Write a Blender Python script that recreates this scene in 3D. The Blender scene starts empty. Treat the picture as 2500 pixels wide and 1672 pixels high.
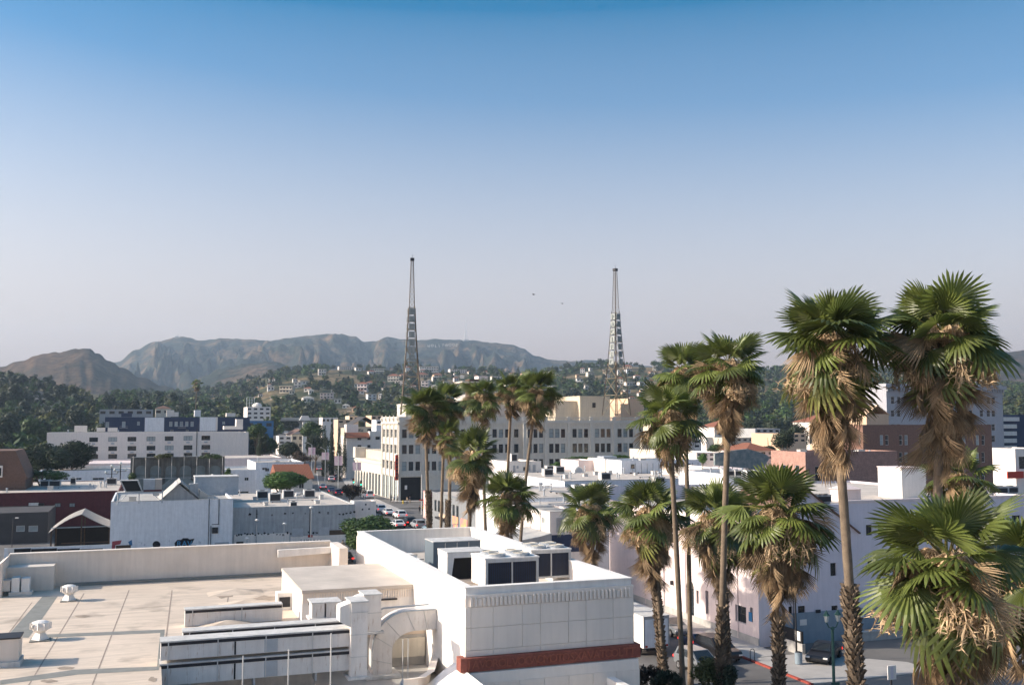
import bpy, math, random
from mathutils import Vector, Matrix
from math import sin, cos, tan, pi, radians, atan2, sqrt
SC = bpy.context.scene
COL = SC.collection
# ------------------------------------------------------------------ camera
F = 2431.0; PITCH = radians(4.56); CAMZ = 19.5          # focal length in photo pixels (2500 wide), tilt, eye height
cam = bpy.data.cameras.new('camera'); camo = bpy.data.objects.new('camera', cam); COL.objects.link(camo)
cam.sensor_width = 36; cam.lens = 36 * F / 2500; cam.clip_end = 30000; cam.clip_start = 0.5
camo.location = (0, 0, CAMZ); camo.rotation_euler = (pi / 2 + PITCH, 0, 0); SC.camera = camo
# ------------------------------------------------------------------ sky and sun
SUN_EL = radians(27); SUN_AZ = radians(262)              # clockwise from +Y: low in the west, on the left
w = bpy.data.worlds.new('World'); SC.world = w; w.use_nodes = True
nt = w.node_tree; bg = nt.nodes['Background']
sky = nt.nodes.new('ShaderNodeTexSky'); sky.sky_type = 'NISHITA'; sky.sun_disc = False
sky.sun_elevation = SUN_EL; sky.sun_rotation = SUN_AZ; sky.altitude = 100
sky.air_density = 1.0; sky.dust_density = 6.0; sky.ozone_density = 6.0
hs = nt.nodes.new('ShaderNodeHueSaturation'); hs.inputs['Hue'].default_value = .49; nt.links.new(sky.outputs[0], hs.inputs['Color'])
tcw = nt.nodes.new('ShaderNodeTexCoord'); sxw = nt.nodes.new('ShaderNodeSeparateXYZ'); nt.links.new(tcw.outputs['Generated'], sxw.inputs[0])
msw = nt.nodes.new('ShaderNodeMapRange'); nt.links.new(sxw.outputs[2], msw.inputs[0]); nt.links.new(msw.outputs[0], hs.inputs['Saturation'])   # greyer low, bluer high
msw.inputs[1].default_value = .02; msw.inputs[2].default_value = .42; msw.inputs[3].default_value = .30; msw.inputs[4].default_value = 1.9
mrw = nt.nodes.new('ShaderNodeMapRange'); nt.links.new(sxw.outputs[2], mrw.inputs[0])   # pale smog band round the whole horizon
mrw.inputs[1].default_value = .0; mrw.inputs[2].default_value = .39; mrw.inputs[3].default_value = 1.0; mrw.inputs[4].default_value = 0
pww = nt.nodes.new('ShaderNodeMath'); pww.operation = 'POWER'; pww.inputs[1].default_value = .58; nt.links.new(mrw.outputs[0], pww.inputs[0])
mxw = nt.nodes.new('ShaderNodeMix'); mxw.data_type = 'RGBA'; mxw.blend_type = 'ADD'; nt.links.new(pww.outputs[0], mxw.inputs[0]); nt.links.new(hs.outputs[0], mxw.inputs[6]); mxw.inputs[7].default_value = (1.75, 1.55, 1.75, 1)
tnw = nt.nodes.new('ShaderNodeMix'); tnw.data_type = 'RGBA'; tnw.blend_type = 'MULTIPLY'; tnw.inputs[0].default_value = 1; nt.links.new(mxw.outputs[2], tnw.inputs[6]); tnw.inputs[7].default_value = (.98, .85, .74, 1)
nt.links.new(tnw.outputs[2], bg.inputs[0]); bg.inputs[1].default_value = 0.075
sl = bpy.data.lights.new('sun', 'SUN'); sl.energy = 2.0; sl.angle = radians(0.53); sl.color = (1.0, 0.90, 0.76)
so = bpy.data.objects.new('sun', sl); COL.objects.link(so)
sd = Vector((sin(SUN_AZ) * cos(SUN_EL), cos(SUN_AZ) * cos(SUN_EL), sin(SUN_EL)))
so.rotation_euler = sd.to_track_quat('Z', 'Y').to_euler()
SC.view_settings.view_transform = 'Standard'; SC.view_settings.look = 'None'
SC.view_settings.exposure = 1.72; SC.view_settings.gamma = 1.0
SC.cycles.max_bounces = 6; SC.cycles.diffuse_bounces = 4; SC.cycles.glossy_bounces = 2
SC.cycles.transparent_max_bounces = 6; SC.cycles.volume_bounces = 0
# ------------------------------------------------------------------ photo pixel -> place
def ray(px, py):
    a = px - 1250.0; b = 836.0 - py
    return Vector((a, F * cos(PITCH) - b * sin(PITCH), F * sin(PITCH) + b * cos(PITCH)))
def at(px, py, Y):
    d = ray(px, py); return Vector((0, 0, CAMZ)) + d * (Y / d.y)
def atz(px, py, z):
    d = ray(px, py); return Vector((0, 0, CAMZ)) + d * ((z - CAMZ) / d.z)
GA = radians(20)                                          # the street grid is turned 20 degrees
def lerp_tab(tab, x):
    if x <= tab[0][0]: return tab[0][1]
    for (a, p), (b, q) in zip(tab, tab[1:]):
        if x <= b:
            t = (x - a) / (b - a); t = t * t * (3 - 2 * t); return p + (q - p) * t
    return tab[-1][1]
# ------------------------------------------------------------------ objects
class MB:
    """collects faces, builds ONE mesh object"""
    def __init__(s): s.v = []; s.f = []; s.m = []; s.mi = 0
    def quad(s, *p):
        n = len(s.v); s.v += [tuple(q) for q in p]; s.f.append(tuple(range(n, n + len(p)))); s.m.append(s.mi); return s
    def box(s, x0, x1, y0, y1, z0, z1, open_bottom=False):
        n = len(s.v)
        s.v += [(x0,y0,z0),(x1,y0,z0),(x1,y1,z0),(x0,y1,z0),(x0,y0,z1),(x1,y0,z1),(x1,y1,z1),(x0,y1,z1)]
        fs = [(4,5,6,7),(0,1,5,4),(1,2,6,5),(2,3,7,6),(3,0,4,7)] + ([] if open_bottom else [(3,2,1,0)])
        for f in fs: s.f.append(tuple(n + i for i in f)); s.m.append(s.mi)
        return s
    def cbox(s, cx, cy, cz, a, b, c): return s.box(cx-a/2, cx+a/2, cy-b/2, cy+b/2, cz-c/2, cz+c/2)
    def prism(s, poly, d0, d1, axis='y'):
        """polygon (a,b) swept along an axis"""
        def P(a, b, d): return (a, d, b) if axis == 'y' else ((d, a, b) if axis == 'x' else (a, b, d))
        n = len(poly); k = len(s.v)
        s.v += [P(a, b, d0) for a, b in poly] + [P(a, b, d1) for a, b in poly]
        s.f.append(tuple(k + i for i in range(n))[::-1]); s.f.append(tuple(k + n + i for i in range(n))); s.m += [s.mi] * 2
        for i in range(n):
            j = (i + 1) % n; s.f.append((k+i, k+j, k+n+j, k+n+i)); s.m.append(s.mi)
        return s
    def tube(s, pts, rad, n=6, cap=True):
        pts = [Vector(p) for p in pts]; k0 = len(s.v); R = rad if isinstance(rad, (list, tuple)) else [rad] * len(pts)
        for i, p in enumerate(pts):
            t = (pts[min(i+1, len(pts)-1)] - pts[max(i-1, 0)]).normalized()
            a = t.cross(Vector((0, 0, 1)) if abs(t.z) < .9 else Vector((1, 0, 0))).normalized(); b = t.cross(a)
            for j in range(n):
                an = 2 * pi * j / n; q = p + (a * cos(an) + b * sin(an)) * R[i]; s.v.append(tuple(q))
        for i in range(len(pts) - 1):
            for j in range(n):
                a0 = k0 + i*n + j; a1 = k0 + i*n + (j+1) % n
                s.f.append((a0, a1, a1 + n, a0 + n)); s.m.append(s.mi)
        if cap:
            s.f.append(tuple(k0 + j for j in range(n))[::-1]); s.f.append(tuple(k0 + (len(pts)-1)*n + j for j in range(n))); s.m += [s.mi]*2
        return s
    def bar(s, a, b, t): return s.tube([a, b], t, 4)
    def lathe(s, prof, n=12, c=(0, 0, 0)):
        k0 = len(s.v)
        for r, z in prof:
            for j in range(n): s.v.append((c[0] + r*cos(2*pi*j/n), c[1] + r*sin(2*pi*j/n), c[2] + z))
        for i in range(len(prof) - 1):
            for j in range(n):
                s.f.append((k0+i*n+j, k0+i*n+(j+1) % n, k0+(i+1)*n+(j+1) % n, k0+(i+1)*n+j)); s.m.append(s.mi)
        s.f.append(tuple(k0 + (len(prof)-1)*n + j for j in range(n))); s.m.append(s.mi)
        return s
    def mesh(s, name, mats):
        me = bpy.data.meshes.new(name); me.from_pydata(s.v, [], s.f)
        for m in (mats if isinstance(mats, (list, tuple)) else [mats]): me.materials.append(m)
        if any(s.m): me.polygons.foreach_set('material_index', s.m)
        me.update(); return me
    def build(s, name, mats, parent=None, smooth=False):
        me = s.mesh(name, mats)
        if smooth: me.polygons.foreach_set('use_smooth', [True] * len(me.polygons))
        return link(name, me, parent)
def link(name, me, parent=None, loc=None, rot=None, scale=None):
    o = bpy.data.objects.new(name, me); COL.objects.link(o)
    if parent is not None: o.parent = parent
    if loc is not None: o.location = loc
    if rot is not None: o.rotation_euler = rot
    if scale is not None: o.scale = scale if isinstance(scale, (tuple, list, Vector)) else (scale,) * 3
    return o
def tag(o, label=None, cat=None, group=None, kind=None):
    if label: o['label'] = label
    if cat: o['category'] = cat
    if group: o['group'] = group
    if kind: o['kind'] = kind
    return o
def thing(name, label, cat, loc=(0, 0, 0), rz=0, group=None):
    return tag(link(name, None, None, loc, (0, 0, rz)), label, cat, group)
def box_part(name, mat, parent, *b): return MB().box(*b).build(name, mat, parent)
# ------------------------------------------------------------------ materials
def M(name, col, rough=.85, var=.15, scale=1.5, bump=0., streak=0., metal=0., rnd=0., island=0., col2=None, detail=5, spec=.3, bscale=None, trans=0.):
    m = bpy.data.materials.new(name); m.use_nodes = True; t = m.node_tree; N = t.nodes; L = t.links.new
    b = N['Principled BSDF']; b.inputs['Roughness'].default_value = rough; b.inputs['Metallic'].default_value = metal
    b.inputs['Specular IOR Level'].default_value = spec
    tc = N.new('ShaderNodeTexCoord'); co = tc.outputs['Object']
    n = N.new('ShaderNodeTexNoise'); n.inputs['Scale'].default_value = scale; n.inputs['Detail'].default_value = detail; n.inputs['Roughness'].default_value = .62
    L(co, n.inputs['Vector'])
    mr = N.new('ShaderNodeMapRange'); mr.inputs[1].default_value = .3; mr.inputs[2].default_value = .7
    mr.inputs[3].default_value = 0; mr.inputs[4].default_value = 1; L(n.outputs['Fac'], mr.inputs[0])
    mx = N.new('ShaderNodeMix'); mx.data_type = 'RGBA'; L(mr.outputs[0], mx.inputs[0])
    c = Vector(col)
    if col2 is None: a = [max(x * (1 - var), 0) for x in c]; d = [min(x * (1 + var * .6), 1) for x in c]
    else: a = list(col2); d = list(c)
    mx.inputs[6].default_value = (*a, 1); mx.inputs[7].default_value = (*d, 1); out = mx.outputs[2]
    def mul(out, fac_sock, lo, hi):
        r = N.new('ShaderNodeMapRange'); r.inputs[3].default_value = lo; r.inputs[4].default_value = hi; L(fac_sock, r.inputs[0])
        h = N.new('ShaderNodeMix'); h.data_type = 'RGBA'; h.blend_type = 'MULTIPLY'; h.inputs[0].default_value = 1
        L(out, h.inputs[6]); cmb = N.new('ShaderNodeCombineColor')
        for i in range(3): L(r.outputs[0], cmb.inputs[i])
        L(cmb.outputs[0], h.inputs[7]); return h.outputs[2]
    if streak:
        mp = N.new('ShaderNodeMapping'); mp.inputs['Scale'].default_value = (2.2, 2.2, .16); L(co, mp.inputs[0])
        n2 = N.new('ShaderNodeTexNoise'); n2.inputs['Scale'].default_value = 1.3; n2.inputs['Detail'].default_value = 6; n2.inputs['Roughness'].default_value = .7; L(mp.outputs[0], n2.inputs['Vector'])
        r = N.new('ShaderNodeMapRange'); r.inputs[1].default_value = .36; r.inputs[2].default_value = .62; L(n2.outputs['Fac'], r.inputs[0])
        out = mul(out, r.outputs[0], 1 - streak, 1.0)
    if rnd:
        oi = N.new('ShaderNodeObjectInfo'); out = mul(out, oi.outputs['Random'], 1 - rnd, 1 + rnd * .5)
    if island:
        g = N.new('ShaderNodeNewGeometry'); out = mul(out, g.outputs['Random Per Island'], 1 - island, 1 + island * .6)
    L(out, b.inputs['Base Color'])
    if bump:
        nb = N.new('ShaderNodeTexNoise'); nb.inputs['Scale'].default_value = bscale or scale * 6; nb.inputs['Detail'].default_value = 4; L(co, nb.inputs['Vector'])
        bp = N.new('ShaderNodeBump'); bp.inputs['Strength'].default_value = bump; bp.inputs['Distance'].default_value = .02
        L(nb.outputs['Fac'], bp.inputs['Height']); L(bp.outputs[0], b.inputs['Normal'])
    if trans:
        tr = N.new('ShaderNodeBsdfTranslucent'); L(out, tr.inputs[0]); ms = N.new('ShaderNodeMixShader'); ms.inputs[0].default_value = trans
        L(b.outputs[0], ms.inputs[1]); L(tr.outputs[0], ms.inputs[2]); L(ms.outputs[0], N['Material Output'].inputs[0])
    return m
def emit(name, col, s):
    m = bpy.data.materials.new(name); m.use_nodes = True; b = m.node_tree.nodes['Principled BSDF']
    b.inputs['Base Color'].default_value = (*[c * .5 for c in col], 1); b.inputs['Emission Color'].default_value = (*col, 1); b.inputs['Emission Strength'].default_value = s
    return m
K = {}
K['white'] = M('white_stucco', (.82, .75, .68), streak=.10, var=.06, bump=.25)
K['white2'] = M('white_paint', (.80, .75, .69), var=.05, streak=.05, bump=.1)
K['whiteblue'] = M('bluish_white_render', (.82, .82, .83), var=.08, streak=.13, bump=.3)
K['cream'] = M('cream_render', (.66, .60, .50), var=.08, streak=.14)
K['beige'] = M('beige_render', (.62, .53, .40), var=.08, streak=.14)
K['peach'] = M('peach_render', (.70, .50, .34), var=.08, streak=.1)
K['pink'] = M('pink_stucco', (.76, .64, .61), var=.06, streak=.1, bump=.3)
K['lav'] = M('lavender_stucco', (.72, .66, .70), var=.05, streak=.08, bump=.3)
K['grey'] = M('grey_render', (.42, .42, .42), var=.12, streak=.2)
K['conc'] = M('concrete', (.46, .44, .41), var=.18, streak=.15, bump=.3)
K['asph'] = M('asphalt', (.15, .142, .135), var=.3, scale=.25, bump=.3, bscale=8)
K['walk'] = M('sidewalk_concrete', (.42, .39, .36), var=.15, scale=.6, bump=.2)
K['navy'] = M('navy_paint', (.035, .05, .10), var=.15, streak=.1)
K['dark'] = M('dark_metal', (.03, .03, .035), var=.2, rough=.6)
K['black'] = M('black_paint', (.012, .012, .014), var=.2, rough=.5)
K['galv'] = M('galvanised_metal', (.42, .45, .48), var=.15, rough=.5, metal=.3)
K['slate'] = M('slate_painted_metal', (.13, .16, .185), var=.15, rough=.6)
K['steelpaint'] = M('pale_painted_steel', (.62, .60, .57), var=.12, streak=.2)
K['red'] = M('terracotta_frieze', (.26, .085, .062), var=.25, scale=6, bump=.4)
K['darkred'] = M('dark_red_paint', (.11, .025, .03), var=.2, streak=.15)
K['redsign'] = M('red_sign', (.45, .05, .03), var=.1)
K['tile'] = M('clay_tile', (.25, .10, .06), var=.3, scale=4)
K['tileroof'] = M('brown_shingle', (.17, .10, .075), var=.25, scale=3, bump=.3)
K['roofw'] = M('white_roof_coating', (.54, .475, .41), var=.2, scale=.5, bump=.2)
K['roofg'] = M('grey_roof', (.42, .40, .37), var=.2, scale=.4, bump=.3)
K['roofd'] = M('dark_roof', (.07, .065, .065), var=.2, scale=.5)
K['glass'] = M('window_glass', (.018, .026, .032), rough=.12, var=.4, scale=.8, spec=.6, rnd=.5)
K['blind'] = M('window_blind', (.34, .38, .38), rough=.5, var=.15, rnd=.3)
K['frame'] = M('window_frame', (.62, .62, .60), var=.08)
K['framed'] = M('dark_window_frame', (.06, .055, .05), var=.1)
K['brick'] = M('weathered_brick', (.33, .20, .16), var=.25, scale=2.5, rnd=.3)
K['brownbrick'] = M('brown_brick', (.24, .135, .10), var=.25, scale=3, streak=.1)
K['wood'] = M('dark_wood', (.10, .065, .045), var=.25, scale=3)
K['chrome'] = M('bright_metal', (.6, .6, .6), rough=.25, metal=.9, var=.05)
K['yellow'] = M('yellow_paint', (.65, .45, .04), var=.1)
K['leaf'] = M('broad_leaf', (.060, .105, .028), var=.35, scale=.5, island=.45, rough=.6, trans=.22)
K['leafd'] = M('dark_leaf', (.036, .052, .026), var=.35, scale=.3, island=.45, rough=.65, trans=.12)
K['leafb'] = M('bright_leaf', (.075, .15, .03), var=.3, scale=.6, island=.4, rough=.55, trans=.25)
K['leaft'] = M('olive_leaf', (.10, .11, .04), var=.3, scale=.5, island=.4, trans=.2)
K['leafr'] = M('purple_brown_leaf', (.06, .042, .03), var=.3, scale=.5, island=.4, trans=.1)
K['bark'] = M('bark', (.13, .095, .07), var=.3, scale=3, bump=.5)
# ------------------------------------------------------------------ terrain
TA = [(-600,900),(-200,915),(0,938),(150,962),(250,982),(350,994),(450,1003),(600,1010),(1300,1010),(2600,1010),(3200,1010)]
TB = [(-600,915),(-200,930),(0,945),(300,975),(450,985),(520,980),(600,966),(680,946),(760,931),(850,936),(950,950),(1100,955),(1300,955),(1420,946),(1500,941),(1600,942),(1800,950),(2600,962),(3200,962)]
TC = [(-600,925),(-200,930),(0,935),(300,970),(430,966),(560,950),(640,926),(700,909),(770,899),(850,899),(930,908),(1000,903),(1100,906),(1200,912),(1300,914),(1420,903),(1500,894),(1600,898),(1700,905),(1900,908),(2200,910),(2400,944),(2600,952),(3200,952)]
def vnoise(x, y, seed=0):
    xi = math.floor(x); yi = math.floor(y); fx = x - xi; fy = y - yi
    def h(a, b):
        n = (a * 374761393 + b * 668265263 + seed * 974711) & 0xffffffff
        n = ((n ^ (n >> 13)) * 1274126177) & 0xffffffff
        return ((n ^ (n >> 16)) & 0xffff) / 65535.0
    fx = fx*fx*(3-2*fx); fy = fy*fy*(3-2*fy)
    a = h(xi, yi); b = h(xi+1, yi); c = h(xi, yi+1); d = h(xi+1, yi+1)
    return (a + (b-a)*fx) * (1-fy) + (c + (d-c)*fx) * fy
def fbm(x, y, o=4, seed=0):
    s = 0; a = .5
    for i in range(o): s += a * vnoise(x, y, seed + i * 17); x *= 2.03; y *= 2.03; a *= .5
    return s
def zpx(px, py, D): return at(px, py, D).z
def th(x, y):
    if y < 280: return 0.0
    px = 1250 + F * x / y
    if y < 820:
        za = zpx(px, lerp_tab(TA, px), 820)
        base = lerp_tab([(280, 0), (450, 4.5), (600, 9), (820, 17)], y)
        t = max(0, (y - 420) / 400.0)
        return base + (za - 17) * t ** 1.5 if t > 0 else base
    def tab(T, D): return zpx(px, lerp_tab(T, px), D)
    zA = tab(TA, 820); zB = tab(TB, 1150); zC = tab(TC, 1500)
    if y < 1150: t = (y-820)/330; z = zA + (zB-zA)*t
    elif y < 1500: t = (y-1150)/350; z = zB + (zC-zB)*t
    else: z = lerp_tab([(1500, zC), (1800, zC*.75), (2600, zC*.45)], y)
    return z + (fbm(x*.011, y*.011, 3, 5) - .45) * min(1, (y-820)/200) * 13
def hillmat(name, scrub, dry, s1, s2, thr=.5, soft=.12, bd=5.0, bs=.04):
    m = bpy.data.materials.new(name); m.use_nodes = True; t = m.node_tree; N = t.nodes; L = t.links.new
    b = N['Principled BSDF']; b.inputs['Roughness'].default_value = .95; b.inputs['Specular IOR Level'].default_value = .05
    tc = N.new('ShaderNodeTexCoord')
    def noi(s, d=6):
        n = N.new('ShaderNodeTexNoise'); n.inputs['Scale'].default_value = s; n.inputs['Detail'].default_value = d; n.inputs['Roughness'].default_value = .65; L(tc.outputs['Object'], n.inputs['Vector']); return n.outputs['Fac']
    r = N.new('ShaderNodeMapRange'); r.inputs[1].default_value = thr - soft; r.inputs[2].default_value = thr + soft; L(noi(s1), r.inputs[0])
    mx = N.new('ShaderNodeMix'); mx.data_type = 'RGBA'; L(r.outputs[0], mx.inputs[0]); mx.inputs[6].default_value = (*scrub, 1); mx.inputs[7].default_value = (*dry, 1)
    r2 = N.new('ShaderNodeMapRange'); r2.inputs[1].default_value = .35; r2.inputs[2].default_value = .65; r2.inputs[3].default_value = .40; r2.inputs[4].default_value = 1.35; L(noi(s2, 4), r2.inputs[0])
    cc = N.new('ShaderNodeCombineColor'); [L(r2.outputs[0], cc.inputs[i]) for i in range(3)]
    mu = N.new('ShaderNodeMix'); mu.data_type = 'RGBA'; mu.blend_type = 'MULTIPLY'; mu.inputs[0].default_value = 1; L(mx.outputs[2], mu.inputs[6]); L(cc.outputs[0], mu.inputs[7])
    L(mu.outputs[2], b.inputs['Base Color'])
    bp = N.new('ShaderNodeBump'); bp.inputs['Strength'].default_value = .8; bp.inputs['Distance'].default_value = bd; L(noi(bs, 6), bp.inputs['Height']); L(bp.outputs[0], b.inputs['Normal'])
    return m
def fan_mesh(name, mat, pxs, Ds, zf, kind='structure'):
    v = []; f = []; n = len(pxs)
    for D in Ds:
        for p in pxs: x = (p - 1250) / F * D; v.append((x, D, zf(x, D, p)))
    for i in range(len(Ds) - 1):
        for j in range(n - 1): a = i*n + j; f.append((a, a+1, a+n+1, a+n))
    me = bpy.data.meshes.new(name); me.from_pydata(v, [], f); me.materials.append(mat)
    me.polygons.foreach_set('use_smooth', [True] * len(f)); me.update()
    return tag(link(name, me), kind=kind)
def frange(a, b, s):
    r = []
    while a < b + 1e-6: r.append(a); a += s
    return r
g = MB(); g.quad((-6500, -280, 0), (6500, -280, 0), (6500, 40, 0), (-6500, 40, 0))
PXW = [-9000, -5000, -2500, -1200] + frange(-500, 3100, 45) + [3800, 5500, 8000, 12000]
K['hill'] = hillmat('hillside_grass', (.045, .055, .030), (.23, .17, .10), .012, .12, .53, .07, 1.0, .25)
ground = fan_mesh('ground', K['asph'], PXW, [3, 40, 120, 200, 280] + frange(310, 820, 30), lambda x, y, p: th(x, y))
tag(g.build('ground_behind', K['asph']), kind='structure').location.z = -.004
hillside = fan_mesh('hillside', K['hill'], [-5000, -2500, -1200] + frange(-500, 3100, 12) + [3800, 5500], frange(790, 1600, 15) + frange(1650, 2600, 60), lambda x, y, p: th(x, y) - (.05 if y < 820 else 0))
tag(MB().quad((-70, -60, .01), (70, -60, .01), (70, 40, .01), (-70, 40, .01)).build('bounce_pad', K['walk']), kind='structure')  # unseen pale sheet added to bounce light onto the shaded fronts
# far range with the sign, scrub hill on the left, hill at the right edge
R1 = [(-900,860),(-400,880),(0,900),(200,900),(285,884),(330,852),(375,834),(425,824),(440,821),(490,830),(540,826),(600,828),(650,832),(700,825),(750,819),(800,815),(830,815),(865,821),(890,835),(912,833),(945,822),(985,828),(1015,831),(1060,827),(1100,829),(1150,831),(1200,836),(1250,841),(1275,850),(1310,870),(1350,879),(1400,881),(1440,877),(1480,882),(1530,888),(1590,893),(1700,897),(1900,900),(2200,895),(2600,880),(3200,870)]
def ridge_z(tab, Dr, D0, D1, amp, fr, seed, pw=1.25):
    def zf(x, D, p):
        py = lerp_tab(tab, p); zr = zpx(p, py, Dr)
        wob = (fbm(p * .011, D * .0007, 3, seed) - .47)
        if D <= Dr:
            t = (D - D0) / (Dr - D0); z = 10 + (zr - 10) * t ** pw
            sp = (fbm(p * fr + wob * 9 + fbm(x*.004, D*.004, 2, seed+5)*2.2, D * .0042, 4, seed + 3) - .5)
            z += sp * amp * (sin(pi * min(1, t * 1.02)) ** .8) * (zr / 300)
            z += (fbm(x * .02, D * .02, 3, seed + 9) - .47) * 9 * (.25 + t * (1 - t) * 3)
            z += max(0, 1 - abs(t - 1) * 8) * (fbm(p * .09, 1, 2, seed) - .45) * 8
        else: z = zr * max(.2, 1 - (D - Dr) / (D1 - Dr) * .7)
        return z
    return zf
K['range'] = hillmat('chaparral', (.026, .033, .024), (.150, .098, .058), .0085, .05, .55, .07, 40.0, .014)
K['scrub'] = hillmat('dry_scrub', (.022, .022, .014), (.095, .058, .034), .0065, .06, .49, .09, 6.0, .06)
fan_mesh('mountain_range', K['range'], frange(-700, 3100, 7), frange(2400, 4200, 50) + [4300, 4500, 5000], ridge_z(R1, 4200, 2400, 5000, 260, .030, 3, 1.15))
R2 = [(-700,925),(-200,910),(0,893),(50,879),(100,863),(150,858),(190,849),(212,849),(235,861),(262,877),(300,899),(340,918),(400,940),(460,960),(540,985),(600,1000)]
fan_mesh('scrub_hill', K['scrub'], frange(-700, 600, 6), frange(1620, 2300, 25) + [2380, 2500], ridge_z(R2, 2150, 1600, 2600, 45, .03, 11, .9))
R3 = [(2150,930),(2300,885),(2400,850),(2425,847),(2450,852),(2470,857),(2500,853),(2600,842),(2900,830),(3300,840)]
fan_mesh('eastern_hill', K['scrub'], frange(2150, 3300, 9), frange(1700, 2900, 40) + [3000, 3200], ridge_z(R3, 2800, 1700, 3300, 60, .025, 21, 1.0))
R4 = [(380,1000),(440,960),(500,915),(535,898),(560,893),(600,885),(660,880),(720,893),(800,905),(900,920),(1000,960)]
fan_mesh('foothill_spur', K['range'], frange(380, 1000, 7), frange(1900, 2700, 35) + [2760, 2850], ridge_z(R4, 2650, 1850, 3000, 50, .03, 31, 1.0))
# the air
hz = MB().box(-6600, 6600, -300, 5300, -1.5, 520).build('haze', [])
hm = bpy.data.materials.new('haze_air'); hm.use_nodes = True; N = hm.node_tree.nodes; N.clear()
vo = N.new('ShaderNodeVolumePrincipled'); vo.inputs['Color'].default_value = (.62, .80, 1.0, 1); vo.inputs['Density'].default_value = .000105; vo.inputs['Anisotropy'].default_value = .2
ou = N.new('ShaderNodeOutputMaterial'); hm.node_tree.links.new(vo.outputs[0], ou.inputs['Volume'])
hz.data.materials.append(hm); tag(hz, 'pale blue summer haze over the city', 'haze', kind='stuff')
# ------------------------------------------------------------------ frames: a thing's own axes, found from photo points
class Fr:
    def __init__(s, o, ang=GA):
        s.o = Vector((o[0], o[1], 0)); s.a = ang; s.U = Vector((cos(ang), sin(ang), 0)); s.V = Vector((-sin(ang), cos(ang), 0))
    def loc(s, P): d = P - s.o; return d.dot(s.U), d.dot(s.V), d.z
    def onz(s, px, py, z): u, v, _ = s.loc(atz(px, py, z)); return u, v
    def _pl(s, px, py, ax, c):
        d = ray(px, py); C = Vector((0, 0, CAMZ)); t = (c - (C - s.o).dot(ax)) / d.dot(ax); return s.loc(C + d * t)
    def onv(s, px, py, v=0): u, _, z = s._pl(px, py, s.V, v); return u, z
    def onu(s, px, py, u=0): _, v, z = s._pl(px, py, s.U, u); return v, z
    def rv(s, x0, y0, x1, y1, v=0):          # picture rectangle on a wall facing us -> u0,u1,z0,z1
        u0, z1 = s.onv(x0, y0, v); u1, z0 = s.onv(x1, y1, v); return u0, u1, z0, z1
    def ru(s, x0, y0, x1, y1, u=0):          # the same on a wall facing left -> v0,v1,z0,z1
        v1, z1 = s.onu(x0, y0, u); v0, z0 = s.onu(x1, y1, u); return v0, v1, z0, z1
    def world(s, u, v, z=0): return s.o + s.U * u + s.V * v + Vector((0, 0, z))
def facade(mb, P, a0, a1, z0, z1, holes, dep):
    A = sorted({a0, a1} | {min(max(h[i], a0), a1) for h in holes for i in (0, 1)}); Z = sorted({z0, z1} | {min(max(h[i], z0), z1) for h in holes for i in (2, 3)})
    for i in range(len(A) - 1):
        for j in range(len(Z) - 1):
            ca = (A[i] + A[i+1]) / 2; cz = (Z[j] + Z[j+1]) / 2
            if any(h[0] < ca < h[1] and h[2] < cz < h[3] for h in holes): continue
            mb.quad(P(A[i], Z[j], 0), P(A[i+1], Z[j], 0), P(A[i+1], Z[j+1], 0), P(A[i], Z[j+1], 0))
    for h in holes:
        p, q, r, t = h[:4]
        mb.quad(P(p, r, 0), P(q, r, 0), P(q, r, dep), P(p, r, dep)); mb.quad(P(p, t, 0), P(q, t, 0), P(q, t, dep), P(p, t, dep))
        mb.quad(P(p, r, 0), P(p, t, 0), P(p, t, dep), P(p, r, dep)); mb.quad(P(q, r, 0), P(q, t, 0), P(q, t, dep), P(q, r, dep))
WC = {}
def window(parent, face, h, dep=.14, fm='frame', pm='glass', mx=1, mz=1, fw=.06, off=0, name='window'):
    """frame + pane sunk into a hole; face 'f' looks to the viewer, 'l' to the left"""
    a, b = h[1] - h[0], h[3] - h[2]; key = (round(a, 2), round(b, 2), mx, mz, fw, fm, pm)
    if key not in WC:
        m = MB(); t = .05; m.box(0, a, 0, t, 0, fw); m.box(0, a, 0, t, b-fw, b); m.box(0, fw, 0, t, fw, b-fw); m.box(a-fw, a, 0, t, fw, b-fw)
        for i in range(1, mx): m.box(a*i/mx-fw*.4, a*i/mx+fw*.4, .006, t-.006, fw, b-fw)
        for i in range(1, mz): m.box(fw, a-fw, .012, t-.012, b*i/mz-fw*.4, b*i/mz+fw*.4)
        g = MB().quad((.003, .035, .003), (a-.003, .035, .003), (a-.003, .035, b-.003), (.003, .035, b-.003))
        WC[key] = (m.mesh('window_frame', K[fm]), g.mesh('pane', K[pm]))
    fr, pn = WC[key]
    if face == 'f': o = link(name, fr, parent, (h[0], dep - .06 + off, h[2]))
    else: o = link(name, fr, parent, (dep - .06 + off, h[1], h[2]), (0, 0, -pi/2))
    link('pane', pn, o); return o
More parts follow.
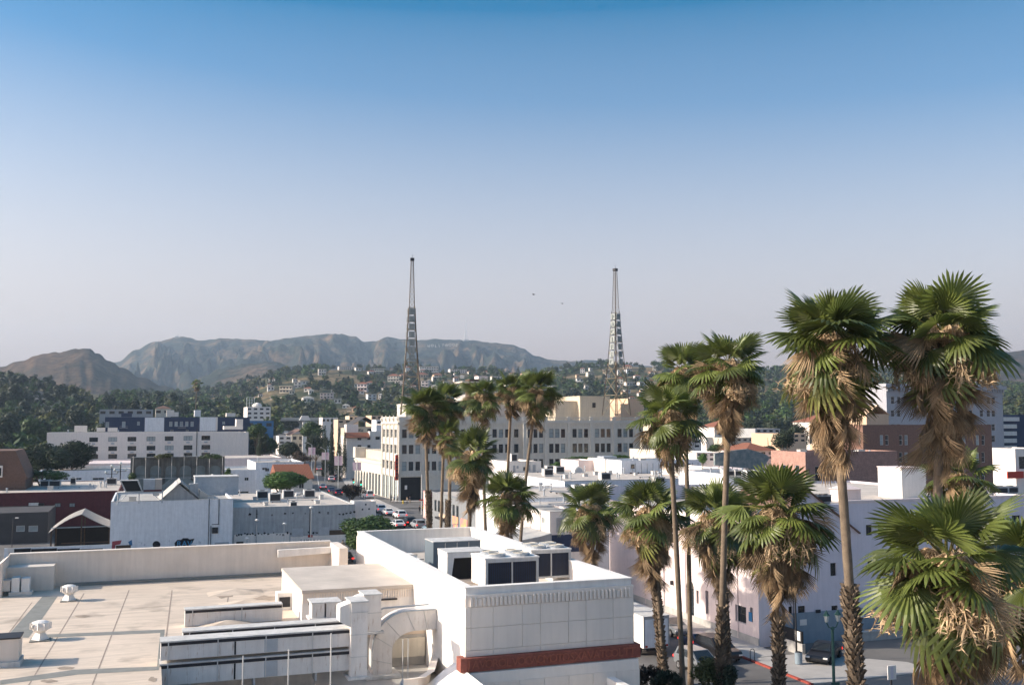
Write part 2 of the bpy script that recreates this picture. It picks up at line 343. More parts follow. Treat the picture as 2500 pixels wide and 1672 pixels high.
def shell(parent, L, W, H, front=(), left=(), par=.5, wall='white', roof='roofw', dep=.14, z0=0, thick=.25, roofpart=True):
    m = MB()
    facade(m, lambda a, z, d: (a, d, z), 0, L, z0, H, front, dep); facade(m, lambda a, z, d: (d, a, z), 0, W, z0, H, left, dep)
    m.quad((L, 0, z0), (L, W, z0), (L, W, H), (L, 0, H)); m.quad((0, W, z0), (L, W, z0), (L, W, H), (0, W, H))
    t = thick; zi = H - par
    m.quad((0, 0, H), (L, 0, H), (L-t, t, H), (t, t, H)); m.quad((L, 0, H), (L, W, H), (L-t, W-t, H), (L-t, t, H))
    m.quad((L, W, H), (0, W, H), (t, W-t, H), (L-t, W-t, H)); m.quad((0, W, H), (0, 0, H), (t, t, H), (t, W-t, H))
    m.quad((t, t, zi), (L-t, t, zi), (L-t, t, H), (t, t, H)); m.quad((t, W-t, zi), (L-t, W-t, zi), (L-t, W-t, H), (t, W-t, H))
    m.quad((t, t, zi), (t, W-t, zi), (t, W-t, H), (t, t, H)); m.quad((L-t, t, zi), (L-t, W-t, zi), (L-t, W-t, H), (L-t, t, H))
    wo = m.build('wall', K[wall], parent)
    if roofpart: MB().quad((t, t, zi), (L-t, t, zi), (L-t, W-t, zi), (t, W-t, zi)).build('roof', K[roof], parent)
    return wo
def hvac(label, P, rz=GA, w=1.6, d=1.4, h=1.1, kind='box', group=None, body='steelpaint'):
    """packaged rooftop unit: cabinet, dark coil, fan guard, curb"""
    t = thing('rooftop_air_conditioner', label, 'air conditioner', P, rz, group)
    box_part('curb', K['galv'], t, -w*.42, w*.42, .08, d-.08, 0, .12)
    b = MB().box(-w/2, w/2, 0, d, .12, h); b.box(-w/2-.03, w/2+.03, -.03, d+.03, h, h+.05); b.build('cabinet', K[body], t)
    box_part('coil', K['dark'], t, -w*.42, w*.42, -.012, .02, .3 if h > .8 else .2, h-.12)
    f = MB(); f.lathe([(w*.24, 0), (w*.24, .06), (w*.2, .06), (w*.2, .02)], 12, (0, d/2, h+.05)); f.build('fan_guard', K['dark'], t)
    if kind == 'duct': MB().box(-w*.3, w*.3, d, d+.8, .15, h*.7).build('duct', K['galv'], t)
    return t
# ------------------------------------------------------------------ foreground theatre block
FG = Fr((-1.94, 42.0))
K['wallw'] = M('theatre_white_paint', (.83, .785, .73), var=.06, streak=.13, bump=.25, scale=.6)  # plain white theatre paint with dirt streaks, same on every face
K['panelw'] = M('theatre_panel', (.84, .745, .65), var=.06, streak=.07, bump=.12, scale=.7)
# roof sheet with seams, puddle stains and grey walk strips
def roofmat():
    m = M('torch_down_roof', (.66, .545, .435), var=.10, scale=.35, bump=.3, streak=0); t = m.node_tree; N = t.nodes; L = t.links.new
    b = N['Principled BSDF']; src = b.inputs['Base Color'].links[0].from_socket; tc = N.new('ShaderNodeTexCoord')
    mp = N.new('ShaderNodeMapping'); mp.inputs['Scale'].default_value = (.22, 2.2, 1); L(tc.outputs['Object'], mp.inputs[0])
    n = N.new('ShaderNodeTexNoise'); n.inputs['Scale'].default_value = 1.5; n.inputs['Detail'].default_value = 7; n.inputs['Roughness'].default_value = .7; L(mp.outputs[0], n.inputs['Vector'])
    r = N.new('ShaderNodeMapRange'); r.inputs[1].default_value = .35; r.inputs[2].default_value = .65; r.inputs[3].default_value = .82; r.inputs[4].default_value = 1.06; L(n.outputs['Fac'], r.inputs[0])
    n2 = N.new('ShaderNodeTexNoise'); n2.inputs['Scale'].default_value = .55; n2.inputs['Detail'].default_value = 3; L(tc.outputs['Object'], n2.inputs['Vector'])
    r2 = N.new('ShaderNodeMapRange'); r2.inputs[1].default_value = .56; r2.inputs[2].default_value = .72; r2.inputs[3].default_value = 1; r2.inputs[4].default_value = .66; L(n2.outputs['Fac'], r2.inputs[0])
    mm = N.new('ShaderNodeMath'); mm.operation = 'MULTIPLY'; L(r.outputs[0], mm.inputs[0]); L(r2.outputs[0], mm.inputs[1])
    cc = N.new('ShaderNodeCombineColor'); [L(mm.outputs[0], cc.inputs[i]) for i in range(3)]
    mu = N.new('ShaderNodeMix'); mu.data_type = 'RGBA'; mu.blend_type = 'MULTIPLY'; mu.inputs[0].default_value = 1; L(src, mu.inputs[6]); L(cc.outputs[0], mu.inputs[7]); L(mu.outputs[2], b.inputs['Base Color'])
    return m
K['roofmain'] = roofmat()
K['walkpad'] = M('grey_walk_strip', (.235, .235, .215), var=.18, scale=2)
K['seam'] = M('seam_sealant', (.34, .27, .22), var=.3, scale=3)
K['stain'] = M('dried_puddle', (.36, .29, .225), var=.35, scale=3)
def rustmat():
    m = M('painted_duct_metal', (.74, .69, .64), var=.10, scale=1.2, streak=.10); t = m.node_tree; N = t.nodes; L = t.links.new
    b = N['Principled BSDF']; src = b.inputs['Base Color'].links[0].from_socket; tc = N.new('ShaderNodeTexCoord')
    mp = N.new('ShaderNodeMapping'); mp.inputs['Scale'].default_value = (3.2, 3.2, .42); L(tc.outputs['Object'], mp.inputs[0])
    n = N.new('ShaderNodeTexNoise'); n.inputs['Scale'].default_value = 2.6; n.inputs['Detail'].default_value = 6; n.inputs['Roughness'].default_value = .75; L(mp.outputs[0], n.inputs['Vector'])
    r = N.new('ShaderNodeMapRange'); r.inputs[1].default_value = .57; r.inputs[2].default_value = .74; L(n.outputs['Fac'], r.inputs[0])
    mu = N.new('ShaderNodeMix'); mu.data_type = 'RGBA'; L(r.outputs[0], mu.inputs[0]); L(src, mu.inputs[6]); mu.inputs[7].default_value = (.30, .15, .055, 1); L(mu.outputs[2], b.inputs['Base Color'])
    return m
K['duct'] = rustmat()
TH = thing('theatre_building', 'white flat-roofed theatre block with red lettered frieze and broad cream roof in the foreground', 'building', (FG.o.x, FG.o.y, 0), GA)
ZB = 12.6; BL = 7.75; BW = 23.0                            # raised stage house: front length, depth
zl = FG.onv(1138, 1452, 0)[1]
def zf(y): return FG.onv(1138, y, 0)[1]
z_par0, z_dt, z_db, z_j1, z_j2, z_f1, z_f0 = zf(1452), zf(1463), zf(1481), zf(1533), zf(1588), zf(1603), zf(1637)
# stage house walls (parapet set back a little above a ledge)
m = MB(); t = .3; zi = 11.25
m.box(-.02, BL+.02, 0, BW, z_f0, z_par0)
m.quad((.05, .08, z_par0), (BL-.05, .08, z_par0), (BL-.05, .08, ZB), (.05, .08, ZB)); m.quad((.05, .08, z_par0), (.05, BW-.05, z_par0), (.05, BW-.05, ZB), (.05, .08, ZB))
m.quad((BL-.05, .08, z_par0), (BL-.05, BW-.05, z_par0), (BL-.05, BW-.05, ZB), (BL-.05, .08, ZB)); m.quad((.05, BW-.05, z_par0), (BL-.05, BW-.05, z_par0), (BL-.05, BW-.05, ZB), (.05, BW-.05, ZB))
a, b, c, d = .05, BL-.05, .08, BW-.05
m2 = MB()
m2.quad((a, c, ZB), (b, c, ZB), (b-t, c+t, ZB), (a+t, c+t, ZB)); m2.quad((b, c, ZB), (b, d, ZB), (b-t, d-t, ZB), (b-t, c+t, ZB)); m2.quad((b, d, ZB), (a, d, ZB), (a+t, d-t, ZB), (b-t, d-t, ZB)); m2.quad((a, d, ZB), (a, c, ZB), (a+t, c+t, ZB), (a+t, d-t, ZB))
m2.quad((a+t, c+t, zi), (b-t, c+t, zi), (b-t, c+t, ZB), (a+t, c+t, ZB)); m2.quad((a+t, d-t, zi), (b-t, d-t, zi), (b-t, d-t, ZB), (a+t, d-t, ZB)); m2.quad((a+t, c+t, zi), (a+t, d-t, zi), (a+t, d-t, ZB), (a+t, c+t, ZB)); m2.quad((b-t, c+t, zi), (b-t, d-t, zi), (b-t, d-t, ZB), (b-t, c+t, ZB))
# the flat top of the lower body shows only as a ledge: cut it away above the roof line by using four thin rims
m.v = []; m.f = []; m.m = []
for (p, q, r, s_) in ((0, BL, 0, .35), (0, BL, BW-.35, BW), (0, .35, .35, BW-.35), (BL-.35, BL, .35, BW-.35)): m.box(p, q, r, s_, z_f0, z_par0)
for (p, q, r, s_) in ((a, b, c, c+t), (a, b, d-t, d), (a, a+t, c+t, d-t), (b-t, b, c+t, d-t)): m.box(p, q, r, s_, z_par0+.001, ZB)
m.build('stage_house_wall', K['wallw'], TH)
MB().quad((a+t, c+t, zi), (b-t, c+t, zi), (b-t, d-t, zi), (a+t, d-t, zi)).build('stage_house_roof', K['roofw'], TH)
cp = MB()
for (p, q, r, s_) in ((a-.04, b+.04, c-.04, c+t+.04), (a-.04, b+.04, d-t-.04, d+.04), (a-.04, a+t+.04, c+t+.045, d-t-.045), (b-t-.04, b+.04, c+t+.045, d-t-.045)): cp.box(p, q, r, s_, ZB+.002, ZB+.05)
cp.build('parapet_coping', K['wallw'], TH)
# stone panels on the front, each a slab with recessed joints
cols = [0] + [FG.onv(x, 1520, 0)[0] for x in (1149, 1203, 1274, 1318, 1387, 1430, 1496, 1545)] + [BL]
rows = [(z_j1, z_db-.03), (z_j2, z_j1), (z_f1+.0, z_j2)]
for j, (r0, r1) in enumerate(rows):
    for i in range(len(cols) - 1):
        if j == 2 and i % 2: continue
        e = cols[min(i + (2 if j == 2 else 1), len(cols)-1)]
        box_part('panel', K['panelw'], TH, cols[i]+.008, e-.008, -.045, .0, r0+.008, r1-.008)
box_part('upper_band', K['panelw'], TH, 0, BL, -.046, 0, z_dt+.05, z_par0-.004)
u = .25; k = 0
den = MB().box(-.055, .055, -.09, 0, 0, z_dt - z_db).lathe([(.055, 0), (.05, .05), (.0, .08)], 8, (0, -.035, z_dt - z_db)).mesh('dentil', K['panelw'])
while u < BL - .1:
    if k not in (2, 14, 25, 36): link('dentil', den, TH, (u, -.01, z_db))
    else: box_part('dentil_block', K['panelw'], TH, u-.08, u+.08, -.07, 0, z_db, z_dt)
    u += .187; k += 1
box_part('dentil_backing', K['panelw'], TH, 0, BL, -.012, 0, z_db-.03, z_dt+.05)
# frieze and its raised letters
fz = MB().box(-.26, BL+.2, -.26, .35, z_f0, z_f1-.01).build('frieze', K['red'], TH)
def text_mesh(body, size, ext, name, mat, align='CENTER'):
    cu = bpy.data.curves.new(name, 'FONT'); cu.body = body; cu.size = size; cu.extrude = ext; cu.align_x = align; cu.resolution_u = 2
    o = bpy.data.objects.new(name, cu); COL.objects.link(o); dg = bpy.context.evaluated_depsgraph_get()
    me = bpy.data.meshes.new_from_object(o.evaluated_get(dg)); bpy.data.objects.remove(o); me.materials.clear(); me.materials.append(mat); return me
K['redlet'] = M('frieze_letter', (.36, .12, .075), var=.25, scale=8)
for i, ch in enumerate('JAVOROLVOCWOMOTOSXAVATOOLTT'):
    link('frieze_letter', text_mesh(ch, .48, .02, 'frieze_letter', K['redlet']), fz, (.1 + i * .287, -.275, z_f0 + .12), (pi/2, 0, 0))
# lower body, battered ledge
lb = MB(); z2 = z_f0 - .42
lb.prism([(-.02, z_f0-.001), (-.34, z_f0-.05), (-.40, z2), (-.40, 0), (1.2, 0), (1.2, z_f0-.001)], -.05, BL+.05, 'x')
lb.build('plinth_wall', K['panelw'], TH)
box_part('stage_house_base', K['wallw'], TH, 0, BL, 1.2, BW, 0, z_f0-.002)
for i in range(7):
    for zz in ((7.0, z2-.03), (5.0, 6.98), (3, 4.98)): box_part('panel', K['panelw'], TH, .02 + i*1.115, 1.115 + i*1.115, -.44, -.401, zz[0], zz[1])
MB().box(0, .35, -5.2, -.44, 0, 8.6).build('wing_wall', K['wallw'], TH).location.x = FG.onv(1483, 1660, -.5)[0]
# penthouse against the left side of the stage house
zp = 11.5
pu0, pv0 = FG.onz(738, 1440, zp); pv1 = FG.onz(695, 1386, zp)[1]
ph = MB(); ph.box(pu0, -.003, pv0, pv1, 10.01, zp - .16); ph.build('penthouse_wall', K['wallw'], TH)
box_part('penthouse_roof', K['roofw'], TH, pu0-.03, -.002, pv0-.14, pv1+.1, zp-.157, zp)
zc0 = FG.onv(760, 1470, pv0)[1]
for i in range(44):
    w_ = (-.05 - pu0) / 44; box_part('siding_rib', K['panelw'], TH, pu0 + i*w_ + .015, pu0 + i*w_ + w_*.62, pv0-.05, pv0-.002, zc0, zp-.2)
box_part('shadow_strip', K['dark'], TH, pu0+.3, -.8, pv0-.12, pv0-.052, zc0-.10, zc0-.02)  # dark strip drawn in place of shade below the siding ribs
uu, vv = pu0 - .75, (pv0+pv1)*.5
MB().box(uu, pu0-.002, vv-.4, vv+.4, 10.0, 10.85).build('side_hatch', K['wallw'], TH)
box_part('louvre', K['dark'], TH, uu+.1, pu0-.1, vv-.415, vv-.402, 10.15, 10.65)
# main roof: left part and the part behind the duct pit
PU = FG.onz(392, 1600, 10.0)[0]; RV1 = FG.onz(700, 1402, 10)[1]; RV1b = RV1
PV = 3.1
rm = MB(); rm.box(-60, PU, -30, RV1, 9.6, 10.0); rm.box(PU+.0005, -5.6, PV+.4, RV1, 9.6, 10.0); rm.box(-5.5995, -.002, 6.2, RV1, 9.6, 10.0)
rm.build('main_roof', K['roofmain'], TH)
box_part('roof_body', K['conc'], TH, -60, -5.61, PV+.42, RV1-.02, 0, 9.59); box_part('roof_body', K['conc'], TH, -5.6, -.01, 6.22, RV1-.02, 0, 9.59)
box_part('roof_body', K['conc'], TH, -60, PU-.01, -30, PV+.40, 0, 9.59)
box_part('pit_floor', K['roofg'], TH, PU, -5.605, -12, PV+.41, 0, 8.2); box_part('pit_floor', K['roofg'], TH, -5.604, -.01, -12, 6.21, 0, 8.2)
# rear parapet wall with its sloped ends
zt = 11.9; uL = FG.onv(24, 1357, RV1)[0]; uR = FG.onv(806, 1323, RV1)[0]
K['parw'] = M('parapet_paint', (.72, .64, .56), var=.07, streak=.10, bump=.2, scale=.8)
pr = MB(); pr.box(uL, uR, RV1+.003, RV1+.45, 8, zt); pr.box(uL-.05, uR+.05, RV1-.05, RV1+.5, zt+.002, zt+.07)
pr.box(uR-.03, uR+.5, RV1-3.4, RV1+.0, 9, zt); pr.prism([(uL-.9, 10), (uL-.002, 10), (uL-.002, zt), (uL-.4, zt-.3), (uL-.9, zt-.9)], RV1-3, RV1+.4)
pr.build('rear_parapet', K['parw'], TH)
box_part('cant_strip', K['walkpad'], TH, uL+3, uR-.2, RV1-.32, RV1+.0, 10.004, 10.16)
q0, q1, q2, q3 = FG.rv(28, 1392, 130, 1432, RV1-1.3); box_part('end_box', K['parw'], TH, uL, q1, RV1-1.3, RV1+.001, 9.9, zt-.55)
MB().prism([(uR-3.3, zt-.75), (uR-.03, zt-.62), (uR-.03, zt-.25), (uR-3.3, zt-.3)], RV1-.55, RV1-.25).build('sloped_rail', K['wallw'], TH)
box_part('corner_pier', K['red'], TH, uR+.51, uR+.9, RV1-.4, RV1+.4, 8, zt-.5)
# seams, walk strips, stains on the sheet roof
def sheet(name, mat, pts, z): return MB().quad(*[(*FG.onz(x, y, 10.0), z) for x, y in pts]).build(name, K[mat], TH)
for (xa, ya, xb, yb, w_) in ((315,1440,225,1672,2), (205,1448,70,1672,2), (420,1440,405,1560,2), (78,1470,10,1560,2), (560,1440,552,1490,2)):
    sheet('roof_seam', 'seam', [(xa-w_*.6, ya), (xa+w_*.6, ya), (xb+w_, yb), (xb-w_, yb)], 10.004)
sheet('walk_strip', 'walkpad', [(104,1455),(141,1455),(70,1556),(14,1556)], 10.004)
sheet('walk_strip', 'walkpad', [(90,1549),(402,1536),(400,1544),(80,1557)], 10.006)
sheet('walk_strip', 'walkpad', [(0,1660),(180,1634),(388,1626),(388,1635),(190,1646),(0,1671)], 10.006)
sheet('walk_strip', 'walkpad', [(392,1537),(402,1536),(392,1628),(383,1628)], 10.008)
rnd = random.Random(4)
for (cx, cy, rx, ry) in ((201,1504,20,3.5), (160,1630,22,4), (372,1658,11,6), (545,1452,26,8), (650,1460,30,7), (120,1662,20,4)):
    pts = [(cx + rx*cos(2*pi*i/14)*rnd.uniform(.75, 1.15), cy + ry*sin(2*pi*i/14)*rnd.uniform(.7, 1.15)) for i in range(14)]
    sheet('puddle_stain', 'stain', pts, 10.010)
# low canvas-like roof crickets
for (cx, cy, w_, d_, h_) in ((575,1447,3.0,1.5,.26), (598,1474,2.6,1.3,.24), (556,1528,2.6,1.3,.3)):
    u, v = FG.onz(cx, cy, 10); q = MB()
    for A, B in (((-1,-1),(1,-1)), ((1,-1),(1,1)), ((1,1),(-1,1)), ((-1,1),(-1,-1))): q.quad((u+A[0]*w_/2, v+A[1]*d_/2, 10.003), (u+B[0]*w_/2, v+B[1]*d_/2, 10.003), (u, v, 10+h_))
    q.build('roof_cricket', K['roofmain'], TH)
# ---- ducts: things of their own on the roof
def ductbank(name, label, v, d, px0, y0a, y0b, px1, sup=True):
    u0, z1 = FG.onv(px0, y0a, v); z0 = FG.onv(px0, y0b, v)[1]; u1 = FG.onv(px1, y0a - .069*(px1-px0), v)[0]
    t = thing(name, label, 'duct', FG.world(u0, v, z0), GA); L_ = u1 - u0; h = z1 - z0
    box_part('duct_body', K['duct'], t, 0, L_, 0, d, 0, h)
    box_part('top_lip', K['steelpaint'], t, -.03, L_, -.035, d+.03, h+.002, h+.055)
    box_part('shadow_band', K['dark'], t, .02, L_-.03, -.02, -.004, h-.13, h-.012)  # dark strip on the duct face imitates a shadow gap
    n = max(2, int(L_ / 1.55))
    for i in range(n): box_part('flange', K['steelpaint'], t, L_*(i+.15)/n - .02, L_*(i+.15)/n + .02, -.028, d+.02, -.01, h+.03)
    if sup:
        for i in range(3): x = L_*(.15+.33*i); box_part('support', K['galv'], t, x-.04, x+.04, .1, d-.1, -.34, -.001)
    return t, L_, h
d1, L1, h1 = ductbank('roof_duct', 'rust-streaked white duct, upper of the stacked pair on the theatre roof', 1.9, .9, 393, 1569, 1612, 857, False)
d2, L2, h2 = ductbank('roof_duct', 'lower duct of the stacked rust-streaked pair above the roof pit', 1.9, .9, 391, 1624, 1674, 857)
for t_, L_, h_ in ((d1, L1, h1), (d2, L2, h2)):
    box_part('grey_patch', K['galv'], t_, L_*.53, L_*.60, -.012, -.003, .02, h_-.15); box_part('dark_slot', K['black'], t_, L_*.372, L_*.381, -.012, -.003, .02, h_-.14)
d3, L3, h3 = ductbank('roof_duct', 'narrow duct just behind the stacked rusty ducts', 3.35, .7, 447, 1544, 1566, 852)
d4, L4, h4 = ductbank('roof_duct', 'weathered low duct farthest back, beside the roof crickets', FG.onz(452, 1530, 10)[1], .6, 452, 1490, 1529, 690, False)
# vertical risers
def riser(label, v, x0, y0, x1, y1, d, lip=True):
    u0, u1, z0, z1 = FG.rv(x0, y0, x1, y1, v); z0 = max(z0, 8.21)
    t = thing('duct_riser', label, 'duct', FG.world(u0, v, z0), GA); a, h = u1-u0, z1-z0
    MB().prism([(0, 0), (a, 0), (a, h), (0, h)], 0, d).build('riser_body', K['duct'], t)
    for i in range(1, int(h/.9)+1): box_part('flange', K['steelpaint'], t, -.02, a+.02, -.02, d+.02, i*.9-.015, i*.9+.015)
    box_part('cap', K['steelpaint'], t, -.04, a+.04, -.04, d+.35, h+.001, h+.06)
    if lip: MB().prism([(-.45, h-.75), (-.002, h-1.0), (-.002, h-.002), (-.45, h-.15)], .1, d-.05).build('side_hood', K['wallw'], t)
    box_part('base_flange', K['steelpaint'], t, -.12, a+.12, -.12, d+.1, 0, .10)
    return t
riser('tall white duct riser at the right end of the stacked ducts', 1.55, 858, 1472, 896, 1655, .95)
riser('shorter white riser behind the tall one, against the penthouse front', 4.1, 890, 1454, 930, 1545, .9)
riser('stubby square duct box, left of the pair below the penthouse eaves', 4.9, 762, 1474, 792, 1512, .8, False)
riser('stubby square duct box, right of the pair below the penthouse eaves', 4.9, 797, 1472, 832, 1511, .8, False)
# curved elbow duct that runs into the stage-house wall
ev = 4.3; E = thing('elbow_duct', 'big curved white duct arching into the side of the stage house', 'duct', FG.world(0, ev, 8.2), GA)
cxu, cz = FG.onv(1000, 1580, ev); xo = FG.onv(911, 1580, ev)[0]; xi = FG.onv(957, 1580, ev)[0]; zo = FG.onv(1000, 1491, ev)[1]; zin = FG.onv(1000, 1540, ev)[1]
outer = [(xo, 8.21)] + [(cxu - (cxu-xo)*cos(pi/2*i/10), cz + (zo-cz)*sin(pi/2*i/10)) for i in range(11)] + [(-.01, zo)]
inner = [(-.01, zin), (cxu+.25, zin)] + [(cxu+.25 - (cxu+.25-xi)*sin(pi/2*i/8), zin - (zin-cz+.1)*(1-cos(pi/2*i/8))) for i in range(1, 9)] + [(xi, 8.21)]
path = outer + inner; mb = MB(); dd = .9; zo8 = lambda p: (p[0], p[1]-8.2)
n1 = len(outer); n2 = len(inner)
A = [zo8(p) for p in outer]; Bq = [zo8(p) for p in inner[::-1]]
def resample(pl, n):
    ls = [0]
    for p, q in zip(pl, pl[1:]): ls.append(ls[-1] + math.dist(p, q))
    out = []
    for i in range(n):
        s_ = ls[-1]*i/(n-1)
        for k in range(len(pl)-1):
            if s_ <= ls[k+1] + 1e-9: t_ = (s_-ls[k])/max(1e-9, ls[k+1]-ls[k]); out.append((pl[k][0]+(pl[k+1][0]-pl[k][0])*t_, pl[k][1]+(pl[k+1][1]-pl[k][1])*t_)); break
    return out
A = resample(A, 26); Bq = resample(Bq, 26)
for i in range(25):
    p, q, r, s_ = A[i], A[i+1], Bq[i+1], Bq[i]
    for y in (0, dd): mb.quad((p[0], y, p[1]), (q[0], y, q[1]), (r[0], y, r[1]), (s_[0], y, s_[1]))
    mb.quad((p[0], 0, p[1]), (q[0], 0, q[1]), (q[0], dd, q[1]), (p[0], dd, p[1])); mb.quad((s_[0], 0, s_[1]), (r[0], 0, r[1]), (r[0], dd, r[1]), (s_[0], dd, s_[1]))
mb.build('duct_body', K['duct'], E)
for i in (4, 9, 13, 18, 22): MB().bar((A[i][0], -.012, A[i][1]), (Bq[i][0], -.012, Bq[i][1]), .014).build('flange', K['steelpaint'], E)
MB().tube([(p[0]-.06, -.03, p[1]+.02) for p in A[2:]], .035, 6).build('conduit', K['galv'], E)
MB().tube([(A[3][0]-.28, .1, .3), (A[3][0]-.28, .1, 2.2), (A[3][0]-.1, .15, 2.75), (A[3][0]+.5, .2, 3.0), (-.3, .3, 3.02)], .04, 6).build('conduit', K['galv'], E)
box_part('base_flange', K['steelpaint'], E, xo-.35, xi+.35, -.3, dd+.2, .01, .16)
# things behind the elbow: pit wall panel, guy rods, curved curb
box_part('pit_panel', K['cream'], TH, cxu-.45, cxu+1.2, 6.08, 6.19, 8.6, 9.45)
for (x, yb) in ((996, 1630), (983, 1632)):
    u, z = FG.onv(x, yb, 2.6); r_ = thing('guy_rod', 'thin steel rod with cone foot inside the duct arch, %s one' % ('right' if x > 990 else 'left'), 'rod', FG.world(u, 2.6, 8.2), GA)
    MB().tube([(0, 0, .2), (0, 0, 2.0)], .022, 6).build('rod', K['steelpaint'], r_); MB().lathe([(.2, 0), (.03, .3)], 10).build('cone_foot', K['galv'], r_)
for (x, w1) in ((594, 'leftmost'), (705, 'middle'), (808, 'rightmost')):
    u, z = FG.onv(x, 1580, .9); r_ = thing('guy_rod', 'tall thin steel rod standing before the stacked ducts, %s of three' % w1, 'rod', FG.world(u, .9, 8.2), GA)
    MB().tube([(0, 0, .2), (0, 0, FG.onv(x, {594: 1600, 705: 1584, 808: 1545}[x], .9)[1]-8.2)], .03, 6).build('rod', K['steelpaint'], r_); MB().lathe([(.26, 0), (.04, .42)], 10).build('cone_foot', K['galv'], r_)
cb = MB()
cpts = [FG.onz(x, y, 8.9) for x, y in ((1030, 1540), (1052, 1562), (1055, 1600), (1043, 1640), (1020, 1655), (985, 1660))]
for (p, q) in zip(cpts, cpts[1:]):
    cb.quad((*p, 8.2), (*q, 8.2), (*q, 8.95), (*p, 8.95)); cb.quad((*p, 8.95), (*q, 8.95), (q[0]+.3, q[1]-.1, 8.95), (p[0]+.3, p[1]-.1, 8.95))
cb.build('well_curb', K['panelw'], TH)
fl = MB(); fl.prism([(-1.9, 8.21), (-.003, 8.21), (-.003, 9.3), (-.5, 9.0), (-1.1, 8.55)], -9, 1.5); fl.build('flared_footing', K['wallw'], TH)
# rooftop turbine vents
for (x, y, lab) in ((168, 1466, 'white turbine roof vent nearest the rear parapet'), (98, 1562, 'white turbine roof vent farther forward, beside the grey walk strip')):
    P = atz(x, y, 10.0); t = thing('turbine_vent', lab, 'vent', (P.x, P.y, 10.0), GA)
    box_part('base', K['walkpad'], t, -.4, .4, -.4, .4, 0, .05)
    MB().lathe([(.36, .05), (.2, .32), (.2, .4)], 4).build('flashing', K['wallw'], t)
    MB().lathe([(.2, .36), (.34, .46), (.38, .62), (.34, .78), (.2, .84), (.05, .86)], 14).build('turbine_head', K['wallw'], t)
    for i in range(10):
        an = 2*pi*i/10; MB().quad((.36*cos(an), .36*sin(an), .47), (.44*cos(an+.15), .44*sin(an+.15), .5), (.44*cos(an+.15), .44*sin(an+.15), .76), (.36*cos(an), .36*sin(an), .78)).build('vane', K['wallw'], t)
P = atz(28, 1436+20, 10.0)
t = thing('roof_duct_stub', 'rusty short roof duct with white end box at the far left of the roof', 'duct', (P.x-1.2, P.y, 10.0), GA)
box_part('duct_body', K['duct'], t, -3, 1.0, 0, .6, .25, .8); box_part('top_lip', K['steelpaint'], t, -3, 1.05, -.04, .64, .802, .85)
for i in range(2): box_part('end_box', K['wallw'], t, 1.06+i*.5, 1.46+i*.5, -.05, .6, .18, .95-.05*i)
box_part('curb', K['parw'], t, .95, 2.1, -.15, .75, 0, .179); box_part('curb', K['parw'], t, -2.6, -1.9, -.15, .75, 0, .249)
P = atz(-22, 1630, 10.0)
t = thing('roof_curb_box', 'grey sheet-metal box at the lower left edge of the roof', 'duct', (P.x, P.y, 10.0), GA)
box_part('box_body', K['parw'], t, -1, .95, 0, 1.1, .2, 1.05); box_part('lid', K['dark'], t, -1, 1.0, -.03, 1.13, 1.052, 1.10); box_part('curb', K['steelpaint'], t, -1, 1.02, -.12, 1.2, 0, .199)
# condensers and ducts on the stage house
def condenser(label, px0, px1, ytop, ybot, v, d, zb, fans):
    u0, u1, z0, z1 = FG.rv(px0, ytop, px1, ybot, v); t = thing('condenser_unit', label, 'air conditioner', FG.world(u0, v, zi), GA, 'condensers on the stage house')
    a = u1 - u0; h = z1 - zi; z0 = zb
    box_part('cabinet', K['wallw'], t, 0, a, .06, d, z0, h-.06)
    fr = MB(); [fr.box(p, q, -.02, .058, z0, h-.06) for p, q in ((0, .12), (a/2-.03, a/2+.03), (a-.12, a))]; fr.box(.121, a-.121, -.02, .058, h-.2, h-.061); fr.box(.121, a-.121, -.02, .058, z0, z0+.1); fr.build('front_frame', K['steelpaint'], t)
    for k in range(2):
        c = box_part('coil', K['dark'], t, .125+k*(a/2-.09), a/2-.035+k*(a/2-.09), .01, .057, z0+.105, h-.205)
        for i in range(12): x = .15 + k*(a/2-.09) + i*(a/2-.2)/12; box_part('coil_fin', K['navy'], c, x, x+.02, -.004, .009, z0+.11, h-.21)
    box_part('top_panel', K['wallw'], t, -.03, a+.03, -.03, d+.03, h-.059, h)
    for i in range(fans):
        for j in range(2):
            x = a*(.27+.46*(i % 2)); y = d*(.27+.46*j)
            g_ = MB().lathe([(.42, 0), (.44, .12), (.36, .12), (.34, .03)], 16, (x, y, h+.001)).build('fan_shroud', K['galv'], t)
            b_ = MB()
            for q in range(5): an = q*2*pi/5; b_.quad((x+.05*cos(an), y+.05*sin(an), h+.05), (x+.33*cos(an), y+.33*sin(an), h+.04), (x+.33*cos(an+.6), y+.33*sin(an+.6), h+.09), (x+.05*cos(an+.9), y+.05*sin(an+.9), h+.07))
            b_.build('fan_blade', K['dark'], g_)
            for rr in (.14, .24, .34): MB().tube([(x+rr*cos(2*pi*q/16), y+rr*sin(2*pi*q/16), h+.13) for q in range(17)], .012, 4, False).build('guard_ring', K['cream'], g_)
    for p, q in ((.02, .1), (a-.1, a-.02)):
        for r in (.1, d-.2): box_part('leg', K['galv'], t, p, q, r, r+.1, 0, z0-.001)
    return t
condenser('front white condenser with two dark ribbed coil panels facing us', 1185, 1315, 1363, 1424, 2.2, 2.0, .35, 2)
condenser('rear condenser, partly hidden behind the front one, raised on a beige stand', 1297, 1394, 1342, 1403, 6.3, 2.3, .55, 2)
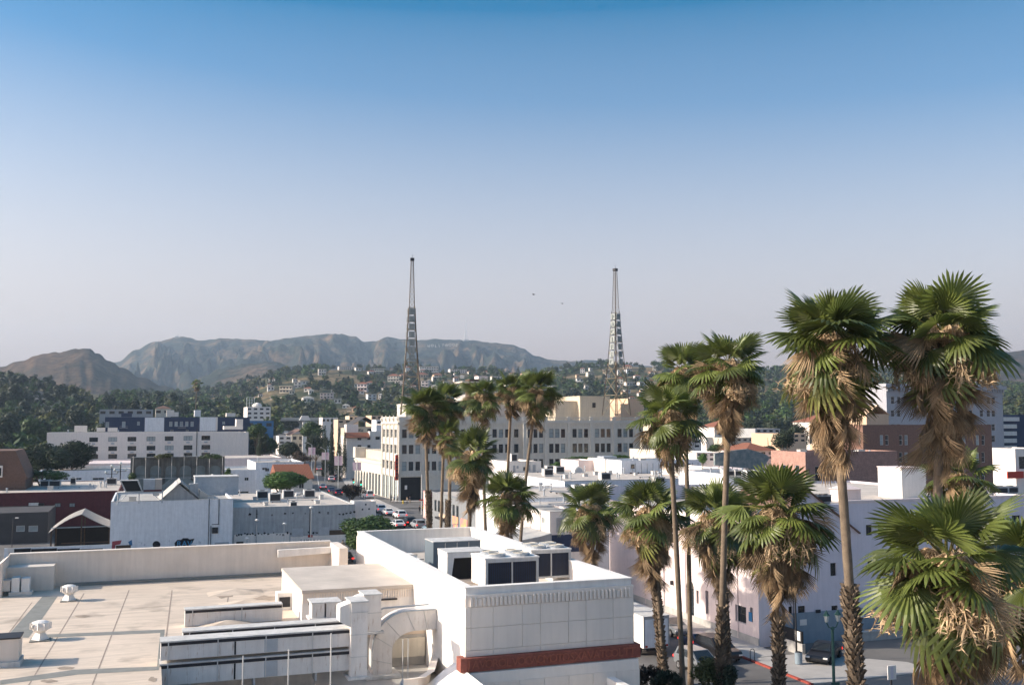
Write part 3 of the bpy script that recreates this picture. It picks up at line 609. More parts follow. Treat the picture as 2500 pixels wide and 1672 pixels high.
def roofbox(name, label, cat, px0, px1, ytop, v, d, h, mat, slope=0):
    u0, z1 = FG.onv(px0, ytop, v); u1 = FG.onv(px1, ytop, v)[0]; t = thing(name, label, cat, FG.world(u0, v, zi), GA); H = z1 - zi
    MB().prism([(0, max(H-h, 0.001)), (u1-u0, max(H-h, 0.001)), (u1-u0, H), (0, H)], 0, d).build('housing', K[mat], t)
    box_part('top_lip', K['steelpaint'], t, -.02, u1-u0+.02, -.02, d+.02, H+.001, H+.04)
    return t, u1-u0, H
t, a, H = roofbox('air_handler', 'blue-grey box air handler beside the far parapet of the stage house', 'air conditioner', 1058, 1173, 1324, 13.5, 1.8, 2, 'slate')
for i in range(1, 4): box_part('panel_seam', K['parw'], t, a*i/4-.015, a*i/4+.015, -.012, -.001, .1, H-.05)
t, a, H = roofbox('exhaust_hood', 'open-mouthed exhaust hood with black throat beside the front condenser', 'vent', 1092, 1192, 1350, 7.2, 1.7, .25, 'wallw')
MB().prism([(0, 0), (.12, 0), (.35, H-.26), (0, H-.26)], 0, 1.6).build('hood_cheek', K['wallw'], t); box_part('throat', K['black'], t, .13, a, .7, 1.6, .01, H-.27)
MB().bar((a*.55, .4, 0), (a*.75, .4, H-.3), .02).build('strut', K['dark'], t)
u0, v0 = FG.onz(1020, 1322, zi+1.0); t = thing('stepped_duct', 'white ribbed duct stepping toward us along the left parapet', 'duct', FG.world(.45, 5.2, zi), GA)
for i in range(7):
    z_ = .55 + .075*i; box_part('duct_section', K['wallw'], t, 0, .95, i*1.35, i*1.35+1.32, .05, z_)
    MB().tube([(-.02, i*1.35, .1), (-.02, i*1.35, z_+.05), (.97, i*1.35, z_+.05)], .025, 4).build('bracket', K['dark'], t)
t = thing('canvas_covered_duct', 'ribbed canvas-topped duct nearest the left parapet corner', 'duct', FG.world(.5, 2.4, zi), GA)
MB().prism([(0, 0), (0, .75), (.25, .95), (1.3, .95), (1.5, .7), (1.5, 0)], 0, 2.5).build('duct_body', K['roofw'], t)
for i in range(7): box_part('rib', K['seam'], t, .2, 1.4, i*.38+.05, i*.38+.1, .955, .985)
for (x, y, l) in ((1105, 1305, 'small goose-neck pipe by the far inner parapet corner'), (1405, 1420, 'dark-framed pipe stand right of the rear condenser')):
    P = atz(x, y, zi); t = thing('pipe_stand', l, 'pipe', (P.x, P.y, zi), GA)
    MB().tube([(0, 0, 0), (0, 0, .75), (.42, 0, .75), (.42, 0, .05)], .05, 6).build('pipe', K['dark' if x > 1200 else 'galv'], t); box_part('foot', K['conc'], t, -.1, .52, -.1, .1, 0, .05)
# ------------------------------------------------------------------ city blocks
def B(name, label, px, ytop, pxR, D, W, wall='white', roof='roofw', wins=(), left=(), par=.5, cat='building', ang=GA, dep=.16, fm='frame', pm='glass', mx=2, mz=1, group=None, fw=.07):
    P = at(px, 1100, D); f = Fr((P.x, P.y), ang); L = f.onv(pxR, ytop)[0]; H = f.onv(px, ytop)[1]; f.zb = min(th(P.x, P.y), th(*f.world(L, 0)[:2]))
    t = thing(name, label, cat, (P.x, P.y, f.zb), ang, group)
    def hv(r): a, b, c, d = f.rv(*r[:4]); return (a, b, max(c - f.zb, .05), d - f.zb)
    def hl(r): a, b, c, d = f.ru(*r[:4]); return (a, b, max(c - f.zb, .05), d - f.zb)
    fh = [hv(r) for r in wins]; lh = [hl(r) for r in left]
    shell(t, L, W, H - f.zb, fh, lh, par, wall, roof, dep)
    for r, h in zip(wins, fh): window(t, 'f', h, dep, r[5] if len(r) > 5 else fm, r[4] if len(r) > 4 else pm, mx, mz, fw)
    for r, h in zip(left, lh): window(t, 'l', h, dep, fm, r[4] if len(r) > 4 else pm, mx, mz, fw)
    f.t = t; f.L = L; f.H = H; f.W = W; f.h = H - f.zb; f.roofz = H - f.zb - par
    return f
def fbox(f, name, mat, r, v, d):            # a box on a building: picture rectangle on plane v, depth d
    a, b, c, e = f.rv(*r, v); return box_part(name, K[mat], f.t, a, b, v, v + d, max(c - f.zb, 0), e - f.zb)
def gable(t, x0, x1, y0, y1, z0, z1, mat, axis='y', over=.3, name='roof', th_=.12):
    m = MB()
    if axis == 'y':
        c = (x0+x1)/2; k = (z1-z0)/((x1-x0)/2)
        m.prism([(x0-over, z0-over*k), (c, z1), (x1+over, z0-over*k), (x1+over, z0-over*k-th_), (c, z1-th_), (x0-over, z0-over*k-th_)], y0-over, y1+over, 'y')
    else:
        c = (y0+y1)/2; k = (z1-z0)/((y1-y0)/2)
        m.prism([(y0-over, z0-over*k), (c, z1), (y1+over, z0-over*k), (y1+over, z0-over*k-th_), (c, z1-th_), (y0-over, z0-over*k-th_)], x0-over, x1+over, 'x')
    return m.build(name, K[mat], t)
def hip(t, x0, x1, y0, y1, z0, z1, mat, name='roof', over=.4):
    x0 -= over; x1 += over; y0 -= over; y1 += over; m = MB(); L, W = x1-x0, y1-y0
    if L >= W: a = (x0+W/2, (y0+y1)/2, z1); b = (x1-W/2, (y0+y1)/2, z1)
    else: a = ((x0+x1)/2, y0+L/2, z1); b = ((x0+x1)/2, y1-L/2, z1)
    c = [(x0,y0,z0),(x1,y0,z0),(x1,y1,z0),(x0,y1,z0)]
    if L >= W: m.quad(c[0], c[1], b, a); m.quad(c[2], c[3], a, b); m.quad(c[3], c[0], a); m.quad(c[1], c[2], b)
    else: m.quad(c[0], c[1], a); m.quad(c[1], c[2], b, a); m.quad(c[2], c[3], b); m.quad(c[3], c[0], a, b)
    m.quad(*c); return m.build(name, K[mat], t)
def onroof(f, fn_label, px, py, **k):       # rooftop unit standing at a picture point on a building's roof
    P = atz(px, py, f.roofz + f.zb); return hvac(fn_label, (P.x, P.y, f.roofz + f.zb), **k)
# --- 1 graffiti wall building
G = B('painted_wall_building', 'white blank-walled building with blue graffiti behind the theatre roof', 275, 1225, 569, 150, 22, 'whiteblue', 'roofg', par=.35)
box_part('coping', K['steelpaint'], G.t, -.03, G.L, -.04, .3, G.h+.002, G.h+.06)
for x, y0, y1 in ((511, 1217, 1340), (535, 1217, 1279), (515, 1283, 1340)):
    a, z1 = G.onv(x, y0); z0 = G.onv(x, y1)[1]; MB().tube([(a, -.06, z0), (a, -.06, z1)], .05, 5).build('conduit', K['dark'], G.t)
a, z = G.onv(535, 1279); b = G.onv(517, 1281)[0]; MB().tube([(b, -.06, z), (a, -.06, z)], .05, 5).build('conduit', K['dark'], G.t)
fbox(G, 'meter_box', 'dark', (518, 1287, 532, 1301), -.18, .17); fbox(G, 'grille', 'galv', (524, 1324, 559, 1336), -.05, .045)
fbox(G, 'brown_panel', 'wood', (283, 1331, 319, 1345), -.05, .045)
K['muralred'] = M('mural_red', (.34, .07, .08), var=.2); K['muralblue'] = M('mural_blue', (.05, .16, .32), var=.2); K['graf'] = M('graffiti_cyan', (.06, .30, .52), var=.25, scale=2); K['ink'] = M('spray_black', (.012, .014, .02), var=.2)
def wallpoly(f, name, mat, pts, off): MB().quad(*[(f.onv(x, y)[0], -off, f.onv(x, y)[1] - f.zb) for x, y in pts]).build(name, K[mat], f.t)
wallpoly(G, 'mural_patch', 'muralred', [(274,1321),(297,1318),(294,1328),(282,1330),(280,1345),(272,1345)], .006); wallpoly(G, 'mural_patch', 'muralblue', [(313,1322),(322,1317),(323,1331),(316,1330)], .006)
wallpoly(G, 'painted_disc', 'ink', [(382+9.5*cos(i*pi/10), 1329+9*sin(i*pi/10)) for i in range(20)], .006)
wallpoly(G, 'graffiti_outline', 'ink', [(418,1344),(427,1334),(426,1325),(433,1317),(442,1317),(447,1313),(458,1313),(463,1316),(475,1314),(470,1324),(464,1330),(479,1330),(473,1338),(440,1345)], .006)
for ch, x, sz in (('R', 437, 1.15), ('A', 450, 1.2), ('V', 463, 1.2)):
    a, z = G.onv(x, 1333); link('graffiti_letter', text_mesh(ch, sz, .004, 'graffiti_letter', K['graf']), G.t, (a, -.014, z), (pi/2, 0, 0))
for ch, x in (('C', 441), ('I', 451), ('C', 462)):
    a, z = G.onv(x, 1344); link('graffiti_letter', text_mesh(ch, .75, .004, 'graffiti_letter', K['graf']), G.t, (a, -.014, z), (pi/2, 0, 0))
for x, y, s_ in ((346,1329,'f'), (353,1331,'a'), (340,1325,'~'), (413,1322,'s'), (488,1326,'lk')):
    a, z = G.onv(x, y); link('scribble', text_mesh(s_, .55, .003, 'scribble', K['galv']), G.t, (a, -.008, z), (pi/2, 0, 0))
# plant on its roof: framed unit and grey gabled roof
P = atz(330, 1226, G.H); t = thing('roof_platform_unit', 'large air cooler with slanted black grille on a pale steel platform above the graffiti wall', 'air conditioner', (P.x, P.y+1.5, G.H-.3), GA)
fr = MB(); [fr.bar((x, y, 0), (x, y, 1.6), .07) for x in (-3.0, 0, 3.3) for y in (0, 2)]; fr.box(-3.1, 3.4, -.05, .05, 1.55, 1.7); fr.box(-3.1, 3.4, 1.95, 2.05, 1.55, 1.7); fr.bar((-3, 0, .1), (-1.6, 0, 1.5), .04); fr.bar((3.3, 0, .1), (1.9, 0, 1.5), .04); fr.build('frame', K['galv'], t)
box_part('deck', K['steelpaint'], t, -3.1, 3.4, .06, 1.94, 1.705, 1.76)
MB().prism([(-2.0, 1.77), (.5, 1.77), (-.2, 3.5), (-2.8, 3.5)], .3, 1.6).build('sloped_housing', K['steelpaint'], t); MB().prism([(-1.8, 1.85), (.3, 1.85), (-.35, 3.38), (-2.55, 3.38)], .26, .298).build('grille', K['black'], t)
box_part('cabinet', K['galv'], t, .55, 2.2, .3, 1.7, 1.77, 3.55); box_part('cabinet', K['roofw'], t, 2.25, 3.2, .3, 1.7, 1.77, 3.6); box_part('tank', K['darkred'], t, .6, 3.2, -.01, .25, 1.77, 2.0)
x0, x1 = G.onv(393, 1215, 3)[0], G.onv(545, 1215, 3)[0]; zr = G.onv(432, 1177, 6)[1]; ze = G.onv(500, 1215, 3)[1]
gr = thing('gabled_roof_shed', 'low grey gabled roof shed standing behind the graffiti wall', 'shed', G.world(x0, 3, G.roofz), GA)
w_ = (x1-x0)*.62
MB().prism([(0, 0), (w_, 0), (w_*.42, zr-G.roofz)], 0, 10).build('shed_body', K['grey'], gr); gable(gr, 0, w_, 0, 10, .4, zr-G.roofz+.3, 'roofg', 'y', .5)
MB().box(w_*.72, w_*.95, .5, 1.7, 0, 2.6).build('chimney', K['grey'], gr); MB().prism([(w_*.98, 0), (w_*1.45, 0), (w_*1.0, 1.6)], .5, 5).build('lean_to', K['roofw'], gr)
# --- 2 grey brick wall building
W2 = B('grey_brick_building', 'long low grey-painted brick building with drill holes and boarded windows', 570, 1239, 867, 157.2, 33, 'whiteblue', 'roofw', par=.12)
W2wall = [o for o in W2.t.children if o.name.startswith('wall')][0]; W2wall.data.materials[0] = M('grey_painted_brick', (.42, .44, .45), var=.14, scale=1.2, streak=.25, bump=.5, bscale=5)
for x0, y0, x1, y1, mm in ((714,1290,740,1309,'galv'), (779,1287,804,1306,'galv')): fbox(W2, 'board', mm, (x0, y0, x1, y1), -.06, .055)
fbox(W2, 'brown_band', 'wood', (804, 1294, 846, 1304), -.03, .025); fbox(W2, 'white_paint_band', 'white', (572, 1305, 706, 1345), -.015, .012); fbox(W2, 'white_paint_band', 'white', (709, 1309, 866, 1346), -.015, .012)
fbox(W2, 'doorway', 'black', (577, 1322, 594, 1332), -.03, .012)
for x in (627, 757):
    a, z1 = W2.onv(x, 1243); z0 = W2.onv(x, 1335 if x < 700 else 1308)[1]; MB().tube([(a, -.08, z0), (a, -.08, z1)], .06, 5).build('drainpipe', K['dark'], W2.t)
for y, xa, xb in ((1259, 573, 860), (1273, 573, 760)):
    a, z = W2.onv(xa, y); b, z2 = W2.onv(xb, y - 6); box_part('mortar_ledge', K['grey'], W2.t, a, b, -.03, -.002, z-.03, z+.03)
rnd = random.Random(8); hm_ = MB().box(-.13, .13, -.02, -.001, -.13, .13).mesh('anchor_hole', K['black'])
for x in [610,627,664,696,715,745,780,801,829,838,846,856,865] + [578,583,589,598,604,611,617,623,631,639,646,655,668,676,684,692,702,710,753,765,772,775,808,825,848]:
    hi = x in (610,627,664,696,715,745,780,801,829,838,846,856,865)
    a, z = W2.onv(x, (1258 if hi else 1305) - (x-570)*.022 + rnd.uniform(-3, 3)); s_ = rnd.uniform(.6, 1.5); link('anchor_hole', hm_, W2.t, (a, 0, z), (0, rnd.uniform(0, 3), 0), (s_, 1, s_*rnd.uniform(.6, 1.2)))
for i, ch in enumerate('SAMURIS'):
    a, z = W2.onv(735 + i*8, 1322); link('wall_letter', text_mesh(ch, .55, .004, 'wall_letter', K['navy']), W2.t, (a, -.024, z), (pi/2, 0, 0))
fbox(W2, 'red_plate', 'redsign', (752, 1305, 763, 1311), -.07, .05)
EP = B('white_end_pier', 'short white pier block at the right end of the grey brick wall', 866, 1224, 918, 166.5, 3.2, 'white', 'roofw', par=.3)
for x, y in ((893, 1231), (885, 1243), (901, 1242)): a, z = EP.onv(x, y); link('anchor_hole', hm_, EP.t, (a, 0, z))
sw = thing('side_parapet', 'white sloping parapet wall receding behind the end pier', 'wall', EP.world(0, 3.4), GA); MB().box(0, .4, 0, 26, 0, EP.h-.9).build('wall', K['white'], sw)
for x, y, l, kk in ((641,1219,'boxy roof unit leftmost on the grey brick building','box'), (672,1226,'black-topped roof unit standing forward on the grey brick building','box'), (705,1217,'boxy roof unit in the middle of the grey brick building','duct'), (756,1216,'roof unit with dark side at the right on the grey brick building','box'), (717,1237,'tiny roof fan nearest the front edge of the grey brick wall','box')):
    s_ = .55 if y > 1230 else 1; onroof(W2, l, x, y, w=1.9*s_, d=1.5*s_, h=1.45*s_, kind=kk)
# --- 3 red building, tent shed, yard
R_ = B('dark_red_building', 'low dark red building with white roof behind the shed at left', -120, 1206, 292, 180, 36, 'darkred', 'roofw', wins=[(134,1228,148,1237,'blind','framed'), (169,1228,183,1237,'blind','framed')], par=.1)
for x, y, w_, l in ((108,1190,1.6,'dark square roof cooler on the red building'), (133,1190,2.2,'wide grey roof unit beside the dark cooler on the red building'), (178,1183,1.0,'tiny white roof vent on the red building'), (272,1184,2.0,'black-topped roof unit at the right of the red building'), (57,1172,1.5,'round-topped roof unit at the far left of the red building')): onroof(R_, l, x, y, w=w_, d=1.4, h=1.4)
P = R_.rv(70, 1228, 106, 1252, -.9); t = thing('swamp_cooler', 'white wall-hung evaporative cooler on the dark red wall', 'air conditioner', R_.world(P[0], -.95, P[2]), GA); box_part('cabinet', K['steelpaint'], t, 0, 1.6, 0, .93, .35, P[3]-P[2]); MB().prism([(.1, .349), (1.5, .349), (1.0, -.2), (.4, -.2)], .05, .9).build('hopper', K['galv'], t); box_part('dark_vent', K['black'], t, 1.61, 2.5, .05, .93, .1, P[3]-P[2]-.1)
Ps = at(118, 1300, 148); S = Fr((Ps.x, Ps.y)); t = thing('tent_roof_shed', 'open shed with grey sagging gabled tent roof in the dark yard', 'shed', (Ps.x, Ps.y, 0), GA); S.t = t; S.zb = 0
ze = S.onv(118, 1300)[1]; ua, za = S.onv(200, 1254); ub = 2*ua*.98
rf = MB(); nb = 12
for k, (x0, z0, x1, z1) in enumerate(((0, ze, ua, za), (ua, za, ub, ze+.4))):
    for i in range(6):
        f0, f1 = i/6, (i+1)/6; sg = lambda q: -.0 + .35*sin(pi*q) * (1 if k == 0 else -.3)
        p0 = (x0+(x1-x0)*f0, z0+(z1-z0)*f0+sg(f0)); p1 = (x0+(x1-x0)*f1, z0+(z1-z0)*f1+sg(f1))
        for dz in (0, -.1): rf.quad((p0[0], -.4, p0[1]+dz), (p1[0], -.4, p1[1]+dz), (p1[0], 9, p1[1]+dz+.1), (p0[0], 9, p0[1]+dz+.1))
        rf.quad((p0[0], -.4, p0[1]), (p1[0], -.4, p1[1]), (p1[0], -.4, p1[1]-.1), (p0[0], -.4, p0[1]-.1))
rf.build('roof', M('tent_canvas', (.30, .28, .26), var=.2, scale=.8, streak=0), t)
for x in (.4, ua, ub-.4):
    for y in (0, 8.5): MB().box(x-.1, x+.1, y-.1, y+.1, 0, ze+.2 if x != ua else za-.3).build('post', K['wood'], t)
box_part('tie_beam', K['galv'], t, .3, ub-.3, -.05, .05, ze+.6, ze+.72); box_part('back_wall', K['black'], t, .2, ub-.2, 8.6, 8.8, 0, ze); box_part('rail', K['wood'], t, ua*.4, ub-.3, -.1, 0, 1.6, 1.75); box_part('rail', K['wood'], t, ua*.4, ub-.3, -.1, 0, .9, 1.05)
YW = B('yard_wall', 'low pale blue yard wall with long black gate panels below the shed', 20, 1338, 272, 133, .3, 'whiteblue', 'conc', par=.05, cat='wall')
for xa, xb in ((22, 74), (76, 138), (140, 194), (196, 250)): fbox(YW, 'gate_panel', 'black', (xa, 1340, xb, 1368), -.06, .05)
fbox(YW, 'notice_plate', 'white', (19, 1338, 34, 1348), -.12, .04)
BW_ = B('dark_yard_building', 'dark low building at the back of the yard under the red wall', -60, 1254, 118, 160, 14, 'roofd', 'roofd', par=.1, wins=[(40,1283,60,1297,'blind'), (70,1283,92,1297,'blind')], mx=1)
PO = thing('yard_lamp', 'thin yard lamp post before the dark yard building at left', 'lamp', atz(28, 1362, 0).to_tuple(), 0); MB().tube([(0,0,0),(0,0,5.6),(.5,0,5.7)], .05, 6).build('pole', K['dark'], PO); MB().box(.35, .8, -.12, .12, 5.66, 5.8).build('lamp_head', K['steelpaint'], PO)
for k_, (x, yt, yb, lab) in enumerate(((627, 1272, 1334, 'wall'), (694, 1281, 1332, 'bent'), (760, 1241, 1308, 'tall'), (603, 1317, 1336, 'short'))):
    P = W2.onv(x, yt, -2.5); Pb = W2.world(P[0], -2.5, 0); t = thing('lamp_post', '%s white-headed lamp post in front of the grey brick wall, %s' % (lab, ['by the drainpipe', 'between pipe and boards', 'above the red plate', 'by the doorway'][k_]), 'lamp', Pb, GA)
    MB().tube([(0,0,0),(0,0,P[1])], .06, 6).build('pole', K['galv' if k_ != 1 else 'steelpaint'], t); MB().lathe([(.05,0),(.3,.1),(.32,.25),(.12,.36)], 10, (0,0,P[1])).build('lamp_head', K['white2'], t)
# --- behind: low blocks on the left
B('long_white_building', 'long low white building with light parapet left of the arcade ruin', 96, 1150, 330, 240, 28, 'whiteblue', 'roofw', wins=[(155,1166,166,1171), (183,1166,199,1171), (226,1166,254,1171)], par=.7)
B('pink_roof_building', 'low building with pinkish roof behind the long white parapet', 186, 1132, 322, 272, 26, 'pink', 'pink', wins=[(220,1136,232,1141),(262,1136,275,1141)], par=.15)
# arcade ruin
A_ = Fr(at(323, 1118, 205)[:2]); A_.zb = 0; A_.t = thing('arcade_ruin', 'weathered grey arcade wall with six arched bays and metal scaffold', 'building', (A_.o.x, A_.o.y, 0), GA)
AL = A_.onv(545, 1116)[0]; AH = A_.onv(323, 1120)[1]; K['oldgrey'] = M('sooty_plaster', (.17, .165, .15), var=.35, scale=.8, streak=.35); K['dimglass'] = M('dusty_glass', (.20, .235, .235), var=.25, scale=.7, rough=.4)
holes = []; bays = [(331,357),(367,393),(404,431),(439,466),(476,501),(512,538)]
for xa, xb in bays: a, b, c, d = A_.rv(xa, 1136, xb, 1192); holes.append((a, b, c, d))
mm = MB(); facade(mm, lambda a, z, d: (a, d, z), 0, AL, 0, AH, holes, .4); mm.box(0, AL, .41, .8, 0, AH)
for h in holes:
    c = (h[0]+h[1])/2; r = (h[1]-h[0])/2
    for sgn in (-1, 1): mm.prism([(c+sgn*r, h[3]-r*.75), (c+sgn*r, h[3])] + [(c+sgn*r*sin(i*pi/12), h[3]-r*.75+r*.75*cos(i*pi/12)) for i in range(0, 7)], .0, .2)
mm.build('wall', K['oldgrey'], A_.t)
for h in holes: w_ = box_part('arched_window', K['dimglass'], A_.t, h[0]+.01, h[1]-.01, .25, .3, h[2]+.01, h[3]-.01); MB().box(h[0]+.05, h[1]-.05, .2, .245, h[2]+(h[3]-h[2])*.55, h[2]+(h[3]-h[2])*.55+.1).build('transom', K['oldgrey'], w_)
for i in range(7): x = AL*i/6; box_part('pilaster', K['oldgrey'], A_.t, x-.3, x+.3, -.18, -.003, 0, AH+.3)
box_part('cornice', K['oldgrey'], A_.t, -.3, AL+.3, -.3, .8, AH+.003, AH+.35)
sc_ = MB()
for x in (.2, 2.7, 5.3, 7.9, 10.4, 13, 15.6, 18.3):
    sc_.bar((x*AL/18.5, -1.0, 2), (x*AL/18.5, -1.0, AH+.6), .045)
for z in (5, 8, AH+.4): sc_.bar((0, -1.0, z), (AL, -1.0, z), .04)
sc_.build('scaffold', K['steelpaint'], A_.t)
MB().prism([(-.9, 0), (.9, 0), (1.1, 2.4), (.6, 4), (-.6, 4), (-1.1, 2.4)], 0, .4).build('chained_screen', K['dimglass'], thing('mesh_screen', 'grey translucent screen panel before the arcade ruin', 'screen', A_.world(AL*.52, -2.6, 4.6), GA)).scale = (3.2, 1, .8)
t = thing('exhaust_duct', 'white tilted exhaust duct with cowl near the right end of the arcade', 'duct', A_.world(AL*.82, -5, 6.6), GA); MB().prism([(-1.8,0),(1.2,.5),(1.2,1.1),(-1.8,.6)], 0, .8).build('duct_body', K['wallw'], t); MB().lathe([(.35,0),(.35,.8),(.5,.85),(.1,1.2)], 10, (.8,.4,1.05)).build('cowl', K['wallw'], t); box_part('stand', K['galv'], t, -1, 1, .2, .6, -1.2, .15)
t = thing('utility_box_roof', 'pale blue-grey flat plant box right of the gabled shed', 'plant box', G.world(G.onv(476, 1190, 14)[0], 14, G.roofz), GA); box_part('box_body', K['galv'], t, 0, 7, 0, 5, 0, 3.0); box_part('lid', K['steelpaint'], t, -.1, 7.1, -.1, 5.1, 3.002, 3.15)
T2 = B('white_two_storey_house', 'white two-storey block with dark shopfront right of the arcade ruin', 546, 1147, 624, 222, 18, 'whiteblue', 'roofg', wins=[(570,1158,582,1180), (597,1165,607,1173), (549,1200,607,1216)], par=.4)
T3 = B('grey_flat_building', 'pale grey flat-roofed building behind the bright green tree', 625, 1129, 742, 246, 22, 'whiteblue', 'roofw', wins=[(640,1141,652,1147)], par=.5)
B('tan_roof_building', 'low tan-roofed building behind the white two-storey block', 545, 1118, 688, 275, 26, 'pink', 'roofw', par=.2, wins=[(646,1122,651,1126)])
TR = B('tile_roof_house', 'small white house with red clay tile roof right of the bright green tree', 682, 1170, 763, 205, 13, 'white', 'tile', par=.05, wins=[(700,1180,712,1192), (730,1180,742,1192)])
z0 = TR.h; m_ = MB(); zr = 2.7
rp = MB().quad((-.4, -.4, z0+.02), (TR.L+.4, -.4, z0+.02), (TR.L+.4, 8, z0+zr), (-.4, 8, z0+zr)).quad((-.4, 8, z0+zr), (TR.L+.4, 8, z0+zr), (TR.L+.4, 13.4, z0+.02), (-.4, 13.4, z0+.02)).quad((-.4, -.4, z0+.02), (-.4, 8, z0+zr), (-.4, 13.4, z0+.02)).quad((TR.L+.4, -.4, z0+.02), (TR.L+.4, 8, z0+zr), (TR.L+.4, 13.4, z0+.02)).build('tile_roof', K['tile'], TR.t)
tb = MB().tube([(0, -.4, 0), (0, 8, zr-.02)], .11, 5).mesh('tile_row', K['tile']); i = 0
while -.3 + i*.32 < TR.L+.3: link('tile_row', tb, rp, (-.3+i*.32, 0, z0+.03)); i += 1
GH = B('gambrel_house', 'house with steep brown shingled roof at the far left edge', -60, 1168, 62, 190, 14, 'tileroof', 'tileroof', par=.05)
MB().prism([(-.3, GH.h-.2), (GH.L+.4, GH.h-.2), (GH.L-1.9, GH.h+5.2), (1.5, GH.h+5.2)], -.3, 14.3).build('mansard_roof', K['tileroof'], GH.t); box_part('dormer', K['white'], GH.t, GH.L*.42, GH.L*.55, -.9, 1.2, GH.h+.2, GH.h+2.4); box_part('dormer_window', K['glass'], GH.t, GH.L*.44, GH.L*.53, -.93, -.905, GH.h+.5, GH.h+2.0)
# --- white apartment block
cx = [228.5,275,322,368.5,413,459,502.5]; pm = {(1,0):'blind',(3,0):'blind',(5,0):'blind',(4,1):'blind'}
wl = []
for j, y in enumerate((1071.5, 1094, 1113)):
    for i, x in enumerate(cx): yy = y - i*1.15*.6 + 1.5; wl.append((x-10.5, yy-5.5, x+10.5, yy+5.5, pm.get((i, j), 'glass'), 'framed'))
AP = B('white_apartment_block', 'long white apartment block with rows of wide dark windows', 113, 1056, 607, 300, 18, 'white', 'roofw', wins=wl, par=.6, mx=3)
for j, y in enumerate((1071.5, 1094)):
    for i, x in enumerate(cx): yy = y - i*1.15*.6 + 12; fbox(AP, 'air_sleeve', 'galv', (x-4, yy-2, x+4, yy+1.6), -.35, .34)
a, z1 = AP.onv(481, 1050); MB().tube([(a, -.1, 0), (a, -.1, z1+.6)], .12, 6).build('downpipe', K['dark'], AP.t)
for r, d in (((182,1039,211,1054), 4), ((236,1044,256,1053), 3), ((263,1044,286,1053), 3), ((547,1040,593,1048), 5), ((577,1023,593,1040), 4)): fbox(AP, 'stair_head', 'white', r, 3, d)
for x in (498, 521): onroof(AP, 'small domed roof vent on the white apartment block at x%d' % 0 if 0 else ('left' if x == 498 else 'right') + ' small fan unit near the right end of the apartment roof', x, 1052, w=1.4, d=1.2, h=1.5)
# --- navy building
NV = B('navy_building', 'navy blue apartment building with pale frames behind the white block', 254, 1018, 610, 352, 20, 'navy', 'roofd', wins=[(258,1030,266,1043,'blind'), (298,1029,306,1043,'blind'), (335,1029,341,1038,'blind')] + [(x-3.5, 1029, x+3.5, 1041, 'blind') for x in (417,430,443,456,469)] + [(543,1029,549,1036,'blind'), (416,1049,423,1053), (454,1049,460,1053)], par=.4, mx=1, mz=2)
fbox(NV, 'raised_parapet', 'navy', (296, 1008, 322, 1017.6), .1, .4)
for r in ((354,1019,400,1053), (488,1018,530,1052)): fbox(NV, 'pale_recess_wall', 'whiteblue', r, -.12, .11)
fbox(NV, 'pale_edge', 'white', (527, 1018, 531, 1050), -.2, .19)
for r, mt in (((407,1001,425,1017), 'white'), ((426,1006,436,1017), 'white'), ((475,1001,490,1017), 'whiteblue'), ((553,1008,575,1017), 'white')): fbox(NV, 'roof_house', mt, r, 5, 4)
for x, y in ((302, 1041), (444, 1040)): a, z = NV.onv(x, y); box_part('balcony', K['steelpaint'], NV.t, a-1.4, a+1.4, -.8, -.003, z-.6-NV.zb, z-.5-NV.zb); MB().bar((a-1.4, -.8, z-NV.zb), (a+1.4, -.8, z-NV.zb), .04).build('balcony_rail', K['steelpaint'], NV.t)
def small(name, label, px, ytop, pxR, D, W=12, wall='white', roof='roofw', wn=2, rows=1, group=None, top=None, ang=GA, cat='building', ybot=None):
    yb = ybot or ytop + (pxR-px)*.5; ws = []
    for j in range(rows):
        for i in range(wn):
            x = px + (pxR-px)*(i+.5)/wn; w_ = (pxR-px)/wn*.28; h_ = (yb-ytop)/rows; ws.append((x-w_, ytop+h_*(j+.3), x+w_, ytop+h_*(j+.75)))
    f = B(name, label, px, ytop, pxR, D, W, wall, roof, ws, par=.15 if top else .4, ang=ang, mx=1, group=group, cat=cat, dep=.12, fm='framed')
    if top == 'hip': hip(f.t, 0, f.L, 0, W, f.h+.01, f.h+min(f.L, W)*.22, roof)
    if top == 'gable': gable(f.t, 0, f.L, 0, W, f.h+.01, f.h+min(f.L, W)*.28, roof, 'x' if f.L > W else 'y')
    return f
small('teal_building', 'low grey-green building with long eaves behind the navy building', 240, 999, 374, 425, 14, 'grey', 'roofg', 6, ybot=1014)
small('cream_house', 'cream house with brown roof right of the grey-green building', 377, 997, 417, 450, 14, 'cream', 'tileroof', 2, top='hip', ybot=1012)
WB = small('white_office_block', 'white office block with rooftop drum and sign frame near the freeway', 602, 993, 661, 520, 22, 'white', 'roofw', 4, 3, ybot=1024)
MB().lathe([(2.4, 0), (2.4, 1.5), (1.6, 2.3), (.3, 2.7)], 16, (5.5, 6, WB.roofz)).build('roof_drum', K['white2'], WB.t)
sg = MB(); [sg.bar((x, 2, WB.roofz), (x, 2, WB.roofz+5.5), .12) for x in (-.2, 1.1, 2.4, 3.7)]; [sg.bar((-.2, 2, WB.roofz+z), (3.7, 2, WB.roofz+z), .1) for z in (2.2, 3.8, 5.4)]; sg.build('sign_frame', K['galv'], WB.t)
small('blue_canopy_building', 'low building with blue awning beneath the white office block', 600, 1027, 668, 470, 12, 'muralblue', 'roofg', 3, ybot=1045)
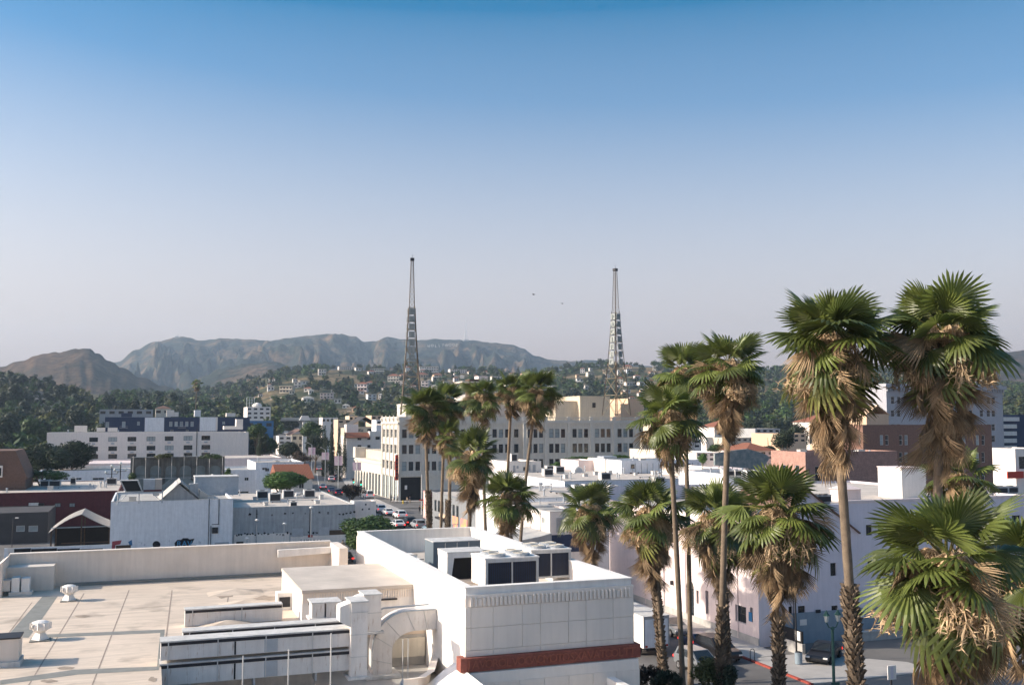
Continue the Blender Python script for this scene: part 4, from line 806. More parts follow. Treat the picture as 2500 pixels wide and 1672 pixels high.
# freeway overpass
ov = Fr(at(640, 1020, 640)[:2], radians(6)); zt_ = at(640, 1019, 640).z; ot = thing('freeway_overpass', 'pale concrete freeway overpass crossing behind the street', 'bridge', (ov.o.x, ov.o.y, 0), radians(6)); oL = ov.onv(1010, 1016)[0]
MB().box(-6, oL, 0, 14, zt_-2.2, zt_-.9).build('deck', K['conc'], ot); MB().box(-6, oL, -.3, -.002, zt_-1.6, zt_).build('barrier', K['conc'], ot); box_part('barrier', K['conc'], ot, -6, oL, 14.002, 14.3, zt_-1.6, zt_)
for x in (4, 24, 44, 64, 84): MB().prism([(x-.8, 0), (x+.8, 0), (x+.8, zt_-4), (x+2.2, zt_-2.21), (x-2.2, zt_-2.21), (x-.8, zt_-4)], 3, 11).build('pier', K['conc'], ot)
HB = small('tan_gabled_shop', 'tan gabled shop building with tall white sign pylon by the street', 712, 1060, 757, 470, 20, 'beige', 'tileroof', 3, 2, top='gable', ybot=1095)
box_part('sign_pylon', K['white2'], HB.t, HB.L*.55, HB.L*.78, -2.2, -1.0, 0, at(744, 1030, 468).z-HB.zb); MB().prism([(HB.L*.35, 0), (HB.L*.98, 0), (HB.L*.85, 2.2), (HB.L*.5, 2.2)], -2.4, -.8).build('pylon_crown', K['white2'], HB.t).location.z = at(744, 1026, 468).z-HB.zb
small('white_street_building', 'small white building facing the far end of the street', 680, 1064, 712, 450, 10, 'white', 'roofw', 2, 2, ybot=1085)
# --- right of the street
RT = small('red_tile_apartments', 'white three-storey apartment house with red tile eaves beyond the cypresses', 846, 1064, 935, 330, 14, 'white', 'tile', 0, ybot=1100)
for r in ((873,1067,882,1074), (897,1066,904,1073), (917,1066,927,1073), (873,1086,882,1093), (897,1086,904,1092)): fbox(RT, 'window', 'glass', r, -.06, .055)
MB().prism([(-.7, -.7), (-.7, -.5), (1.6, 1.1), (1.6, -.7)], -.5, RT.L*.62, 'x').build('tile_eaves', K['tile'], RT.t).location.z = RT.h+.02
box_part('white_parapet', K['white2'], RT.t, RT.L*.63, RT.L, -.1, 3, RT.h+.01, RT.h+1.5); box_part('roof_house', K['white2'], RT.t, .8, 4.8, 5, 9, RT.h+.1, RT.h+3.8)
small('tan_ridge_building', 'long tan building with dark ridge roof above the red tile apartments', 848, 1042, 936, 372, 14, 'beige', 'roofd', 4, top='gable', ybot=1058)
small('orange_block', 'orange and cream low blocks beyond the tan ridge roof', 824, 1024, 858, 420, 10, 'peach', 'roofw', 2, ybot=1034); small('yellow_block', 'yellow block on the skyline left of the theatre office corner', 852, 1015, 875, 440, 10, 'beige', 'roofw', 2, ybot=1027); small('yellow_gable', 'small pale yellow house at the top of the street corner', 906, 1014, 934, 430, 12, 'peach', 'roofw', 2, ybot=1024)
small('bluewhite_slope', 'pale slanted rooftop block beside the office corner', 918, 1025, 934, 360, 8, 'whiteblue', 'roofw', 1, ybot=1036); small('white_shop_row', 'low white shop row under the freeway at the street end', 786, 1019, 825, 480, 10, 'white', 'roofw', 4, ybot=1032)
# --- office building with the radio towers
O = Fr(atz(972, 1224, 0)[:2]); O.zb = 0; O.t = thing('office_building', 'four-storey cream office and theatre building under two radio towers', 'building', (O.o.x, O.o.y, 0), GA)
RW = random.Random(6); K['terra'] = M('cream_terracotta', (.66, .61, .53), var=.07, streak=.12, bump=.2)
OH = O.onv(980, 1026)[1]; vL = O.onu(932, 1100)[0]; uM = O.onv(1279, 1060)[0]; uE = O.onv(1562, 1060, -2.3)[0]
rowsY = ((1048, 1069), (1086, 1108), (1127, 1149))
fr = []; lf = []
for a_, b_ in rowsY:
    z1 = O.onv(985, a_)[1]; z0 = O.onv(985, b_)[1]
    for i in range(18):
        u0 = O.onv(981.5, 1100)[0] + i*1.72 + (i//3)*.75
        if u0 + 1.2 < uM - .3: fr.append((u0, u0+1.2, z0, z1))
    n = 4; vv = vL - .6
    for i in range(n):
        c = .8 + (vv-.8)*(i+.5)/n; lf.append((c-vv/n*.33, c+vv/n*.33, z0, z1))
gz0 = O.onv(985, 1165)[1]; fr.append((O.onv(978, 1200)[0], O.onv(1028, 1200)[0], .05, gz0))
for i in range(4): c = .8 + (vL-1.4)*(i+.5)/4; lf.append((c-vL/4*.36, c+vL/4*.36, .05, gz0))
mm = MB(); facade(mm, lambda a, z, d: (a, d, z), 0, uM, 0, OH, fr, .35); facade(mm, lambda a, z, d: (d, a, z), 0, vL, 0, OH, lf, .35); mm.quad((0, vL, 0), (uM, vL, 0), (uM, vL, OH), (0, vL, OH)); mm.build('corner_wall', K['terra'], O.t)
for h in fr[:-1]: window(O.t, 'f', h, .3, 'framed', RW.choice(('glass', 'glass', 'glass', 'blind')), 1, 2)
for h in lf[:-4]: window(O.t, 'l', h, .3, 'frame', 'glass', 3, 2)
h = fr[-1]; box_part('garage_opening', K['black'], O.t, h[0], h[1], .3, .34, h[2], h[3]); box_part('poster', K['white2'], O.t, h[0]+1.1, h[0]+1.7, .2, .29, 2.9, 3.9)
for h in lf[-4:]: window(O.t, 'l', h, .3, 'framed', 'blind', 2, 2, name='shopfront')
for i in range(5): c = .8 + (vL-1.4)*i/4; MB().box(-.22, -.003, c-.35, c+.35, gz0, OH).build('pilaster', K['terra'], O.t); MB().lathe([(.5, 0), (.55, .5), (.3, .7), (.05, 1.3)], 8, (-.1, c, OH+.02)).build('finial', K['terra'], O.t)
for i in range(8): u0 = O.onv(975, 1100)[0] + i*(1.72*3+.75) - .05; (u0 < uM-1) and MB().box(u0-.1, u0+.45, -.2, -.003, gz0+.9, OH).build('pilaster', K['terra'], O.t)
box_part('ledge', K['terra'], O.t, -.3, uM, -.28, -.004, gz0+.15, gz0+.8); MB().box(-.35, -.004, -.27, vL, OH-.9, OH-.5).build('cornice', K['terra'], O.t); box_part('cornice', K['terra'], O.t, 0, uM, -.3, -.004, OH-.9, OH-.5); MB().box(0, uM, 0, .4, OH+.003, OH+.9).build('parapet', K['terra'], O.t); box_part('parapet', K['terra'], O.t, -.02, .4, .402, vL, OH+.003, OH+.9); box_part('roof', K['roofw'], O.t, 0, uM, .4, 40, OH-1.2, OH-1.0)
a, z1 = O.onv(969, 1110, -.5); z0 = O.onv(969, 1172, -.5)[1]; sgn = thing('blade_sign', 'tall narrow red blade sign on the office building corner', 'sign', O.world(-.9, -.5, z0), GA); box_part('sign_body', K['redsign'], sgn, 0, .75, 0, .3, 0, z1-z0); [MB().box(.08, .67, -.03, -.002, .4+i*.86, .95+i*.86).build('letter_panel', K['darkred'], sgn) for i in range(int((z1-z0)/.9))]
# low arcaded wing along the street
vA = O.onu(866, 1170)[0]; zA = O.onu(932, 1128)[1]; lw = []; n = 9
for i in range(n): c = vL + .6 + (vA-vL-.8)*(i+.5)/n; lw.append((c-(vA-vL)/n*.34, c+(vA-vL)/n*.34, .05, gz0-.3))
mm = MB(); facade(mm, lambda a, z, d: (d, a, z), vL+.001, vA, 0, zA, lw, .5); mm.quad((0, vL+.01, zA), (14, vL+.01, zA), (14, vA, zA), (0, vA, zA)); mm.quad((0, vA, 0), (14, vA, 0), (14, vA, zA), (0, vA, zA)); mm.build('arcade_wing_wall', K['terra'], O.t)
for k_, h in enumerate(lw):
    c = (h[0]+h[1])/2; r = (h[1]-h[0])/2; box_part('shopfront', K['dimglass'], O.t, .42, .48, h[0], h[1], h[2], h[3])
    if k_ > 3:
        for s_ in (-1, 1): MB().prism([(c+s_*r, h[3]-r*1.4), (c+s_*r, h[3])] + [(c+s_*r*sin(i*pi/12), h[3]-r*1.4+r*1.4*cos(i*pi/12)) for i in range(7)], .002, .3, 'x').build('arch_spandrel', K['terra'], O.t)
zS = O.onu(932, 1101, 3)[1]; box_part('setback_storey', K['beige'], O.t, 3, 14, vL+.5, vA+2, zA+.01, zS); MB().box(-.3, 0, vL, vA+.2, zA-.7, zA-.3).build('string_course', K['terra'], O.t); box_part('corner_pylon', K['terra'], O.t, -.1, 3.4, vA-1, vA+2.4, zA+.01, zS+.6)
# projecting right wing
vP = -2.3; fr = []; groups = ((1339,1382), (1396,1438), (1451,1493), (1506,1548))
zrow = [(O.onv(1340, a_, vP)[1], O.onv(1340, b_, vP)[1]) for a_, b_ in ((1047,1068), (1083,1105), (1120,1141), (1158,1180))]
for ga, gb in ((1287,1328),) + groups:
    u0 = O.onv(ga, 1060, vP)[0]; u1 = O.onv(gb, 1060, vP)[0]; w_ = (u1-u0)/3
    for z1, z0 in zrow:
        for i in range(3): fr.append((u0+i*w_+w_*.13, u0+(i+1)*w_-w_*.13, z0, z1))
mm = MB(); OH2 = O.onv(1300, 1030, vP)[1]
facade(mm, lambda a, z, d: (a, vP+d, z), uM, uE, 0, OH2, fr, .35); mm.quad((uM, vP, 0), (uM, 0, 0), (uM, 0, OH2), (uM, vP, OH2)); mm.quad((uE, vP, 0), (uE, 40, 0), (uE, 40, OH2), (uE, vP, OH2)); mm.build('front_wall', K['terra'], O.t)
for k_, h in enumerate(fr): window(O.t, 'f', h, .3, 'framed', RW.choice(('glass', 'glass', 'glass', 'glass', 'blind')), 1, 2, off=vP)
for h in fr: box_part('sill', K['terra'], O.t, h[0]-.12, h[1]+.12, vP-.12, vP-.003, h[2]-.2, h[2]-.003)
for x in (1281, 1333.5, 1389, 1444.5, 1500, 1555): a = O.onv(x, 1060, vP)[0]; box_part('pilaster', K['terra'], O.t, a-.45, a+.45, vP-.3, vP-.004, 0, OH2)
box_part('cornice', K['terra'], O.t, uM-.3, uE+.2, vP-.45, vP-.005, OH2-.35, OH2+.05); box_part('parapet_base', K['terra'], O.t, uM, uE, vP, vP+.4, OH2+.003, OH2+.35); box_part('parapet_cap', K['terra'], O.t, uM-.05, uE, vP-.05, vP+.45, OH2+1.05, OH2+1.25)
bal = MB().lathe([(.06, 0), (.13, .25), (.06, .45), (.09, .7)], 6).mesh('baluster', K['terra']); i = 0
while uM+.3+i*.42 < uE: link('baluster', bal, O.t, (uM+.3+i*.42, vP+.2, OH2+.35)); i += 1
for x in (1281, 1333.5, 1389, 1444.5, 1500, 1555): a = O.onv(x, 1060, vP)[0]; box_part('parapet_pier', K['terra'], O.t, a-.4, a+.4, vP-.06, vP+.46, OH2+.36, OH2+1.4)
box_part('roof', K['roofw'], O.t, uM, uE, vP+.4, 40, OH2-.3, OH2-.1)
# penthouses and stage roof behind
def pent(label, px0, px1, y0, v, d, mat, hole=None, name='roof_penthouse'):
    u0, z1 = O.onv(px0, y0, v); u1 = O.onv(px1, y0, v)[0]; t = thing(name, label, 'penthouse', O.world(u0, v, OH-1), GA); box_part('wall', K[mat], t, 0, u1-u0, 0, d, 0, z1-OH+1); box_part('coping', K[mat], t, -.1, u1-u0+.1, -.1, d+.1, z1-OH+1.003, z1-OH+1.3)
    if hole: a, b, c, e = O.rv(*hole, v); w_ = box_part('window', K['framed'], t, a-u0, b-u0, -.06, -.003, c-OH+1, e-OH+1); box_part('pane', K['glass'], w_, a-u0+.1, b-u0-.1, -.075, -.061, c-OH+1.1, e-OH+.9)
    return t
pent('beige roof penthouse with small window left of the right-hand radio tower', 1416, 1489, 969, 14, 18, 'beige', (1446, 983, 1454, 995)); pent('lower beige penthouse wing left of the larger one', 1356, 1416, 981, 16, 14, 'beige'); pent('lit cream roof block beside the left radio tower foot', 992, 1040, 988, 6, 10, 'terra'); pent('orange-beige roof block right of the right radio tower', 1533, 1572, 975, 30, 14, 'peach'); pent('small tan roof block behind the right radio tower feet', 1515, 1534, 988, 26, 12, 'peach')
au = thing('auditorium_roof', 'pale curved auditorium roof rising behind the palm crowns', 'roof', O.world(O.onv(1100, 985, 26)[0], 26, OH-1), GA); uw = O.onv(1350, 985, 26)[0]-O.onv(1100, 985, 26)[0]; zr = O.onv(1190, 955, 34)[1]-OH+1
MB().prism([(uw*i/14, zr*sin(pi*(i+.8)/15.6)) for i in range(15)] + [(uw, 0), (0, 0)], 0, 26).build('curved_roof', K['roofw'], au); box_part('roof_house', K['wood'], au, uw*.24, uw*.34, 6, 10, zr*.7, zr+3.4); box_part('roof_house', K['pink'], au, uw*.35, uw*.44, 8, 12, zr*.8, zr+4.4); box_part('roof_slab', K['roofw'], au, uw*.16, uw*.48, 5, 13, zr+2.3, zr+2.7)
# --- radio towers
def tower(label, pc, ybase, ytop, D, wb, letters, rot, side):
    B0 = at(pc, ybase, D); T0 = at(pc, ytop, D); H = T0.z - B0.z; t = thing('radio_tower', label, 'tower', B0, rot)
    ym = at(pc, 752 if side == 0 else 765, D).z - B0.z
    def half(z):
        if z > ym: return .66 + (.32-.66) * (z-ym) / (H-ym)
        q = z/ym; return wb/2*(1-q)**1.25 + .80*(1-(1-q)**1.25)
    zs = [H*i/44 for i in range(45)]
    for sx, sy in ((-1,-1),(1,-1),(1,1),(-1,1)): MB().tube([(sx*half(z), sy*half(z), z) for z in zs], [.17 if z < H*.36 else (.12 if z < ym else .08) for z in zs], 4).build('leg', K['rust'], t)
    for k_, (A, Bv) in enumerate((((-1,-1),(1,-1)), ((1,-1),(1,1)), ((1,1),(-1,1)), ((-1,1),(-1,-1)))):
        m = MB(); z = 0; i = 0
        while z < H - .5:
            st = max(.9, half(z)*2.0 if z < ym else half(z)*2.2); z2 = min(z+st, H); h0, h1 = half(z), half(z2)
            rr = .07 if z < H*.36 else (.045 if z < ym else .026)
            m.bar((A[0]*h0, A[1]*h0, z), (Bv[0]*h1, Bv[1]*h1, z2), rr); m.bar((Bv[0]*h0, Bv[1]*h0, z), (A[0]*h1, A[1]*h1, z2), rr); m.bar((A[0]*h1, A[1]*h1, z2), (Bv[0]*h1, Bv[1]*h1, z2), rr); z = z2; i += 1
        m.build('lattice_face', K['rustp'], t)
    box_part('platform', K['dark'], t, -.5, .5, -.5, .5, H, H+.7); MB().tube([(0,0,H+.7),(0,0,H+1.7)], .04, 5).build('antenna_rod', K['dark'], t)
    ya = 752 if side == 0 else 765; yb_ = 884 if side == 0 else 893; n = 7
    for i, ch in enumerate(letters):
        zc_ = at(pc, ya + (yb_-ya)*(i+.45)/n, D).z - B0.z; hh = half(zc_)
        for fdir in range(4):
            if side == 0 and fdir in (1, 2): continue
            if side == 1 and fdir in (1,): continue
            pn = link('letter_panel', MB().box(-.75, .75, -.25, -.05, -.85, .75).mesh('letter_panel', K['panelpale']), t, (0, 0, zc_)); pn.rotation_euler = (0, 0, fdir*pi/2); off = Matrix.Rotation(fdir*pi/2, 3, 'Z') @ Vector((0, -hh, 0)); pn.location = (off.x, off.y, zc_)
            link('letter', text_mesh(ch, 1.8, .03, 'letter', K['letterc']), pn, (0, -.36, -.75), (pi/2, 0, 0))
    return t
K['rust'] = M('tower_steel', (.11, .085, .065), var=.3, scale=.6); K['rustp'] = M('tower_bracing', (.30, .25, .17), var=.3, scale=.6); K['panelpale'] = M('sign_box', (.36, .38, .36), var=.12, scale=1, streak=.2); K['letterc'] = M('sign_letter', (.25, .28, .27), var=.2)
tower('lattice radio tower with stacked letter boxes, the left of the two', 1003.5, 1012, 637, 252, 5.2, 'PACIFIC', radians(8), 0)
tower('lattice radio tower with letter boxes seen edge-on, the right of the two', 1505, 1014, 662, 268, 5.4, 'PACIFIC', radians(42), 1)
# --- white blocks between the palms
M1 = B('white_tall_block', 'white block with gridded window left of the long flat roofs', 1243, 1127, 1321, 190, 12, 'white', 'roofw', wins=[(1267,1156,1302,1182)], par=.3, mx=3, mz=2)
onroof(M1, 'small black-topped roof cooler on the white block', 1256, 1128, w=1.2, d=1, h=1.6)
MA = B('wide_flat_building', 'wide flat-roofed pale building across the centre right', 1378, 1175, 1765, 160, 36, 'whiteblue', 'roofw', par=.12)
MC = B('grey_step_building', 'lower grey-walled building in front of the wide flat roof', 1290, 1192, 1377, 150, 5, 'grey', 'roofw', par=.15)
MD = B('front_flat_building', 'pale flat building with shaded front wall behind the small palm', 1280, 1217, 1620, 128, 20, 'whiteblue', 'roofw', par=.12)
ME = B('low_strip_building', 'lowest white strip roof in front of the shaded wall', 1270, 1236, 1560, 119, 7, 'whiteblue', 'roofw', par=.1)
SH = B('small_white_house', 'small bright white house with pale shutter beside the stage house parapet', 1342, 1250, 1430, 106, 8.5, 'white', 'roofw', left=[(1323,1262,1332,1279,'blind')], par=.2)
fbox(SH, 'dark_base', 'navy', (1342, 1306, 1430, 1345), -.05, .045); fbox(SH, 'downpipe', 'galv', (1376, 1253, 1378, 1306), -.12, .1)
MB().prism([(-6, 0), (-.01, 0), (-.01, SH.onv(1342, 1300)[1]), (-1.4, SH.onv(1342, 1293)[1]-.6), (-6, SH.onv(1290, 1325)[1])], -.5, 7).build('lean_to', K['grey'], SH.t)
PB = B('pink_roof_block', 'pinkish block rising from the flat roof beside the half-round vent', 1412, 1124, 1461, 196, 9, 'pink', 'roofw', par=.2)
OB = B('ornate_white_block', 'small white block with three arched niches on the roofs', 1477, 1120, 1515, 192, 8, 'white', 'roofw', wins=[(1482,1151,1486,1156), (1490,1151,1494,1156), (1503,1152,1507,1156)], par=.25, mx=1); fbox(OB, 'roof_tank', 'galv', (1474, 1114, 1506, 1120), .5, 3)
box_part('front_grille', K['cream'], OB.t, .2, OB.L-.2, -.06, -.003, OB.h-3.2, OB.h-1.0)
LG = B('long_grey_building', 'long blue-grey windowed building with roof railings on the flat roofs', 1517, 1124, 1711, 186, 10, 'whiteblue', 'roofg', wins=[(1540,1133,1550,1144), (1610,1133,1622,1143), (1678,1132,1686,1142)], par=.4, mx=1, fm='framed')
rl = MB(); [rl.bar((x*LG.L/14, -1, LG.h-5), (x*LG.L/14, -1, LG.h-.5), .04) for x in range(2, 15)]; rl.bar((LG.L*.15, -1, LG.h-2.4), (LG.L, -1, LG.h-2.4), .04); rl.build('railing', K['dark'], LG.t); fbox(LG, 'brown_panel', 'wood', (1538, 1153, 1560, 1166), -.05, .045); fbox(LG, 'brown_panel', 'wood', (1652, 1152, 1690, 1162), -.05, .045)
P = atz(1414, 1154, MA.roofz); t = thing('half_round_vent', 'white half-round roof cowl on the wide flat roof', 'vent', (P.x, P.y, MA.roofz), GA); MB().prism([(1.0*cos(i*pi/10), 1.25*sin(i*pi/10)) for i in range(11)], 0, 1.4).build('cowl', K['wallw'], t); MB().prism([(.75*cos(i*pi/10), .95*sin(i*pi/10)+.02) for i in range(11)], -.01, -.002).build('mouth', K['galv'], t)
for px, py, l in ((1346, 1148, 'cream cabinet roof unit behind the white block'), (1368, 1150, 'dark-sided roof unit left of the half-round vent'), (1340, 1157, 'low dark skylight box beside the white block'), (1612, 1175, 'white compact roof unit before the long grey building'), (1480, 1168, 'small roof pipe box near the ornate block')): onroof(MA, l, px, py + 6, w=1.7, d=1.3, h=1.3 if py < 1170 else 1.0)
for px, py, l in ((1413, 1206, 'tan cabinet unit on the front flat roof'), (1500, 1207, 'white wide cooler on the front flat roof'), (1438, 1204, 'round-backed fan unit on the front flat roof')): onroof(MD, l, px, py, w=1.3, d=1.2, h=1.2)
WR = B('white_right_block', 'white roof block between the palms left of the brick building', 1712, 1144, 1780, 172, 14, 'white', 'roofw', wins=[(1738,1152,1750,1162)], par=.3, mx=1)
HW = B('white_hall', 'pale hall with row of dark roof units and tiled edge before the brick building', 1776, 1158, 1926, 122, 12, 'whiteblue', 'roofw', par=.4)
for i, x in enumerate((1786, 1803, 1832, 1850)): onroof(HW, 'dark roof unit on the pale hall, number %s from the left' % ('one', 'two', 'three', 'four')[i] if 0 else ('leftmost', 'second', 'third', 'rightmost')[i] + ' roof unit along the front of the pale hall', x, 1166, w=.9, d=.9, h=.9)
MB().prism([(-.4, -1.6), (-.4, -1.4), (3, 0), (3, -1.6)], 0, HW.L*.4, 'x').build('tile_eaves', K['tile'], HW.t).location.z = HW.h-1.4
rb = Fr(at(1745, 1100, 175)[:2], GA); t = thing('rooftop_billboard', 'dark curved rooftop billboard back beside the brick building', 'billboard', (rb.o.x, rb.o.y, 0), GA); a, b, c, d = rb.rv(1745, 1096, 1880, 1133)
MB().prism([(a, c), (b*.85, c-1), (b, c+1.2), (b*.92, d-1), (b*.6, d), (b*.3, d-.3), (a, d-.8)], 0, .5).build('board', M('mural_print', (.10, .15, .17), col2=(.32, .33, .30), scale=1.1), t); [MB().bar((a+(b-a)*q, .8, 11), (a+(b-a)*q, .3, c+.2), .08).build('prop', K['dark'], t) for q in (.1, .35, .6, .85)]
MB().box(-1, b+1, 1, 12, 0, 11.2).build('carrier_block', K['pink'], t)
# --- brick building
def brickwall(): 
    m = M('old_brick', (.42, .25, .20), var=.2, scale=1.5); t = m.node_tree; N = t.nodes; L = t.links.new; b = N['Principled BSDF']; src = b.inputs['Base Color'].links[0].from_socket; tc = N.new('ShaderNodeTexCoord')
    sx = N.new('ShaderNodeSeparateXYZ'); L(tc.outputs['Object'], sx.inputs[0]); ad = N.new('ShaderNodeMath'); L(sx.outputs[0], ad.inputs[0]); L(sx.outputs[1], ad.inputs[1]); cb_ = N.new('ShaderNodeCombineXYZ'); L(ad.outputs[0], cb_.inputs[0]); L(sx.outputs[2], cb_.inputs[1])
    br = N.new('ShaderNodeTexBrick'); br.inputs['Scale'].default_value = 3.2; br.inputs['Mortar Size'].default_value = .03; br.inputs['Color1'].default_value = (.75, .72, .7, 1); br.inputs['Color2'].default_value = (1.15, 1.1, 1.05, 1); br.inputs['Mortar'].default_value = (.8, .85, .9, 1); L(cb_.outputs[0], br.inputs['Vector'])
    mu = N.new('ShaderNodeMix'); mu.data_type = 'RGBA'; mu.blend_type = 'MULTIPLY'; mu.inputs[0].default_value = 1; L(src, mu.inputs[6]); L(br.outputs[0], mu.inputs[7]); L(mu.outputs[2], b.inputs['Base Color']); return m
K['oldbrick'] = brickwall()
BR = B('pink_brick_building', 'weathered pink brick building with tall sash windows behind the palms', 1966, 1103, 2190, 140, 8.2, 'oldbrick', 'roofg', wins=[(1990,1138,2008,1175), (2146,1135,2160,1174)], left=[(1909,1134,1919,1158), (1940,1135,1952,1172)], par=.5, mx=1, mz=2)
for x, y in ((1985, 1195), (2003, 1200)): 
    pass
PE = B('peach_block', 'peach sunlit block behind the tallest palm trunk', 2062, 1035, 2094, 215, 12, 'peach', 'roofw', left=[(1975,1052,1990,1085)], par=.4)
BB = B('brown_brick_building', 'dark brown brick building with paired windows behind the right-hand palms', 2108, 1037, 2420, 198, 9, 'brownbrick', 'roofd', wins=[(x, y, x+9, y+24, 'blind' if (x+y) % 3 == 0 else 'glass') for y in (1062, 1104, 1148) for x in (2148,2161,2195,2208,2242,2255,2290,2303,2336,2349,2382,2396)], left=[(2096,1062,2101,1084)], par=.7, mx=1, mz=2)
box_part('pediment', K['peach'], BB.t, BB.L*.13, BB.L*.3, 4, 12, BB.h+.01, BB.h+2.2); gable(BB.t, BB.L*.13, BB.L*.3, 4, 12, BB.h+2.2, BB.h+4, 'peach', 'y', .2, 'pediment_roof')
for i in range(9): box_part('window_unit', K['galv'], BB.t, *BB.rv(2162+i*27, 1078 + (i % 3)*42, 2169+i*27, 1085 + (i % 3)*42, -.4)[:2], -.4, -.01, 6 + (i % 3)*3.3, 6.5 + (i % 3)*3.3) if 0 else None
K['towergrey'] = M('grey_stone_tower', (.40, .40, .43), var=.1, streak=.15)
BT = B('beaux_arts_tower', 'tall grey corner tower with bracketed cornice and arched windows at right', 2168, 936, 2446, 330, 24, 'towergrey', 'roofg', wins=[(x, y, x+9, y+(16 if y > 970 else 18), 'glass') for y in (968, 1001, 1035, 1063) for x in (2175,2190,2252,2266,2300,2314,2352,2366,2392,2409,2421)], par=.5, mx=1, mz=2)
box_part('cornice', K['towergrey'], BT.t, -1, BT.L+1, -1.1, -.005, BT.h-1.6, BT.h-.3); box_part('string_course', K['towergrey'], BT.t, -.3, BT.L+.3, -.3, -.006, BT.h-4.2, BT.h-3.8); brk = MB().box(-.22, .22, -.9, -.004, -.9, 0).mesh('bracket', K['towergrey']); i = 0
while i*1.1 < BT.L: link('bracket', brk, BT.t, (i*1.1, 0, BT.h-1.62)); i += 1
K['bluepanel'] = M('blue_sign_panel', (.03, .17, .36), var=.15, rough=.4); bs = thing('blue_rooftop_sign', 'blue and white rooftop sign panels half hidden by the tallest right palm', 'sign', BT.world(BT.onv(2378, 900, 6)[0], 6, BT.H-.5), GA)
for i, (y0, y1) in enumerate(((835, 853), (868, 888))): a, b, c, d = BT.rv(2376, y0, 2412, y1, 6); MB().box(0, b-a, 0, .8, c-BT.H+.5, d-BT.H+.5).build('panel', K['bluepanel'], bs); MB().box(b-a+.05, b-a+.5, -.1, .9, c-BT.H+.5, d-BT.H+.5).build('edge_strip', K['white2'], bs)
MB().box(1, 1.4, .2, .6, 0, at(2390, 840, 336).z-BT.H+.5).build('mast', K['galv'], bs); MB().box(3.4, 3.8, .2, .6, 0, at(2390, 840, 336).z-BT.H+.5).build('mast', K['galv'], bs)
MO = B('banded_office', 'modern office with white horizontal bands at the right edge', 2445, 1012, 2560, 372, 18, 'navy', 'roofw', par=.3)
for i in range(6): fbox(MO, 'white_band', 'white', (2446, 1018 + i*17.5, 2483 + (6 if i == 0 else 0), 1028 + i*17.5), -1.2, 1.19)
t = small('corner_shop', 'low white shop with red fascia at the right edge', 2478, 1095, 2560, 260, 12, 'white', 'roofw', 2, ybot=1160); fbox(t, 'red_sign', 'redsign', (2460, 1151, 2500, 1167), -1.0, .3)
# --- pink and lavender building by the side street
LV = Fr(atz(1854, 1580, 0)[:2]); LV.zb = 0; LV.t = thing('lavender_building', 'pale pink and lavender stucco apartment building beside the side street', 'building', (LV.o.x, LV.o.y, 0), GA)
LH = LV.onv(2100, 1229)[1]; LE = 34; LW = 30; hf = []
for r in ((2024,1289,2038,1318), (2058,1282,2078,1313), (2114,1281,2130,1306), (2143,1280,2160,1305), (2027,1374,2042,1405), (2062,1368,2081,1401), (2118,1368,2135,1393), (2144,1367,2162,1392), (2030,1478,2046,1500), (1925,1480,1935,1503), (1948,1479,1966,1502), (2420,1262,2440,1290), (2470,1258,2492,1290)): hf.append(LV.rv(*r))
hl = []
for r in ((1676,1432,1695,1513), (1700,1440,1706,1474), (1795,1474,1822,1524), (1831,1481,1838,1518), (1722,1440,1730,1500)): hl.append(LV.ru(*r))
hl = [(a, b, max(c, .1), d) for a, b, c, d in hl]; hf = [(a, b, c, d) for a, b, c, d in hf]
mm = MB(); facade(mm, lambda a, z, d: (a, d, z), 0, LE, 0, LH, hf, .2); mm.quad((LE, 0, 0), (LE, LW, 0), (LE, LW, LH), (LE, 0, LH)); mm.quad((0, LW, 0), (LE, LW, 0), (LE, LW, LH), (0, LW, LH)); mm.box(0, LE, .001, .4, LH, LH+.02)
ga0 = LV.onv(1900, 1250)[0]; gap, gz = LV.onv(1970, 1197); mm.prism([(0.0, LH-2.4), (gap*2, LH-2.4), (gap, gz)], .01, .5); mm.build('front_wall', K['lav'], LV.t)
mm = MB(); facade(mm, lambda a, z, d: (d, a, z), 0, LW, 0, LH-1.5, hl, .35); mm.build('street_wall', K['pink'], LV.t)
gable(LV.t, 0, gap*2, 0, 9, LH-2.4, gz+.12, 'tileroof', 'y', .25, 'gable_roof'); MB().quad((gap*2, .4, LH-.25), (LE, .4, LH-.25), (LE, LW, LH-.25), (gap*2, LW, LH-.25)).build('flat_roof', K['roofw'], LV.t); MB().quad((0, 9, LH-1.6), (gap*2, 9, LH-1.6), (gap*2, LW, LH-1.6), (0, LW, LH-1.6)).build('flat_roof', K['roofw'], LV.t); box_part('parapet', K['pink'], LV.t, gap*2-1.5, LE, -.02, .3, LH+.021, LH+.3)
for h in hf: window(LV.t, 'f', h, .18, 'framed', 'glass', 2 if h[1]-h[0] > .6 else 1, 1)
for k_, h in enumerate(hl): window(LV.t, 'l', h, .33, 'framed', 'glass', 1, 2 if k_ else 1, name='door' if k_ == 0 else 'window')
h = hl[0]; c = (h[0]+h[1])/2; r = (h[1]-h[0])/2
MB().prism([(c+r*cos(i*pi/10), h[3]-.02+r*1.1*sin(i*pi/10)) for i in range(11)], -.02, .02, 'x').build('arch_head', K['framed'], LV.t)
for r in ((2062,1328,2076,1337), (2064,1413,2078,1421)): fbox(LV, 'window_unit', 'white', r, -.35, .34)
for r in ((1938,1440,1941,1600),): fbox(LV, 'downpipe', 'dark', r, -.15, .1)
for r in ((2457,1232,2460,1302),): fbox(LV, 'downpipe', 'dark', r, -.15, .1); fbox(LV, 'rain_head', 'dark', (2453,1230,2464,1238), -.25, .2)
